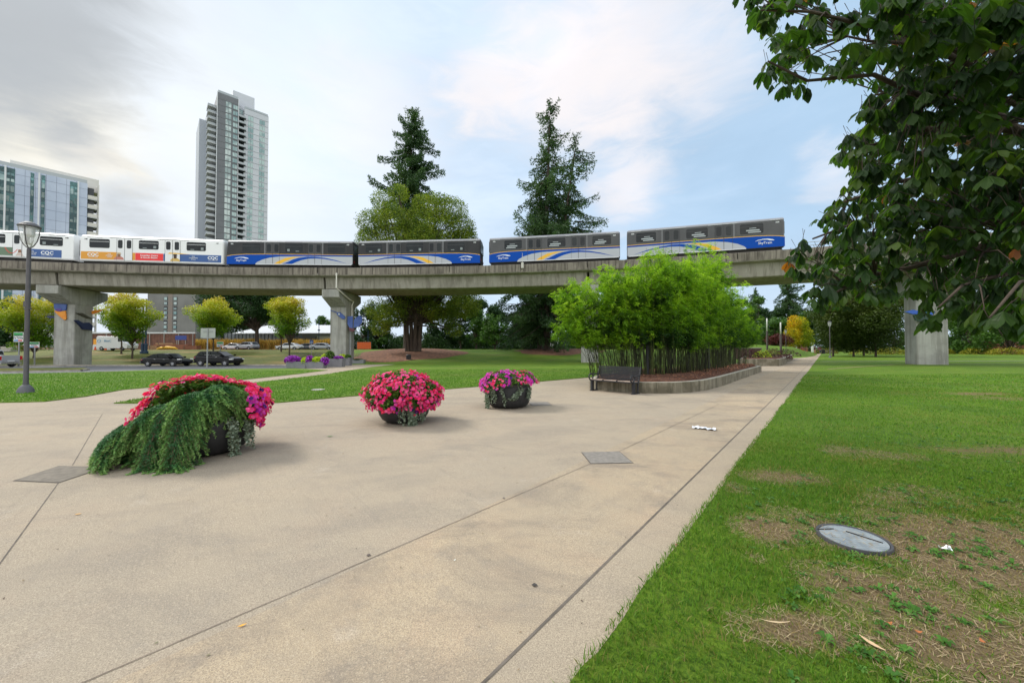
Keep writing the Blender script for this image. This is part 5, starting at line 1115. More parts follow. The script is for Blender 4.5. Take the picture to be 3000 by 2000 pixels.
# seen from the camera the near side is at azimuth -90
def sp(f, b=.1, l=.5, r=.5): return [l, l*.6+f*.4, f, f, r*.6+f*.4, r, b, b, l]    # azimuth -180 .. 180
petunia(1490, 1190, 'smallest-looking bowl planter of pink and magenta petunias, nearest the bench', .64, .62, BP2, (.80, .40, .68), 1150, 3, .48, [(-150, .62, .1, 16), (-128, .4, .2, 4), (-100, .42, .5, 3), (-60, .3, -1.2, 5), (-28, .35, -.4, 3)], sp(.0, .05, .42, .0))
petunia(1184, 1233, 'middle bowl planter overflowing with bright pink petunias', .60, .56, BP, (.83, .50, .68), 2300, 5, .18, [(-62, .62, .25, 26), (-38, .45, .1, 14), (-80, .55, .1, 3)], sp(.60, .3, .52, .42))
P3 = petunia(605, 1322, 'largest-looking bowl planter at the left, petunias behind a drooping cedar', .66, .60, BP, (.84, .52, .76), 3900, 8, .22, [(-22, .6, .2, 9), (0, .55, .1, 6)], sp(.12, .2, .35, .6), cut=lambda P: (P[:, 0]*.63-P[:, 1]*.78 < .10-.16*rng.random(len(P))) | (P[:, 0]*.78+P[:, 1]*.63 > .46+.12*rng.random(len(P))))
# weeping cedar growing out over the front of the left bowl
mced = leafm('cedar_needles', [(.025, .085, .038), (.05, .16, .05), (.12, .28, .075), (.28, .46, .13)], .2)
t = thing('weeping_cedar', 'drooping blue-green cedar hanging over the front of the left bowl planter', 'shrub', P3.location)
mb = MB(); P = []; Dd = []; V = []
rr = random.Random(4)
def bough(a, L, h, z0, dr, wd, r_s=.25, pw=2.0):
    """one arching bough: azimuth a, reach L, rise h, end height z0+..."""
    pts = []; n = 16
    for i in range(n+1):
        f = i/n; r = r_s+(L-r_s*.6)*(1-(1-f)**1.35); z_ = z0+h*sin(min(f*2.2, pi/2))-dr*f**pw; aa = a+.25*wd*f
        pts.append(np.array([cos(aa)*r, sin(aa)*r, max(z_, .04+.05*rr.random())]))
    pts = np.array(pts); mb.tube([tuple(q-np.array([0, 0, .03])) for q in pts[::2]], [.013-.0013*i for i in range(len(pts[::2]))], 5, cap=False)
    for i in range(1, n+1):
        d = unit(pts[i]-pts[i-1]); side = np.array([-d[1], d[0], 0]); side = side/max(np.linalg.norm(side), .1)
        for sgn in (-1, 1):
            for rep in range(2):
                l = (.17+.20*rr.random())*(1.1-.45*i/n); tip = d*.75+side*sgn*rr.uniform(.45, .85)+np.array([0, 0, .1-.4*rr.random()]); tip = tip/np.linalg.norm(tip)
                b0 = pts[i]+(pts[i-1]-pts[i])*rr.random(); m = int(l*105); u = np.linspace(0, 1, m)[:, None]
                tw = b0+tip*l*u; tw[:, 2] -= (u[:, 0]**2)*l*.7
                if len(mb.v) < 60000: mb.tube([tuple(tw[0]), tuple(tw[m//2]), tuple(tw[-1])], .003, 3, cap=False)
                for _ in range(3):
                    nd = rng.normal(size=(m, 3))*.6+tip*.7; P.append(tw+unit(nd)*.014); Dd.append(nd)
                    V.append(np.clip(.05+.75*u[:, 0]**1.5+rng.random(m)*.25, 0, 1))
for k in range(54):
    a = radians(rr.uniform(-158, -2)); f = rr.random(); lf = max(0, -cos(a+radians(-38))); 
    bough(a, (rr.uniform(.45, .80)+.05*lf if a < radians(-58) else rr.uniform(.3, .56)), rr.uniform(.08, .2), (.62+.36*max(0, cos(a+radians(51)))+rr.uniform(-.08, .06)), (rr.uniform(.2, 1.25) if a < radians(-58) else rr.uniform(.08, .36)), rr.uniform(-1, 1), rr.uniform(.15, .55))
for k in range(15): bough(radians(rr.uniform(-158, -120)), rr.uniform(.75, 1.16), rr.uniform(.02, .1), .66, rr.uniform(.35, .75), rr.uniform(-.3, .3), .5, 1.7)
for k in range(7): bough(radians(rr.uniform(-95, -60)), rr.uniform(.7, .95), rr.uniform(.05, .15), .88, rr.uniform(.9, 1.3), rr.uniform(-.5, .5), .5)
mb.build('branches', M('cedar_bark', (.12, .085, .05), .9), t)
P = np.concatenate(P); Dd = np.concatenate(Dd); V = np.concatenate(V)
P[:, 2] = np.maximum(P[:, 2], .012)
quads('needles', leaf_quads(P, .044, .24, .3, Dd, .2), mced, t, V)
# --- bench
mbench = M('bench_metal', (.022, .023, .027), .55, (.035, .036, .04), .6, 8, spec=.3); mslat = M('bench_slats', (.42, .33, .27), .6, (.30, .22, .18), .7, 12)
bl_, br_ = gnd(1741, 1143), gnd(1862, 1154)
ang = atan2(br_.y-bl_.y, br_.x-bl_.x); Lb = (br_-bl_).length
t = thing('park_bench', 'black metal bench with pale slatted seat before the bamboo bed wall', 'bench', (bl_+br_)/2, ang); hs = .86
mb = MB(); 
def slat(mb, x0, x1, pts_, th): 
    for (y, z_, ty, tz) in pts_: mb.box(x0, x1, y-ty, y+ty, z_-tz, z_+tz)
hl = Lb/2
mb = MB()
for i in range(9):
    f = i/8; y = .26+.13*f+.03*sin(f*3); z_ = .50*hs/.86+.45*f*1.0; mb.box(-hl+.05, hl+.02, y-.012, y+.012, z_-.024, z_+.024)
mb.build('backrest', mbench, t)
for s_ in (-1, 0, 1):
    mb = MB()
    for i in range(6): y = -.26+i*.092; mb.box(s_*(2*hl/3)-hl/3+.03, s_*(2*hl/3)+hl/3-.03, y-.037, y+.037, .44-.006*i, .475-.006*i, ch=0)
    mb.build('seat', mslat, t, bevel=.006)
mb = MB()
for x_ in (-hl/3, hl/3): mb.box(x_-.022, x_+.022, -.31, .28, .42, .485)
mb.box(-hl, hl, -.31, -.28, .41, .45); mb.build('seat_frame', mbench, t)
for sx in (-1, 1):
    x_ = sx*hl; mb = MB()
    mb.xz([(-.0, 0), (.0, 0)], 0, 0) if 0 else None
    mb.box(x_-.05, x_+.05, -.20, -.08, 0, .44, ch=.01); mb.tube([(x_, .16, 0), (x_, .17, .3), (x_, .25, .5), (x_, .40, .98)], [.035, .035, .033, .025], 8)
    mb.box(x_-.06, x_+.06, -.24, .22, 0, .03); mb.box(x_-.03, x_+.03, -.2, .24, .38, .44); mb.build('leg', mbench, t, bevel=.008)
    mb = MB(); C0 = (-.22, .56); mb.tube([(x_, C0[0]+.14*cos(a), C0[1]+.12*sin(a)) for a in [2*pi*i/16 for i in range(17)]], .028, 7); mb.tube([(x_, -.1, .63), (x_, .1, .66), (x_, .3, .66)], .024, 6); mb.build('armrest', mbench, t, True)
# --- raised bed with bamboo
mwall = M('planter_wall', (.23, .205, .15), .9, (.12, .105, .07), .9, 1.6, streak=(5, .75, (.07, .065, .04)), bump=.35, bscale=16, lo=.4, hi=.6); mwtop = M('planter_cap', (.42, .40, .34), .9, (.30, .28, .22), .8, 2.5)
def bed(name, label, cat, pts, h, wd, loc, infill):
    t = thing(name, label, cat, loc); P = [Vector((x, y)) for x, y in pts]; n = len(P)
    cen = sum(P, Vector((0, 0)))/n; inner = []
    for i in range(n):
        a, b, c_ = P[i-1], P[i], P[(i+1) % n]; d1_ = (b-a).normalized(); d2_ = (c_-b).normalized(); nn_ = (Vector((-d1_.y, d1_.x))+Vector((-d2_.y, d2_.x))); nn_ = nn_.normalized(); 
        if nn_.dot(cen-b) < 0: nn_ = -nn_
        inner.append(b+nn_*wd)
    Z = lambda q, hh_: (q.x-loc[0], q.y-loc[1], TILT*q.x+hh_-loc[2])
    vs = [Z(q, -.2) for q in P]+[Z(q, h-.03) for q in P]+[Z(q, h) for q in [P[i]+(inner[i]-P[i])*.08 for i in range(n)]]+[Z(q, h) for q in inner]+[Z(q, h-.2) for q in inner]
    fs = []; 
    for L_ in range(4): fs += [(L_*n+i, L_*n+(i+1) % n, (L_+1)*n+(i+1) % n, (L_+1)*n+i) for i in range(n)]
    me_m = [0]*n+[0]*n+[1]*n+[0]*n
    mb = MB(); mb.v = vs; mb.f = fs; mb.m = me_m; mb.build('wall', [mwall, mwtop], t)
    # infill surface, domed and rough
    me = bmesh.new(); vv = [me.verts.new(Z(q, h-.05)) for q in inner]; f_ = me.faces.new(vv); bmesh.ops.triangulate(me, faces=[f_]); 
    for _ in range(4): bmesh.ops.subdivide_edges(me, edges=[e for e in me.edges if e.calc_length() > .5], cuts=1)
    bmesh.ops.triangulate(me, faces=me.faces[:])
    for v in me.verts:
        if not v.is_boundary: v.co.z += .05+.09*fbm(v.co.x*2+5, v.co.y*2).item()+.05
    m_ = bpy.data.meshes.new('soil'); me.to_mesh(m_); me.free(); mesh_obj('mulch', m_, infill, t); return t, inner
C1 = [gnd(1727, 1139), gnd(1800, 1147), gnd(1890, 1152), gnd(1975, 1152), gnd(2025, 1149), gnd(2075, 1142), gnd(2120, 1129), gnd(2175, 1109), gnd(2231, 1089.5)]
C1 = [(c.x, c.y) for c in C1]+[(17.6, 28.2), (15.0, 27.2), (11.0, 24.5), (7.2, 21.6), (5.1, 19.2), (3.9, 17.6)]
bedt, inner = bed('raised_bed', 'long low concrete walled bed of brown bark beneath the bamboo', 'raised bed', C1, .41, .22, (9.5, 21.0, TILT*9.5), mmulch)
# bark chips
n = 16000; ix = rng.uniform(3.5, 18, n); iy = rng.uniform(14.7, 28, n); k = inpoly(ix, iy, [(q.x, q.y) for q in inner]); ix, iy = ix[k], iy[k]
iz = TILT*ix+.41-.05+.05+.05+.09*fbm((ix-9.5)*2+5, (iy-21)*2)-.0
chips = leaf_quads(np.stack([ix, iy, iz+.012], 1), .09, .35, 1.5)
quads('bark_chips', chips, M('chips', (.2, .08, .035), .9, acols=[(.05, .018, .01), (.24, .09, .04), (.42, .19, .10)]), bedt, rng.random(len(ix))).location = (-9.5, -21.0, -TILT*9.5)
mstem = M('bamboo_stem', (.05, .055, .02), .5, acols=[(.012, .012, .008), (.022, .024, .010), (.035, .04, .014), (.11, .15, .03)], spec=.3)
def bamboo(name, label, p, nst, spx, spy, H, lean, seed, leafn, mat=ml_bam, ang=0, hull=None):
    rr_ = np.random.default_rng(seed); t = thing(name, label, 'bamboo', p, ang, 'bamboo plants in the raised bed'); mb = MB(); LP = []; LD = []; sv = []
    for i in range(nst):
        bx, by = rr_.uniform(-spx, spx), rr_.uniform(-spy, spy); h = H*rr_.uniform(.5, 1.12); lx = lean[0]+rr_.normal()*.32+bx*.30; ly = lean[1]+rr_.normal()*.30+by*.25
        pts = []; 
        for q in range(9): f = q/8; pts.append((bx+lx*f**1.8*1.0+rr_.normal()*.02, by+ly*f**1.8*1.0, h*(f-.09*f**3)*1.0))
        r0 = rr_.uniform(.007, .014); n0 = len(mb.f); mb.tube(pts, [r0*(1-.75*q/8) for q in range(9)], 5, cap=False); sv += [rr_.random()]*(len(mb.f)-n0)
        pts = np.array(pts)
        for q in range(int(leafn)):
            f = 1-(1-rr_.random()**.8)*.74; fi = f*8; a_ = pts[min(int(fi), 7)]; b_ = pts[min(int(fi), 7)+1]; c0 = a_+(b_-a_)*(fi-int(fi))
            az = rr_.uniform(0, 2*pi); reach = rr_.uniform(.15, .85)*(1.1-f*.55); d = np.array([cos(az), sin(az), .25-.5*rr_.random()]); m = 24; u = rr_.uniform(.3, 1.1, m)[:, None]
            LP.append(c0+d*reach*u+rr_.normal(size=(m, 3))*.05-np.array([0, 0, .16])*u**2); LD.append(np.tile(d*np.array([1, 1, .2])+np.array([0, 0, -.45]), (m, 1)))
    o = mb.build('stems', mstem, t); a = o.data.attributes.new('var', 'FLOAT', 'FACE'); a.data.foreach_set('value', np.array(sv, dtype=np.float32)); o['kind'] = 'stuff'
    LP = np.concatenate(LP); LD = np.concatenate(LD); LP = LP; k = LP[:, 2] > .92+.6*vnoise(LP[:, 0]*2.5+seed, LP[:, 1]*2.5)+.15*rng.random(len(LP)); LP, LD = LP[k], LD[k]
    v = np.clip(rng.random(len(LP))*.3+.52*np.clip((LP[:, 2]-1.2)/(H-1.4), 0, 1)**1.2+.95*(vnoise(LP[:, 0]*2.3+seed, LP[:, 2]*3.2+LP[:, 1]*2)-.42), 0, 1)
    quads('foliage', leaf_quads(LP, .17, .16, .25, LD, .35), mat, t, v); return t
# plants along the bed: (px, py of base on the bark, height m)
for i, (x, y, H, n, lx, lb) in enumerate([(4.2, 17.1, 4.3, 34, -1.5, 'bamboo plant at the left end of the bed, arching outwards over the bench'), (5.5, 16.9, 5.0, 44, -.7, 'bamboo plant second from the left, behind the bench'), (6.8, 17.2, 5.8, 48, -.2, 'dense bamboo plant above the dark support post'), (8.1, 18.2, 5.6, 48, 0, 'dense bamboo plant in the middle of the bed'),
            (9.4, 19.5, 6.0, 48, 0, 'dense bamboo plant right of the middle of the bed'), (10.8, 20.9, 6.7, 48, 0, 'bamboo plant under the highest bright shoots'), (12.2, 22.4, 6.6, 46, 0, 'bamboo plant with the topmost shoot before the viaduct'), (11.2, 21.6, 7.5, 5, .2, 'single tall bamboo plume rising highest over the bed'), (9.3, 19.0, 6.7, 5, .1, 'slim bamboo plume left of the highest one'), (7.2, 17.4, 6.3, 5, -.2, 'slim bamboo plume over the dark support post'), (13.4, 24.1, 5.4, 40, .2, 'bamboo plant second from the right end of the bed'), (15.8, 26.5, 4.2, 26, .3, 'small bamboo plant at the tip of the bed'), (14.6, 25.3, 4.6, 36, .3, 'bamboo plant at the far right end of the bed'),
            (6.0, 19.2, 5.4, 26, -.4, 'bamboo plant in the back row behind the bench'), (8.4, 21.2, 6.0, 26, 0, 'bamboo plant in the middle of the back row')]):
    bamboo('bamboo_plant', lb, (x, y, TILT*x+.45), int(n*2.0), .62 if n > 10 else .22, .5, H, (lx, 0), 40+i, 18)
for i, (px, Y, h, lb) in enumerate([(1896, 17.0, 1.9, 'dark support post among the bamboo stems, nearest the bench'), (2075, 20.6, 1.7, 'dark support post among the bamboo stems, farther right')]):
    X = (px-1500)/F*Y; mb = MB(); mb.box(-.06, .06, -.06, .06, 0, h, ch=.01); mb.box(-.1, .1, -.1, .1, 0, .06); o = mb.build('support_post', M('post_dark', (.02, .022, .024), .6)); o.location = (X, Y, TILT*X+.45); tag(o, lb, 'post', 'support posts in the bamboo bed')
# --- far raised beds along the path
ml_purp = leafm('leaves_purple', [(.045, .014, .02), (.085, .025, .03), (.14, .05, .05)], .15); ml_lime = leafm('leaves_lime', [(.25, .36, .02), (.55, .68, .03), (.7, .8, .06)], .3)
ca = [gnd(2166, 1072), gnd(2230, 1072), gnd(2282, 1072), gnd(2300, 1068), gnd(2306, 1063)]; ca = [(c.x, c.y) for c in ca]+[(gnd(2290, 1058.5).x, gnd(2290, 1058.5).y), (gnd(2180, 1059).x, gnd(2180, 1059).y)]
bed('raised_bed', 'stone walled bed with purple shrubs left of the far path, nearer one', 'raised bed', ca, .62, .25, (ca[1][0], ca[1][1]+3, TILT*ca[1][0]), mmulch)
cb = [gnd(2296, 1060), gnd(2312, 1059), gnd(2322, 1055), gnd(2320, 1050.5), gnd(2270, 1050.5), gnd(2250, 1054)]; cb = [(c.x, c.y) for c in cb]
bed('raised_bed', 'stone walled bed with purple shrubs left of the far path, farther one', 'raised bed', cb, .6, .25, (cb[1][0], cb[1][1]+3, TILT*cb[1][0]), mmulch)
for px, py, rx, rz_, m, lb in ((2270, 1066, 1.7, .95, ml_purp, 'dark purple shrub at the right of the nearer stone bed'), (2200, 1066, .9, .9, ml_purp, 'dark purple shrub at the left of the nearer stone bed'), (2232, 1066, .9, .8, ml_lime, 'lime green tuft between the two purple shrubs'), (2305, 1055.5, 1.7, .9, ml_purp, 'dark purple shrub in the farther stone bed'), (2262, 1056, 1.2, .9, ml_gold, 'golden grass tuft in the farther stone bed')):
    p = gnd(px, py); mound('bed_shrub', lb, 'shrub', (p.x, p.y, p.z+.5), rx, 1.0, rz_, m, 1300, .13, 'shrubs in the stone beds')
p = gnd(2190, 1053.5); t = thing('brick_box', 'low dark red brick box at the right edge of the bamboo', 'planter', p); mb = MB(); mb.box(-1.5, 1.5, -.6, .6, 0, 1.5, ch=.03); mb.build('wall', M('brick_dark', (.12, .07, .05), .9, (.08, .05, .04), .8, 6), t); mb = MB(); mb.box(-1.55, 1.55, -.65, .65, 1.5, 1.6); mb.build('cap', mwtop, t)
# --- rectangular grey planters by the middle pier
mpln = M('planter_grey', (.17, .175, .195), .6, (.22, .22, .235), .6, 2, bump=.1); ml_vio = leafm('flowers_violet', [(.09, .03, .14), (.30, .03, .45), (.45, .05, .65), (.55, .14, .75)], .2)
def rplanter(px, py, w, d, h, label, fl):
    p = gnd(px, py); t = thing('square_planter', label, 'planter', p, radians(4), 'grey square planters by the middle pier'); p_ = p
    mb = MB(); w2, d2_ = w/2, d/2; mb.add([(-w2*.93, -d2_*.93, 0), (w2*.93, -d2_*.93, 0), (w2*.93, d2_*.93, 0), (-w2*.93, d2_*.93, 0), (-w2, -d2_, h), (w2, -d2_, h), (w2, d2_, h), (-w2, d2_, h), (-w2+.06, -d2_+.06, h), (w2-.06, -d2_+.06, h), (w2-.06, d2_-.06, h), (-w2+.06, d2_-.06, h), (-w2+.06, -d2_+.06, h-.1), (w2-.06, -d2_+.06, h-.1), (w2-.06, d2_-.06, h-.1), (-w2+.06, d2_-.06, h-.1)],
        [(0, 1, 5, 4), (1, 2, 6, 5), (2, 3, 7, 6), (3, 0, 4, 7), (4, 5, 9, 8), (5, 6, 10, 9), (6, 7, 11, 10), (7, 4, 8, 11), (8, 9, 13, 12), (9, 10, 14, 13), (10, 11, 15, 14), (11, 8, 12, 15), (12, 13, 14, 15)]); mb.build('box', mpln, t)
    for (x_, rx, rz_, dz, m, nm) in fl:
        P = ell(int(2600*rx), (x_, -.05, h+dz), (rx, d2_*1.05, rz_), .6); quads(nm, leaf_quads(P, .13, .7, .3), m, t, rng.random(len(P)))
    P = []; 
    for k in range(14):
        bx = random.uniform(-w2, w2)*.7; by = random.uniform(0, d2_*.6); L = random.uniform(.5, 1.0)
        for q in range(12): P.append((bx+random.gauss(0, .03)+.1*q/12*random.choice((-1, 1)), by, h+.2+L*q/12))
    quads('flower_spikes', leaf_quads(np.array(P), .06, .4, .1), M('spikes', (.18, .16, .22), .8), t); return t
rplanter(874, 1078.5, 1.75, .9, .62, 'grey planter at the left with a big purple flower heap', [(-.45, .75, .45, .1, ml_vio, 'purple_flowers'), (.65, .36, .42, -.02, ml_lime, 'lime_leaves')])
rplanter(928, 1078, 1.55, .9, .60, 'grey planter in the middle with lime leaves between purple flowers', [(-.6, .35, .45, .12, ml_vio, 'purple_flowers'), (.05, .42, .34, .12, ml_lime, 'lime_leaves'), (.72, .35, .38, .05, ml_vio, 'purple_flowers')])
rplanter(980, 1074.5, 1.8, 1.0, .82, 'larger grey planter touching the middle pier, lime leaves at its left corner', [(-.85, .42, .45, .0, ml_lime, 'lime_leaves'), (-.4, .4, .5, .25, ml_mid, 'green_leaves'), (.4, .45, .2, .05, ml_vio, 'purple_flowers')])
rplanter(1010, 1070.5, 1.3, .9, .85, 'grey planter at the right, closest to the white pipe', [(-.2, .45, .25, .08, ml_lime, 'lime_leaves'), (.35, .3, .25, .05, ml_mid, 'green_leaves')])
rplanter(1048, 1065.5, 1.6, .8, .5, 'low dark empty-looking planter in the shade right of the middle pier', [(0, .6, .08, .0, ml_dark, 'green_leaves')])
p = gnd(1022, 1069); t = thing('bollard', 'black bollard beside the white-covered cable duct', 'bollard', p); mb = MB(); mb.lathe([(.12, 0), (.11, .05), (.085, .08), (.085, .95), (.1, .97), (.1, 1.0), (.06, 1.08), (.0, 1.1)], 14); mb.build('post', M('bollard_black', (.012, .012, .014), .4), t, True); mb = MB(); mb.lathe([(.088, .82), (.095, .82), (.095, .87), (.088, .87)], 14); mb.build('ring', mlamp, t)
# bins
def bin_(px, py, h, r, label, near=True):
    p = gnd(px, py) if near else seat(px, py, 60); t = thing('litter_bin', label, 'bin', p, 0, 'black litter bins'); mb = MB(); mb.lathe([(.0, .03), (r*.86, .03), (r*.92, .1), (r, h*.85), (r*1.06, h*.87), (r*1.06, h*.92), (r*.9, h), (r*.45, h*1.02), (r*.4, h*.96)], 20); mb.build('drum', M('bin_black', (.015, .016, .02), .5), t, True)
    mb = MB()
    for k in range(20): a = k*pi/10; mb.tube([(cos(a)*r*.94, sin(a)*r*.94, .08), (cos(a)*r*1.03, sin(a)*r*1.03, h*.84)], .014, 4)
    mb.lathe([(r*1.1, .0), (r*1.1, .05), (.0, .05)], 16); mb.build('slats', mlamp, t); return t
bin_(1197, 1061, .98, .29, 'black litter bin standing below the feathery tree mound'); bin_(2412, 1036, 1.0, .34, 'far black litter bin at the right side of the path')
bin_(2240, 1049, .95, .4, 'black litter bin at the foot of the taller light column')
p = seat(1366, 1016, 40); mb = MB(); mb.box(-.55, .55, -.2, .2, 0, .9, ch=.03); mb.box(-.6, .6, -.24, .24, .9, 1.0); o = mb.build('utility_box', M('box_olive', (.17, .2, .06), .6)); o.location = p; tag(o, 'small olive utility box far away on the centre lawn', 'utility box')
# signs
msgw = M('sign_white', (.72, .73, .72), .5); msgg = M('sign_green', (.02, .30, .07), .5); msgd = M('sign_dark_green', (.01, .09, .05), .5); mpost = M('sign_post', (.30, .31, .32), .5, metal=.4); msgb = M('sign_blue', (.04, .22, .5), .5); msgr = M('sign_red', (.6, .06, .08), .5)
def psign(px, py, top, wpx, hpx, label, txt, Y=None, flat=False):
    p = gnd(px, py) if Y is None else at(px, Y); s = p.y/1100; H = (1020-top)*s+1.7-p.z; W_ = wpx*s; h_ = hpx*s
    t = thing('parking_sign', label, 'sign', p, 0, 'pay parking signs'); mb = MB(); mb.box(-.045, .045, .0, .09, 0, H-.02); mb.build('post', mpost, t)
    mb = MB(); mb.box(-W_/2, W_/2, -.04, 0, H-h_, H, ch=0); mb.build('panel', msgw, t, bevel=.01)
    mb = MB(); mb.box(-W_*.46, W_*.46, -.055, -.04, H-h_*.30, H-h_*.05); mb.build('green_band', msgg, t); mb = MB(); mb.box(-W_*.46, W_*.46, -.055, -.04, H-h_*.40, H-h_*.31); mb.build('dark_band', msgd, t)
    mb = MB(); mb.box(-W_*.42, 0, -.055, -.04, H-h_*.93, H-h_*.78); mb.build('blue_field', msgb, t); mb = MB(); mb.box(.0, W_*.42, -.055, -.04, H-h_*.93, H-h_*.78); mb.build('red_field', msgr, t)
    text_mesh('lettering', txt, h_*.22, M('sign_ink', (.03, .05, .07), .6), t, (0, -.05, H-h_*.58), bold=.003); return t
psign(53, 1074, 973, 28, 28, 'nearest parking sign, tall and on a grey post, left of the street lamp', 'Pay Parking'); psign(101, 1060, 1002, 30, 16, 'lower parking sign just right of the street lamp', 'Pay Parking', 43)
psign(645, 1030, 1001, 19, 15, 'small parking sign behind the black sport utility car', 'Pay Parking', 56)
p = gnd(607, 1078.5); s = p.y/1100; t = thing('blank_sign', 'grey back of a rectangular sign on a post before the sport utility car', 'sign', p); H = (1078.5-961)*s; mb = MB(); mb.box(-.04, .04, -.04, .03, 0, H-.05); mb.build('post', mpost, t); mb = MB(); mb.box(-21.5*s, 21.5*s, .03, .05, H-29*s, H); mb.build('panel', M('sign_back', (.36, .38, .36), .45, (.3, .32, .3), .6, 3, metal=.3), t)
mb = MB(); mb.box(-.42, .42, -.012, .03, H-.32, H-.26); mb.box(-.42, .42, -.012, .03, H-.95, H-.89); mb.build('bracket', mpost, t)
p = at(913, 52); s = 52/1100; H = (1020-1000)*s+1.7-p.z+.2; t = thing('accessible_sign', 'blue accessible parking sign on a thin post above the planters', 'sign', p); mb = MB(); mb.tube([(0, 0, 0), (0, 0, H)], .03, 6); mb.build('post', mpost, t); mb = MB(); mb.box(-.25, .25, -.05, -.03, H-.48, H, ch=.0); mb.build('panel', M('sign_deep_blue', (.01, .06, .25), .5), t)
mb = MB(); mb.tube([(.12*cos(a*pi/8)-.02, -.06, H-.32+.1*sin(a*pi/8)) for a in range(-9, 4)], .014, 5); mb.tube([(-.03, -.06, H-.12), (-.03, -.06, H-.25), (.06, -.06, H-.26), (.1, -.06, H-.38)], .016, 5); mb.lathe([(.0, -.03), (.03, 0), (.0, .03)], 8, c=(-.03, -.06, H-.08)); mb.build('wheelchair_symbol', mlet, t)
# tall thin poles behind
for px, Y, top, lb in ((934, 88, 935, 'dark lamp pole before the white roofed hall'), (1078, 90, 968, 'dark lamp pole beside the orange hoarding'), (882, 90, 980, 'dark pole behind the street tree trunks')):
    p = at(px, Y); H = 1.7+(1020-top)*Y/1100-p.z; mb = MB(); mb.lathe([(.16, 0), (.16, .6), (.08, .7), (.07, H), (.0, H)], 10); mb.box(-.25, .25, -.06, .06, H*.62, H*.66); o = mb.build('lamp_pole', M('pole_navy', (.02, .05, .10), .5)); o.location = p; tag(o, lb, 'pole')
p = at(1064, 76); t = thing('orange_hoarding', 'orange mesh site hoarding right of the middle pier', 'fence', p); mb = MB()
for i in range(7): mb.box(-1.2+i*.4, -.84+i*.4, -.02, .02, .1, 1.5)
mb.build('panel', M('hoarding_orange', (.75, .12, .02), .6), t); mb = MB()
for i in range(8): mb.tube([(-1.22+i*.4, .03, 0), (-1.22+i*.4, .03, 1.6)], .03, 5)
mb.build('post', mpost, t)
# ================================================================== vehicles
mblk = M('paint_black', (.006, .006, .008), .22, spec=.28); msil = M('paint_silver', (.40, .42, .46), .3, coat=.6, metal=.3); mwhp = M('paint_white', (.75, .76, .78), .3, coat=.5); mgrp = M('paint_grey', (.10, .11, .13), .25, coat=.6)
mtail = M('lamp_red', (.5, .01, .02), .2, spec=.8); mhead = M('lamp_clear', (.6, .62, .62), .15, spec=.8); mplat = M('plate', (.6, .62, .65), .5); mtrim = M('chrome', (.5, .5, .52), .25, metal=.8)
def loft(mb, prof, hw, inset):   # side profile (x,z) lofted over the width with rounded flanks
    st = [(-hw, inset), (-hw+.05, inset*.35), (-hw+.2, 0), (hw-.2, 0), (hw-.05, inset*.35), (hw, inset)]
    cx_ = sum(p[0] for p in prof)/len(prof); cz_ = sum(p[1] for p in prof)/len(prof); n = len(prof); vs = []
    for y, i_ in st: vs += [(x-(x-cx_)*i_*.16, y, z_-(z_-cz_)*i_*.5) for x, z_ in prof]
    fs = [tuple(range(n)), tuple((len(st)-1)*n+j for j in range(n))[::-1]]+[(i*n+(j+1) % n, i*n+j, (i+1)*n+j, (i+1)*n+(j+1) % n) for i in range(len(st)-1) for j in range(n)]
    mb.add(vs, fs)
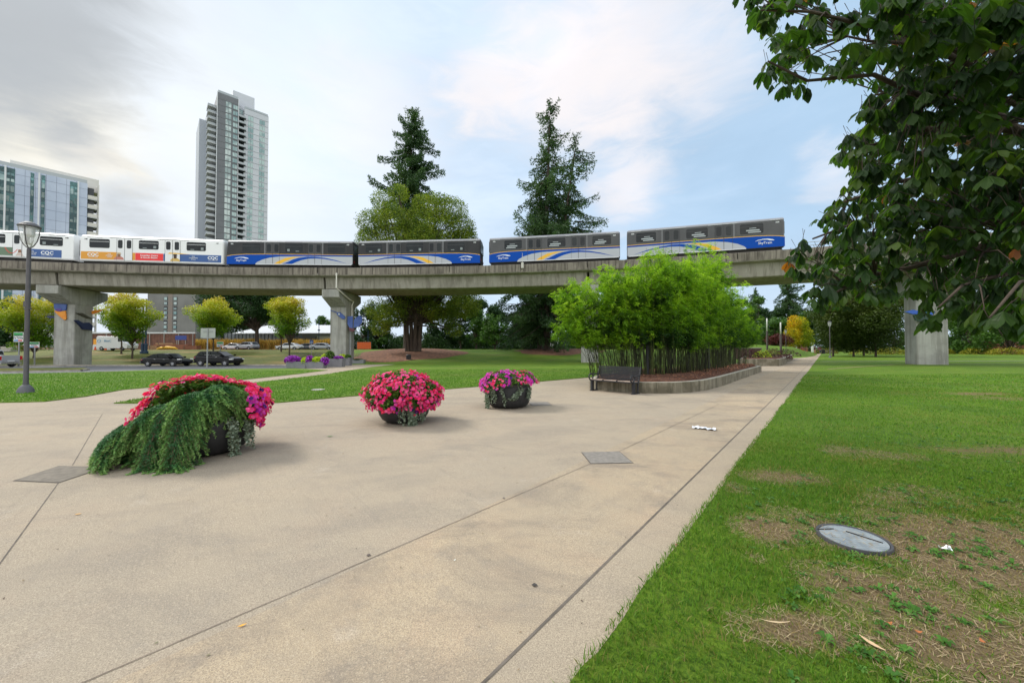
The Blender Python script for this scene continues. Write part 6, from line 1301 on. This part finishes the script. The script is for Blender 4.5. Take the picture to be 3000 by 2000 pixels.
def car(kind, paint, label, loc, rz, group):
    t = thing('parked_car', label, 'car', loc, rz, group)
    if kind == 'sedan':
        body = [(-2.35, .35), (-2.40, .62), (-2.36, .92), (-2.1, 1.0), (-1.5, 1.02), (-.6, .98), (.9, .95), (1.6, .88), (2.15, .74), (2.36, .58), (2.38, .36), (2.0, .24), (-2.0, .26)]
        roof = [(-1.95, .95), (-1.1, 1.36), (-.55, 1.45), (.2, 1.46), (.65, 1.38), (1.35, .92)]; gls = [[(-1.35, 1.02), (-.95, 1.29), (-.42, 1.37), (-.38, .99)], [(-.32, .99), (-.36, 1.375), (.2, 1.38), (.55, 1.31), (1.02, .98)]]; rear = [(-1.87, 1.0), (-1.14, 1.35)]; front = [(1.28, .97), (.67, 1.37)]; wb = (-1.42, 1.45); r = .33
    elif kind == 'suv':
        body = [(-2.22, .42), (-2.32, .7), (-2.28, 1.12), (-2.1, 1.2), (-1.0, 1.16), (.8, 1.10), (1.7, 1.02), (2.15, .86), (2.32, .62), (2.3, .38), (2.0, .3), (-2.0, .32)]
        roof = [(-2.15, 1.1), (-1.85, 1.52), (-1.6, 1.64), (-.3, 1.68), (.3, 1.62), (1.25, 1.06)]; gls = [[(-1.75, 1.22), (-1.55, 1.5), (-1.3, 1.55), (-1.15, 1.2)], [(-1.08, 1.2), (-1.15, 1.56), (-.35, 1.58), (-.35, 1.18)], [(-.28, 1.18), (-.28, 1.58), (.25, 1.53), (.95, 1.13)]]; rear = [(-2.12, 1.17), (-1.84, 1.54)]; front = [(1.18, 1.1), (.38, 1.56)]; wb = (-1.4, 1.42); r = .37
    else:
        body = [(-2.9, .55), (-2.95, .8), (-2.92, 1.28), (-1.0, 1.26), (1.1, 1.22), (2.5, 1.12), (2.85, .95), (2.9, .5), (2.3, .42), (-2.3, .45)]
        roof = [(-1.15, 1.2), (-1.1, 1.75), (-.9, 1.88), (.4, 1.9), (.7, 1.82), (1.4, 1.2)]; gls = [[(-.95, 1.3), (-.92, 1.72), (-.1, 1.76), (-.1, 1.3)], [(0, 1.3), (0, 1.76), (.5, 1.74), (1.15, 1.28)]]; rear = [(-1.17, 1.35), (-1.12, 1.72)]; front = [(1.32, 1.3), (.78, 1.78)]; wb = (-1.85, 1.85); r = .42
    mb = MB(); loft(mb, body, .91, 1.0); mb.build('body', paint, t, bevel=.02)
    mb = MB(); loft(mb, roof, .74, .55); mb.build('roof', paint, t, bevel=.03)
    for g_ in gls:
        for sy in (-1, 1): mb = MB(); mb.xz([(x, z_) for x, z_ in g_], sy*.765-.012, sy*.765+.012); mb.build('side_window', mglass, t)
    for nm, (a, b) in (('rear_window', rear), ('windscreen', front)):
        sg = -1 if nm == 'rear_window' else 1; mb = MB(); o_ = .03; mb.add([(a[0]+sg*o_, -.62, a[1]+o_), (a[0]+sg*o_, .62, a[1]+o_), (b[0]+sg*o_, .54, b[1]+o_), (b[0]+sg*o_, -.54, b[1]+o_)], [(0, 1, 2, 3)]); mb.build(nm, mglass, t)
    x0 = body[1][0]; zt = body[2][1]
    for sy in (-1, 1):
        mb = MB()
        if kind == 'pickup': mb.box(x0-.03, x0+.1, sy*.82-.07, sy*.82+.07, .8, 1.2)
        else: mb.add([(x0+.03, sy*.52, zt-.12), (x0+.03, sy*.52, zt-.26), (x0-.005, sy*.80, zt-.28), (x0+.28, sy*.915, zt-.26), (x0+.36, sy*.905, zt-.08), (x0+.06, sy*.80, zt-.08)], [(0, 1, 2, 3, 4, 5)])
        mb.build('tail_light', mtail, t); mb = MB(); xf = -x0-.14; mb.box(xf-.28, xf+.06, sy*.78-.13, sy*.78+.12, body[8][1] if kind == 'sedan' else .72, (body[8][1] if kind == 'sedan' else .72)+.13, ch=.02); mb.build('headlight', mhead, t)
        for xw in wb:
            mb = MB(); mb.tube([(xw+(r+.05)*cos(a*pi/12), sy*.895, r+(r+.05)*sin(a*pi/12)) for a in range(-1, 14)], .035, 5); mb.build('wheel_arch', M('arch_dark', (.012, .012, .013), .7), t); wheel(t, xw, sy*.82, r)
        mb = MB(); mb.box(.95 if kind != 'pickup' else 1.0, 1.15 if kind != 'pickup' else 1.25, sy*.98-.1, sy*.98+.08, zt+.02, zt+.17, ch=.02); mb.build('mirror', paint, t)
        mb = MB(); 
        for dx_ in (-.6, .45): mb.box(dx_-.1, dx_+.1, sy*.915-.012, sy*.915+.012, zt-.13, zt-.10)
        mb.build('door_handle', mtrim, t)
    mb = MB(); mb.box(x0-.035, x0+.02, -.26, .26, zt-.32 if kind != 'pickup' else .6, zt-.18 if kind != 'pickup' else .74); mb.build('number_plate', mplat, t)
    mb = MB(); mb.box(x0-.05, x0+.12, -.84, .84, .36, .52, ch=.03); mb.build('bumper', mtrim if kind == 'pickup' else M('bumper_dark', (.05, .05, .055), .4), t)
    if kind == 'suv': mb = MB(); mb.tube([(-1.1, -.775, 1.2), (-1.0, -.775, 1.24), (.9, -.775, 1.14)], .014, 5); mb.build('chrome_strip', mtrim, t)
    return t
def road_at(px, py, dy=.9): p = gnd(px, py); return Vector((p.x, p.y+dy, p.z+.012))
G3 = 'cars parked along the kerb'
car('sedan', mblk, 'black saloon car parked at the kerb, the left one of the two black cars', road_at(468, 1074), radians(-3), G3).scale = (.95, .95, .95)
car('suv', mblk, 'black sport utility car parked right of the black saloon', road_at(622, 1073), radians(-3), G3).scale = (.95, .95, .95)
car('pickup', msil, 'silver pickup truck cut by the left edge of the picture', road_at(-80, 1077), pi, G3).rotation_euler = (0, 0, pi-radians(2))
G4 = 'cars parked behind the grass bank'
for px, Y, k_, m_, rz, lb in ((724, 76, 'suv', msil, 2.9, 'silver estate car behind the bank, nearest the big maple trunk'), (688, 80, 'sedan', mwhp, 3.0, 'pale car bonnet showing left of the silver estate behind the bank'), (808, 84, 'suv', mgrp, 3.1, 'grey car roof behind the bank right of the maple'), (848, 75, 'sedan', mwhp, 3.2, 'white car behind the bank, between the street tree trunks'), (945, 76, 'sedan', msil, .1, 'pale blue-silver saloon behind the bank left of the middle pier'), (905, 82, 'sedan', mgrp, .2, 'grey car showing left of the pale saloon')):
    c_ = car(k_, m_, lb, at(px, Y)+Vector((0, 0, -.12)), rz, G4)
car('pickup', mwhp, 'white truck seen between the fir trunks', at(1632, 92)+Vector((0, 0, .2)), radians(-60), None)
# ================================================================== people far down the path
def person(p, h, label, top, legs, skin, hair, pose, rz=0, sit=False):
    t = thing('person', label, 'person', p, rz); k = h/1.75
    def skinned(name, pts, edges, mat, par, sub=1):
        me = bpy.data.meshes.new(name); me.from_pydata([tuple(Vector(q[0])*k) for q in pts], edges, []); o = mesh_obj(name, me, mat, par)
        sk = o.modifiers.new('skin', 'SKIN'); 
        for i, q in enumerate(pts): r = q[1]*k; me.skin_vertices[0].data[i].radius = (r, r*(q[2] if len(q) > 2 else 1)) if me.skin_vertices else (r, r)
        s = o.modifiers.new('sub', 'SUBSURF'); s.levels = sub; s.render_levels = sub; return o
    st = pose; hz_ = .92 if not sit else .48
    def mk(pts, edges, name, mat):
        me = bpy.data.meshes.new(name); me.from_pydata([tuple(Vector(q[0])*k) for q in pts], edges, []); o = mesh_obj(name, me, mat, t)
        bm = bmesh.new(); bm.from_mesh(me); ly = bm.verts.layers.skin.verify(); bm.verts.ensure_lookup_table()
        for i, q in enumerate(pts): bm.verts[i][ly].radius = (q[1]*k, q[1]*k*(q[2] if len(q) > 2 else 1)); bm.verts[i][ly].use_root = (i == 0)
        bm.to_mesh(me); bm.free(); o.modifiers.new('skin', 'SKIN'); s = o.modifiers.new('sub', 'SUBSURF'); s.levels = 1; s.render_levels = 1; return o
    kn = [((-.09, .02, .48), .06), ((-.10+.0, .02-st*.18, .08), .045), ((-.10, -.12-st*.18, .03), .035)]; kn2 = [((.09, -.06*st-.02, .48), .06), ((.10, .05+st*.22, .10), .045), ((.10, -.08+st*.22, .03), .035)]
    body = [((0, 0, .95), .13, .8), ((0, 0, 1.15), .12, .75), ((0, 0, 1.38), .15, .7), ((0, 0, 1.50), .055), ((0, -.01, 1.60), .075), ((0, -.015, 1.69), .085), ((0, 0, 1.75), .05),
            ((-.09, 0, .85), .09), ((-.09, -.02, .48), .06), ((-.10, -.02-st*.18, .09), .042), ((-.10, -.14-st*.18, .03), .034), ((.09, 0, .85), .09), ((.09, -.03, .48), .06), ((.10, .05+st*.20, .10), .042), ((.10, -.07+st*.2, .03), .034),
            ((-.19, 0, 1.40), .055), ((-.24, .05, 1.12), .04), ((-.24, -.08, .88), .03), ((-.24, -.10, .80), .03, .5), ((.19, 0, 1.40), .055), ((.24, -.03, 1.12), .04), ((.24, -.14, .90), .03), ((.24, -.17, .82), .03, .5)]
    ed = [(0, 1), (1, 2), (2, 3), (3, 4), (4, 5), (5, 6), (0, 7), (7, 8), (8, 9), (9, 10), (0, 11), (11, 12), (12, 13), (13, 14), (2, 15), (15, 16), (16, 17), (17, 18), (2, 19), (19, 20), (20, 21), (21, 22)]
    mk(body, ed, 'body', skin)
    mk([((0, 0, .93), .155, .85), ((0, 0, 1.15), .15, .8), ((0, 0, 1.38), .175, .75), ((0, 0, 1.45), .08), ((-.20, 0, 1.40), .07), ((-.24, .03, 1.18), .055), ((.20, 0, 1.40), .07), ((.24, -.02, 1.18), .055)], [(0, 1), (1, 2), (2, 3), (2, 4), (4, 5), (2, 6), (6, 7)], 'top', top)
    mk([((0, 0, .93), .15, .9), ((-.09, 0, .83), .105), ((-.09, -.02, .48), .078), ((-.10, -.02-st*.17, .14), .06), ((.09, 0, .83), .105), ((.09, -.03, .48), .078), ((.10, .05+st*.19, .15), .06)], [(0, 1), (1, 2), (2, 3), (0, 4), (4, 5), (5, 6)], 'trousers', legs)
    mk([((0, .03, 1.69), .095), ((0, .0, 1.77), .07), ((0, .07, 1.60), .06)], [(0, 1), (0, 2)], 'hair', hair)
    return t
ms1 = M('skin_tone', (.40, .22, .15), .6); mh1 = M('hair_dark', (.02, .014, .01), .7); mk1 = M('cloth_black', (.02, .02, .025), .8); mk2 = M('cloth_maroon', (.16, .02, .05), .8); mk3 = M('cloth_denim', (.05, .07, .12), .8); mk4 = M('cloth_purple', (.12, .03, .12), .8)
for px, py, lb, a, b, st, rz in ((2387, 1036.5, 'distant person in black with bare legs walking on the path', mk1, ms1, .8, .2), (2397, 1034.8, 'distant person in a purple top walking behind the one in black', mk4, mk1, .5, .4), (2403, 1035.2, 'distant person in a maroon top, right of the one in purple', mk2, mk3, .9, -.3), (2358, 1034.2, 'distant person in grey-red clothes left of the walkers, by the low wall', M('cloth_brick', (.2, .07, .06), .8), mk3, .1, 1.)):
    person(gnd(px, py), 1.72, lb, a, b, ms1, mh1, st, rz)
# brick shelter at the end of the path
p = gnd(2385, 1033.2)+Vector((2, 16, 0)); t = thing('brick_shelter', 'low brick wall under a pale arched canopy at the end of the path', 'shelter', p, radians(-8))
mb = MB()
for r in range(8):
    for i in range(22): mb.box(-8+i*.72+(r % 2)*.3, -7.31+i*.72+(r % 2)*.3, -.2, .2, r*.33, r*.33+.31)
mb.build('brick_wall', M('brick_pink', (.34, .17, .13), .9, (.25, .12, .09), .8, 3), t)
mb = MB(); mb.tube([(-9+i*1.5, -1, 2.6+2.0*sin(pi*i/12)) for i in range(13)], .3, 8); mb.build('canopy', M('canopy_pale', (.5, .53, .55), .5), t, True)
for x_ in (-8.8, 8.8, 4.2): mb = MB(); mb.lathe([(.3, 0), (.25, 2.8), (.0, 2.8)], 10, c=(x_, -1, 0)); mb.build('pillar', mwht, t)
for px, py, lb in ((2336, 1034.5, 'low pale wall block left of the far path'), (2420, 1034, 'pale plinth behind the far bin')):
    p = gnd(px, py); mb = MB(); mb.box(-2.2, 2.2, -.3, .3, 0, .75, ch=.03); mb.box(-2.3, 2.3, -.35, .35, .75, .85); o = mb.build('low_wall', mwtop); o.location = p; tag(o, lb, 'wall')
# ================================================================== lawn cover and litter
mcast = bpy.data.materials.new('cast_cover'); mcast.use_nodes = True; t_ = NT(mcast.node_tree); V = t_.new('ShaderNodeTexCoord').outputs['Object']
c = t_.mix(t_.ramp(t_.noise(V, 9, 5, .7), .35, .65), (.20, .235, .26, 1), (.30, .34, .36, 1)); ck = t_.new('ShaderNodeTexChecker'); t_.put(ck.inputs[0], t_.mapv(V, (46, 46, .001), (0, 0, .7))); ck.inputs[3].default_value = 1
c = t_.mix(t_.math('MULTIPLY', ck.outputs[1], .22), c, (.12, .14, .15, 1)); c = t_.mix(t_.ramp(t_.noise(V, 22, 4, .7), .58, .68, 0, .7), c, (.30, .22, .13, 1))
b_ = t_.n['Principled BSDF']; t_.put(b_.inputs['Base Color'], c); b_.inputs['Roughness'].default_value = .75; b_.inputs['Specular IOR Level'].default_value = .2; bn = t_.new('ShaderNodeBump'); bn.inputs['Strength'].default_value = .4; bn.inputs['Distance'].default_value = .004; t_.put(bn.inputs['Height'], ck.outputs[1]); t_.l.new(bn.outputs[0], b_.inputs['Normal'])
zc_ = float(lz(np.array([mhc.x]), np.array([mhc.y]), np.array([1.5]))[0]); t = thing('access_cover', 'round grey access cover in the worn lawn at the lower right', 'cover', (mhc.x, mhc.y, zc_+.012))
mb = MB(); mb.lathe([(.0, .014), (.225, .014), (.228, .010)], 48); mb.build('lid', mcast, t); mb = MB(); mb.lathe([(.231, -.02), (.231, .016), (.25, .018), (.253, .0), (.253, -.04)], 48); mb.build('rim', M('rim_iron', (.06, .06, .065), .6), t)
mb = MB(); mb.tube([(.03, .10, .016), (.16, -.10, .016)], .006, 5); mb.tube([(-.2, .14, .016), (-.04, .15, .016)], .005, 5); mb.build('lifting_slot', mdark, t)
n = 46; az = rng.uniform(0, pi, n); rr_ = .2*np.sqrt(rng.random(n)); aa = rng.uniform(0, 6.28, n); L = rng.uniform(.015, .06, n); P = np.stack([rr_*np.cos(aa)-.03, rr_*np.sin(aa)+.02, np.full(n, .019)], 1); a1 = np.stack([np.cos(az)*L, np.sin(az)*L, rng.uniform(-.002, .006, n)], 1)*.5; b1 = np.stack([-np.sin(az), np.cos(az), np.zeros(n)], 1)*.0016
quads('straw', np.stack([P-a1-b1, P+a1-b1, P+a1+b1, P-a1+b1], 1), MATS['straw'], t, rng.random(n))['kind'] = 'stuff'
p = gnd(932, 1144); t = thing('lawn_cover', 'small pale round cover in the lawn behind the cedar planter', 'cover', (p.x, p.y, p.z+.035)); mb = MB(); mb.lathe([(.0, .02), (.2, .02), (.21, .0)], 20); mb.build('lid', M('lid_pale', (.5, .48, .46), .8), t); mb = MB(); mb.lathe([(.21, -.02), (.21, .022), (.26, .022), (.27, -.02)], 20); mb.build('rim', mcurb, t)
# crumpled white paper strip
p = gnd(2062, 1256); t_me = MB(); N = 12; rr = random.Random(3); vs = []
for i in range(N+1):
    for j in range(4): vs.append((-.22+i*.44/N, -.11+j*.07+rr.uniform(-.015, .015)+.03*sin(i*.5), .008+rr.uniform(0, .03)))
t_me.add(vs, [(i*4+j, (i+1)*4+j, (i+1)*4+j+1, i*4+j+1) for i in range(N) for j in range(3)]); o = t_me.build('paper_strip', M('paper_white', (.80, .82, .86), .7)); o.location = p+Vector((0, 0, .003)); o.rotation_euler = (0, 0, radians(-28)); tag(o, 'crumpled white paper strip lying on the plaza right of the middle', 'litter')
def litter(name, px, py, L, W_, col, label, cat='litter', rz=0, lawn=False, curl=.3, group=None):
    p = gnd(px, py); z_ = .003 if not lawn else .035; mb = MB(); n = 6; vs = []
    for i in range(n+1):
        f = i/n; w_ = W_*sin(pi*min(max(f, .08), .92))*.5; x = (f-.5)*L; h = .004+curl*L*(f-.5)**2
        vs += [(x, -w_, h+.15*w_), (x, 0, h), (x, w_, h+.2*w_)]
    mb.add(vs, [(i*3+j, (i+1)*3+j, (i+1)*3+j+1, i*3+j+1) for i in range(n) for j in range(2)]); o = mb.build(name, M('litter_%d_%d_%d' % tuple(int(c_*99) for c_ in col), col, .7)); o.location = p+Vector((0, 0, z_)); o.rotation_euler = (0, 0, rz); return tag(o, label, cat, group)
litter('fallen_leaf', 709, 1834, .045, .016, (.75, .36, .03), 'orange leaf fragment by the thin joint, bottom left', rz=.6)
litter('fallen_leaf', 967, 1279, .11, .06, (.10, .18, .06), 'small green sprig on the plaza in front of the middle bowl', rz=.2)
litter('fallen_leaf', 229, 1507, .05, .03, (.55, .3, .08), 'tiny tan leaf on the plaza at the left', rz=.3)
litter('gum_spot', 1566, 1715, .04, .035, (.05, .045, .04), 'dark gum spot on the plaza, lower middle', 'spot', curl=0); litter('gum_spot', 1080, 1627, .035, .03, (.09, .07, .06), 'dark spot touching the thin joint', 'spot', curl=0); litter('gum_spot', 1332, 1642, .022, .01, (.7, .75, .7), 'tiny pale crumb on the plaza centre', 'crumb', rz=1)
litter('gum_spot', 1476, 1460, .03, .03, (.12, .10, .09), 'dark spot right of the plaza centre', 'spot', curl=0)
litter('fallen_leaf', 1982, 1597, .04, .02, (.35, .04, .05), 'tiny dark red leaf at the lawn edge', rz=.5)
litter('bottle_scrap', 858, 1175, .16, .1, (.45, .62, .75), 'pale blue scrap at the lawn edge beside the left planter', curl=.5)
litter('white_scrap', 2762, 1622, .07, .04, (.75, .75, .75), 'crumpled white tissue among the weeds, right', lawn=True, curl=2.0); litter('white_scrap', 2782, 1626, .06, .04, (.72, .74, .78), 'second piece of the crumpled white tissue', lawn=True, rz=.7, curl=2)
litter('straw_stick', 2270, 1840, .17, .012, (.55, .42, .25), 'long dry straw lying on the grass, lower right', lawn=True, rz=-.15); litter('straw_stick', 2555, 1905, .12, .03, (.6, .42, .25), 'tan leaf stalk in the grass at the bottom right', lawn=True, rz=1.9)
for i, (px, py) in enumerate([(2460, 1578), (2440, 1600), (2520, 1560), (2550, 1610)]): litter('fallen_leaf', px, py, .045, .015, (.45, .33, .18), ('dry leaf on the round access cover, near its '+['left end', 'front left rim', 'upper slot', 'right front'][i]), lawn=True, rz=i, group='dry leaves on the cover')
for i, (px, py, wh) in enumerate([(2605, 1845, 'left'), (2880, 1900, 'right'), (2690, 1870, 'middle')]): litter('fallen_leaf', px, py, .035, .025, (.40, .13, .04), 'orange-brown dead leaf in the worn grass, '+wh+' of three', lawn=True, rz=i*1.3, curl=1.2)
# fine debris on the plaza
n = 900; sx = rng.uniform(-9, 11, n); sy = rng.uniform(2, 17, n); k = sx < E0.x+(sy-E0.y)*.838-.1; sx, sy = sx[k], sy[k]; k = ~(inpoly(sx, sy, C1)); sx, sy = sx[k], sy[k]
tag(quads('debris', leaf_quads(np.stack([sx, sy, TILT*sx+.006], 1), .022, .5, 2.), M('debris', (.2, .14, .1), .8, acols=[(.06, .04, .03), (.25, .18, .11), (.12, .14, .05)]), None, rng.random(len(sx))), kind='stuff')
# ================================================================== horse chestnut in the right foreground
ml_ch = bpy.data.materials.new('leaves_chestnut'); ml_ch.use_nodes = True; q_ = NT(ml_ch.node_tree); b_ = q_.n['Principled BSDF']
at_ = q_.new('ShaderNodeAttribute', attribute_name='var'); rp = q_.new('ShaderNodeValToRGB'); cr = rp.color_ramp; q_.put(rp.inputs[0], at_.outputs['Fac'])
cr.elements[0].color = (.014, .035, .014, 1); cr.elements[1].color = (.30, .09, .025, 1)
for ps, cl in ((.35, (.022, .056, .016)), (.7, (.042, .092, .018)), (.93, (.085, .14, .022)), (.965, (.20, .10, .025))): e = cr.elements.new(ps); e.color = (*cl, 1)
uvn = q_.new('ShaderNodeTexCoord').outputs['UV']; wv = q_.new('ShaderNodeTexWave'); wv.inputs['Scale'].default_value = 3.2; wv.bands_direction = 'DIAGONAL'; q_.put(wv.inputs[0], uvn)
q_.put(b_.inputs['Base Color'], rp.outputs[0]); b_.inputs['Roughness'].default_value = .42; b_.inputs['Specular IOR Level'].default_value = .45
bn = q_.new('ShaderNodeBump'); bn.inputs['Strength'].default_value = .5; bn.inputs['Distance'].default_value = .004; q_.put(bn.inputs['Height'], wv.outputs[1]); q_.l.new(bn.outputs[0], b_.inputs['Normal'])
tr = q_.new('ShaderNodeBsdfTranslucent'); q_.put(tr.inputs[0], q_.mix(1., rp.outputs[0], (1.9, 2.1, .5, 1), 'MULTIPLY')); mx = q_.new('ShaderNodeMixShader'); mx.inputs[0].default_value = .5
q_.l.new(b_.outputs[0], mx.inputs[1]); q_.l.new(tr.outputs[0], mx.inputs[2]); q_.l.new(mx.outputs[0], q_.n['Material Output'].inputs[0])
BND = [(2160, -40), (2175, 30), (2235, 60), (2260, 95), (2222, 150), (2215, 170), (2245, 190), (2210, 265), (2290, 275), (2345, 255), (2400, 262), (2440, 240), (2500, 250), (2545, 205), (2560, 250), (2540, 285), (2500, 340), (2490, 380), (2450, 440), (2440, 480), (2500, 480), (2470, 560), (2425, 590), (2450, 600), (2395, 640), (2370, 680), (2290, 770), (2310, 795), (2400, 800), (2360, 850), (2375, 890), (2430, 905), (2475, 905), (2520, 870),
       (2570, 875), (2640, 860), (2700, 870), (2690, 945), (2740, 955), (2790, 900), (2830, 915), (2850, 965), (2920, 945), (2960, 975), (3010, 960), (3400, 980), (3500, -40)]
def inp(px, py): return inpoly(px, py, BND)
t = thing('horse_chestnut', 'horse chestnut tree whose big dark leaves hang into the upper right foreground', 'tree', (6.9, 3.6, .04)); O = np.array([6.9, 3.6, .04])
LC = []
tries = 0; px = rng.uniform(2150, 3200, 90000); py = rng.uniform(-60, 985, 90000); k = inp(px, py); px, py = px[k], py[k]
gap = vnoise(px/52.+3, py/46.+9)*.6+vnoise(px/21., py/23.)*.4; inside = np.clip((px-2420-(py-300)*-.02)/520, 0, 1)*np.clip(1-(py-560)/620, .3, 1)
kk = gap > .50-.42*inside-.14*(py > 640); px, py = px[kk], py[kk]; n_l = 2500; px, py = px[:n_l], py[:n_l]
f_ = np.clip((px-2200)/900, 0, 1); Y0 = 4.3-1.5*f_-1.0*np.clip((300-py)/300, 0, 1)*(1-f_)+.2*np.clip((py-700)/200, 0, 1)*(1-f_)-.4*np.clip((py-820)/150, 0, 1)*f_
Yd = Y0+rng.random(len(px))**1.5*(2.0+2.2*f_)
u = (px-1500)/F; vv = (1000-py)/F; cp, sn = cos(PITCH), sin(PITCH); dy_ = cp-sn*vv; dz_ = sn+cp*vv; s_ = Yd/dy_
LC = np.stack([u*s_, Yd, CAMH+dz_*s_], 1)
# the rest of the crown, above and to the right of the picture
oc = ell(800, (7.2, 5.2, 5.8), (4.6, 4.4, 3.2), .55); dpx = 1500+F*oc[:, 0]/np.maximum(oc[:, 1], .2); dpy = 1020-F*(oc[:, 2]-CAMH)/np.maximum(oc[:, 1], .2)
k = (oc[:, 1] > .6) & ((dpx > 3020) | (dpy < -60) | inp(dpx, dpy)) & (np.hypot(oc[:, 0], oc[:, 1]) > 2.2); oc = oc[k]
LC = np.concatenate([LC, oc]); nl = len(LC)
Qs = []; Vs = []; mb = MB()
lob = [(0, 0), (.30, .13), (.62, .235), (.80, .22), (.93, .10), (1.0, 0)]
for i in range(nl):
    c0 = LC[i]; size = random.uniform(.10, .17); az = random.uniform(0, 2*pi); m = random.choice((5, 5, 6, 7)); front = i < n_l
    out = np.array([cos(az), sin(az), 0]); sd = np.array([-sin(az), cos(az), 0]); tilt = random.uniform(.5, 1.3); base_v = random.random()
    vcol = base_v*.85+.05 if random.random() > .006 else random.uniform(.96, 1.0)
    if front: vcol = min(vcol, .93) if vcol < .95 else vcol
    for j in range(m):
        a = (j-(m-1)/2)/((m-1)/2)*random.uniform(1.7, 2.0); L = size*(1.0-.28*abs(a)/2)*random.uniform(.9, 1.1)
        d = out*cos(a)+sd*sin(a); d = d*cos(tilt)+np.array([0, 0, -sin(tilt)]); d = d/np.linalg.norm(d); s2 = np.cross(d, [0, 0, 1.]); s2 /= max(np.linalg.norm(s2), .05); nrm = np.cross(s2, d); fold = random.uniform(.15, .45); dr = random.uniform(.1, .45)
        tw = random.uniform(-.5, .5); s2 = s2*cos(tw)+nrm*sin(tw); nrm = np.cross(s2, d)
        def P_(u_, w_, sg): return c0+d*L*u_-np.array([0, 0, 1])*L*dr*u_*u_+s2*sg*L*w_+nrm*L*w_*fold
        for q in range(len(lob)-1):
            (u0, w0), (u1, w1) = lob[q], lob[q+1]
            for sg in (-1, 1): Qs.append((P_(u0, 0, 1), P_(u1, 0, 1), P_(u1, w1*(1+.06*(q % 2)), sg), P_(u0, w0, sg))); Vs.append(vcol)
o = quads('crown', np.array(Qs)-O, ml_ch, t, Vs); uv = o.data.uv_layers.new(name='UVMap'); uv.data.foreach_set('uv', np.tile(np.array([0, 0, 0, 1, 1, 1, 1, 0], dtype=np.float32), len(Qs)))
# trunk, limbs and twigs carrying the leaves
mb.tube([(0, 0, -.2), (0, 0, .3), (.05, .1, 1.6), (0, .3, 2.8), (.1, .7, 4.2), (.1, 1.2, 6.2), (.2, 1.5, 8.5)], [.42, .3, .25, .24, .19, .13, .05], 12)
from mathutils.kdtree import KDTree
tips = []
limbs = [((0, .3, 2.6), (2440, 860, 4.2), .07), ((0, .3, 2.9), (2380, 700, 5.0), .075), ((0, .5, 3.4), (2450, 600, 5.2), .07), ((.05, .7, 4.0), (2480, 450, 5.0), .07), ((.1, .8, 4.3), (2560, 280, 4.6), .07), ((0, .4, 3.0), (2250, 180, 3.6), .055), ((.1, .7, 4.0), (2230, 30, 3.3), .05), ((0, .2, 2.4), (2750, 900, 3.2), .05), ((0, .2, 2.2), (2900, 930, 2.6), .045),
         ((0, .3, 2.7), (2640, 700, 4.3), .06), ((0, .3, 3.0), (2700, 520, 4.4), .06), ((0, .5, 3.4), (2800, 300, 4.0), .06), ((.0, .6, 3.8), (2450, 100, 3.9), .05), ((0, .3, 2.9), (2850, 760, 3.4), .05)]
lp = []
for a, (qx, qy, qY), r in limbs:
    b = np.array(pt(qx, qy, qY))-O; a = np.array(a); pts = [a+(b-a)*f+np.array([0, 0, .35*sin(pi*f)])*(1 if f < 1 else 0)+rng.normal(size=3)*.05*(0 < f < 1) for f in np.linspace(0, 1, 9)]
    mb.tube([tuple(q) for q in pts], [r*(1-.85*f) for f in np.linspace(0, 1, 9)], 7)
    for q0, q1 in zip(pts[1:-1], pts[2:]): lp += [q0+(q1-q0)*f for f in (0, .33, .66)]
lp = np.array(lp); kd = KDTree(len(lp)); [kd.insert(Vector(q), i) for i, q in enumerate(lp)]; kd.balance()
for i in range(0, n_l if n_l < nl else nl):
    c0 = Vector(LC[i]-O); q, ix, dist = kd.find(c0+Vector((.25, .05, .15)))
    if dist > 1.6: continue
    if i % 4 == 0: mid = (c0+q)/2+Vector((0, 0, .06)); mb.tube([q, mid, c0], [.009, .006, .003], 4, cap=False)
    else: mb.tube([c0+Vector((random.uniform(-.08, .1), random.uniform(-.06, .06), random.uniform(.06, .16))), c0], [.003, .002], 3, cap=False)
mb.build('trunk', mbarkd, t, True)
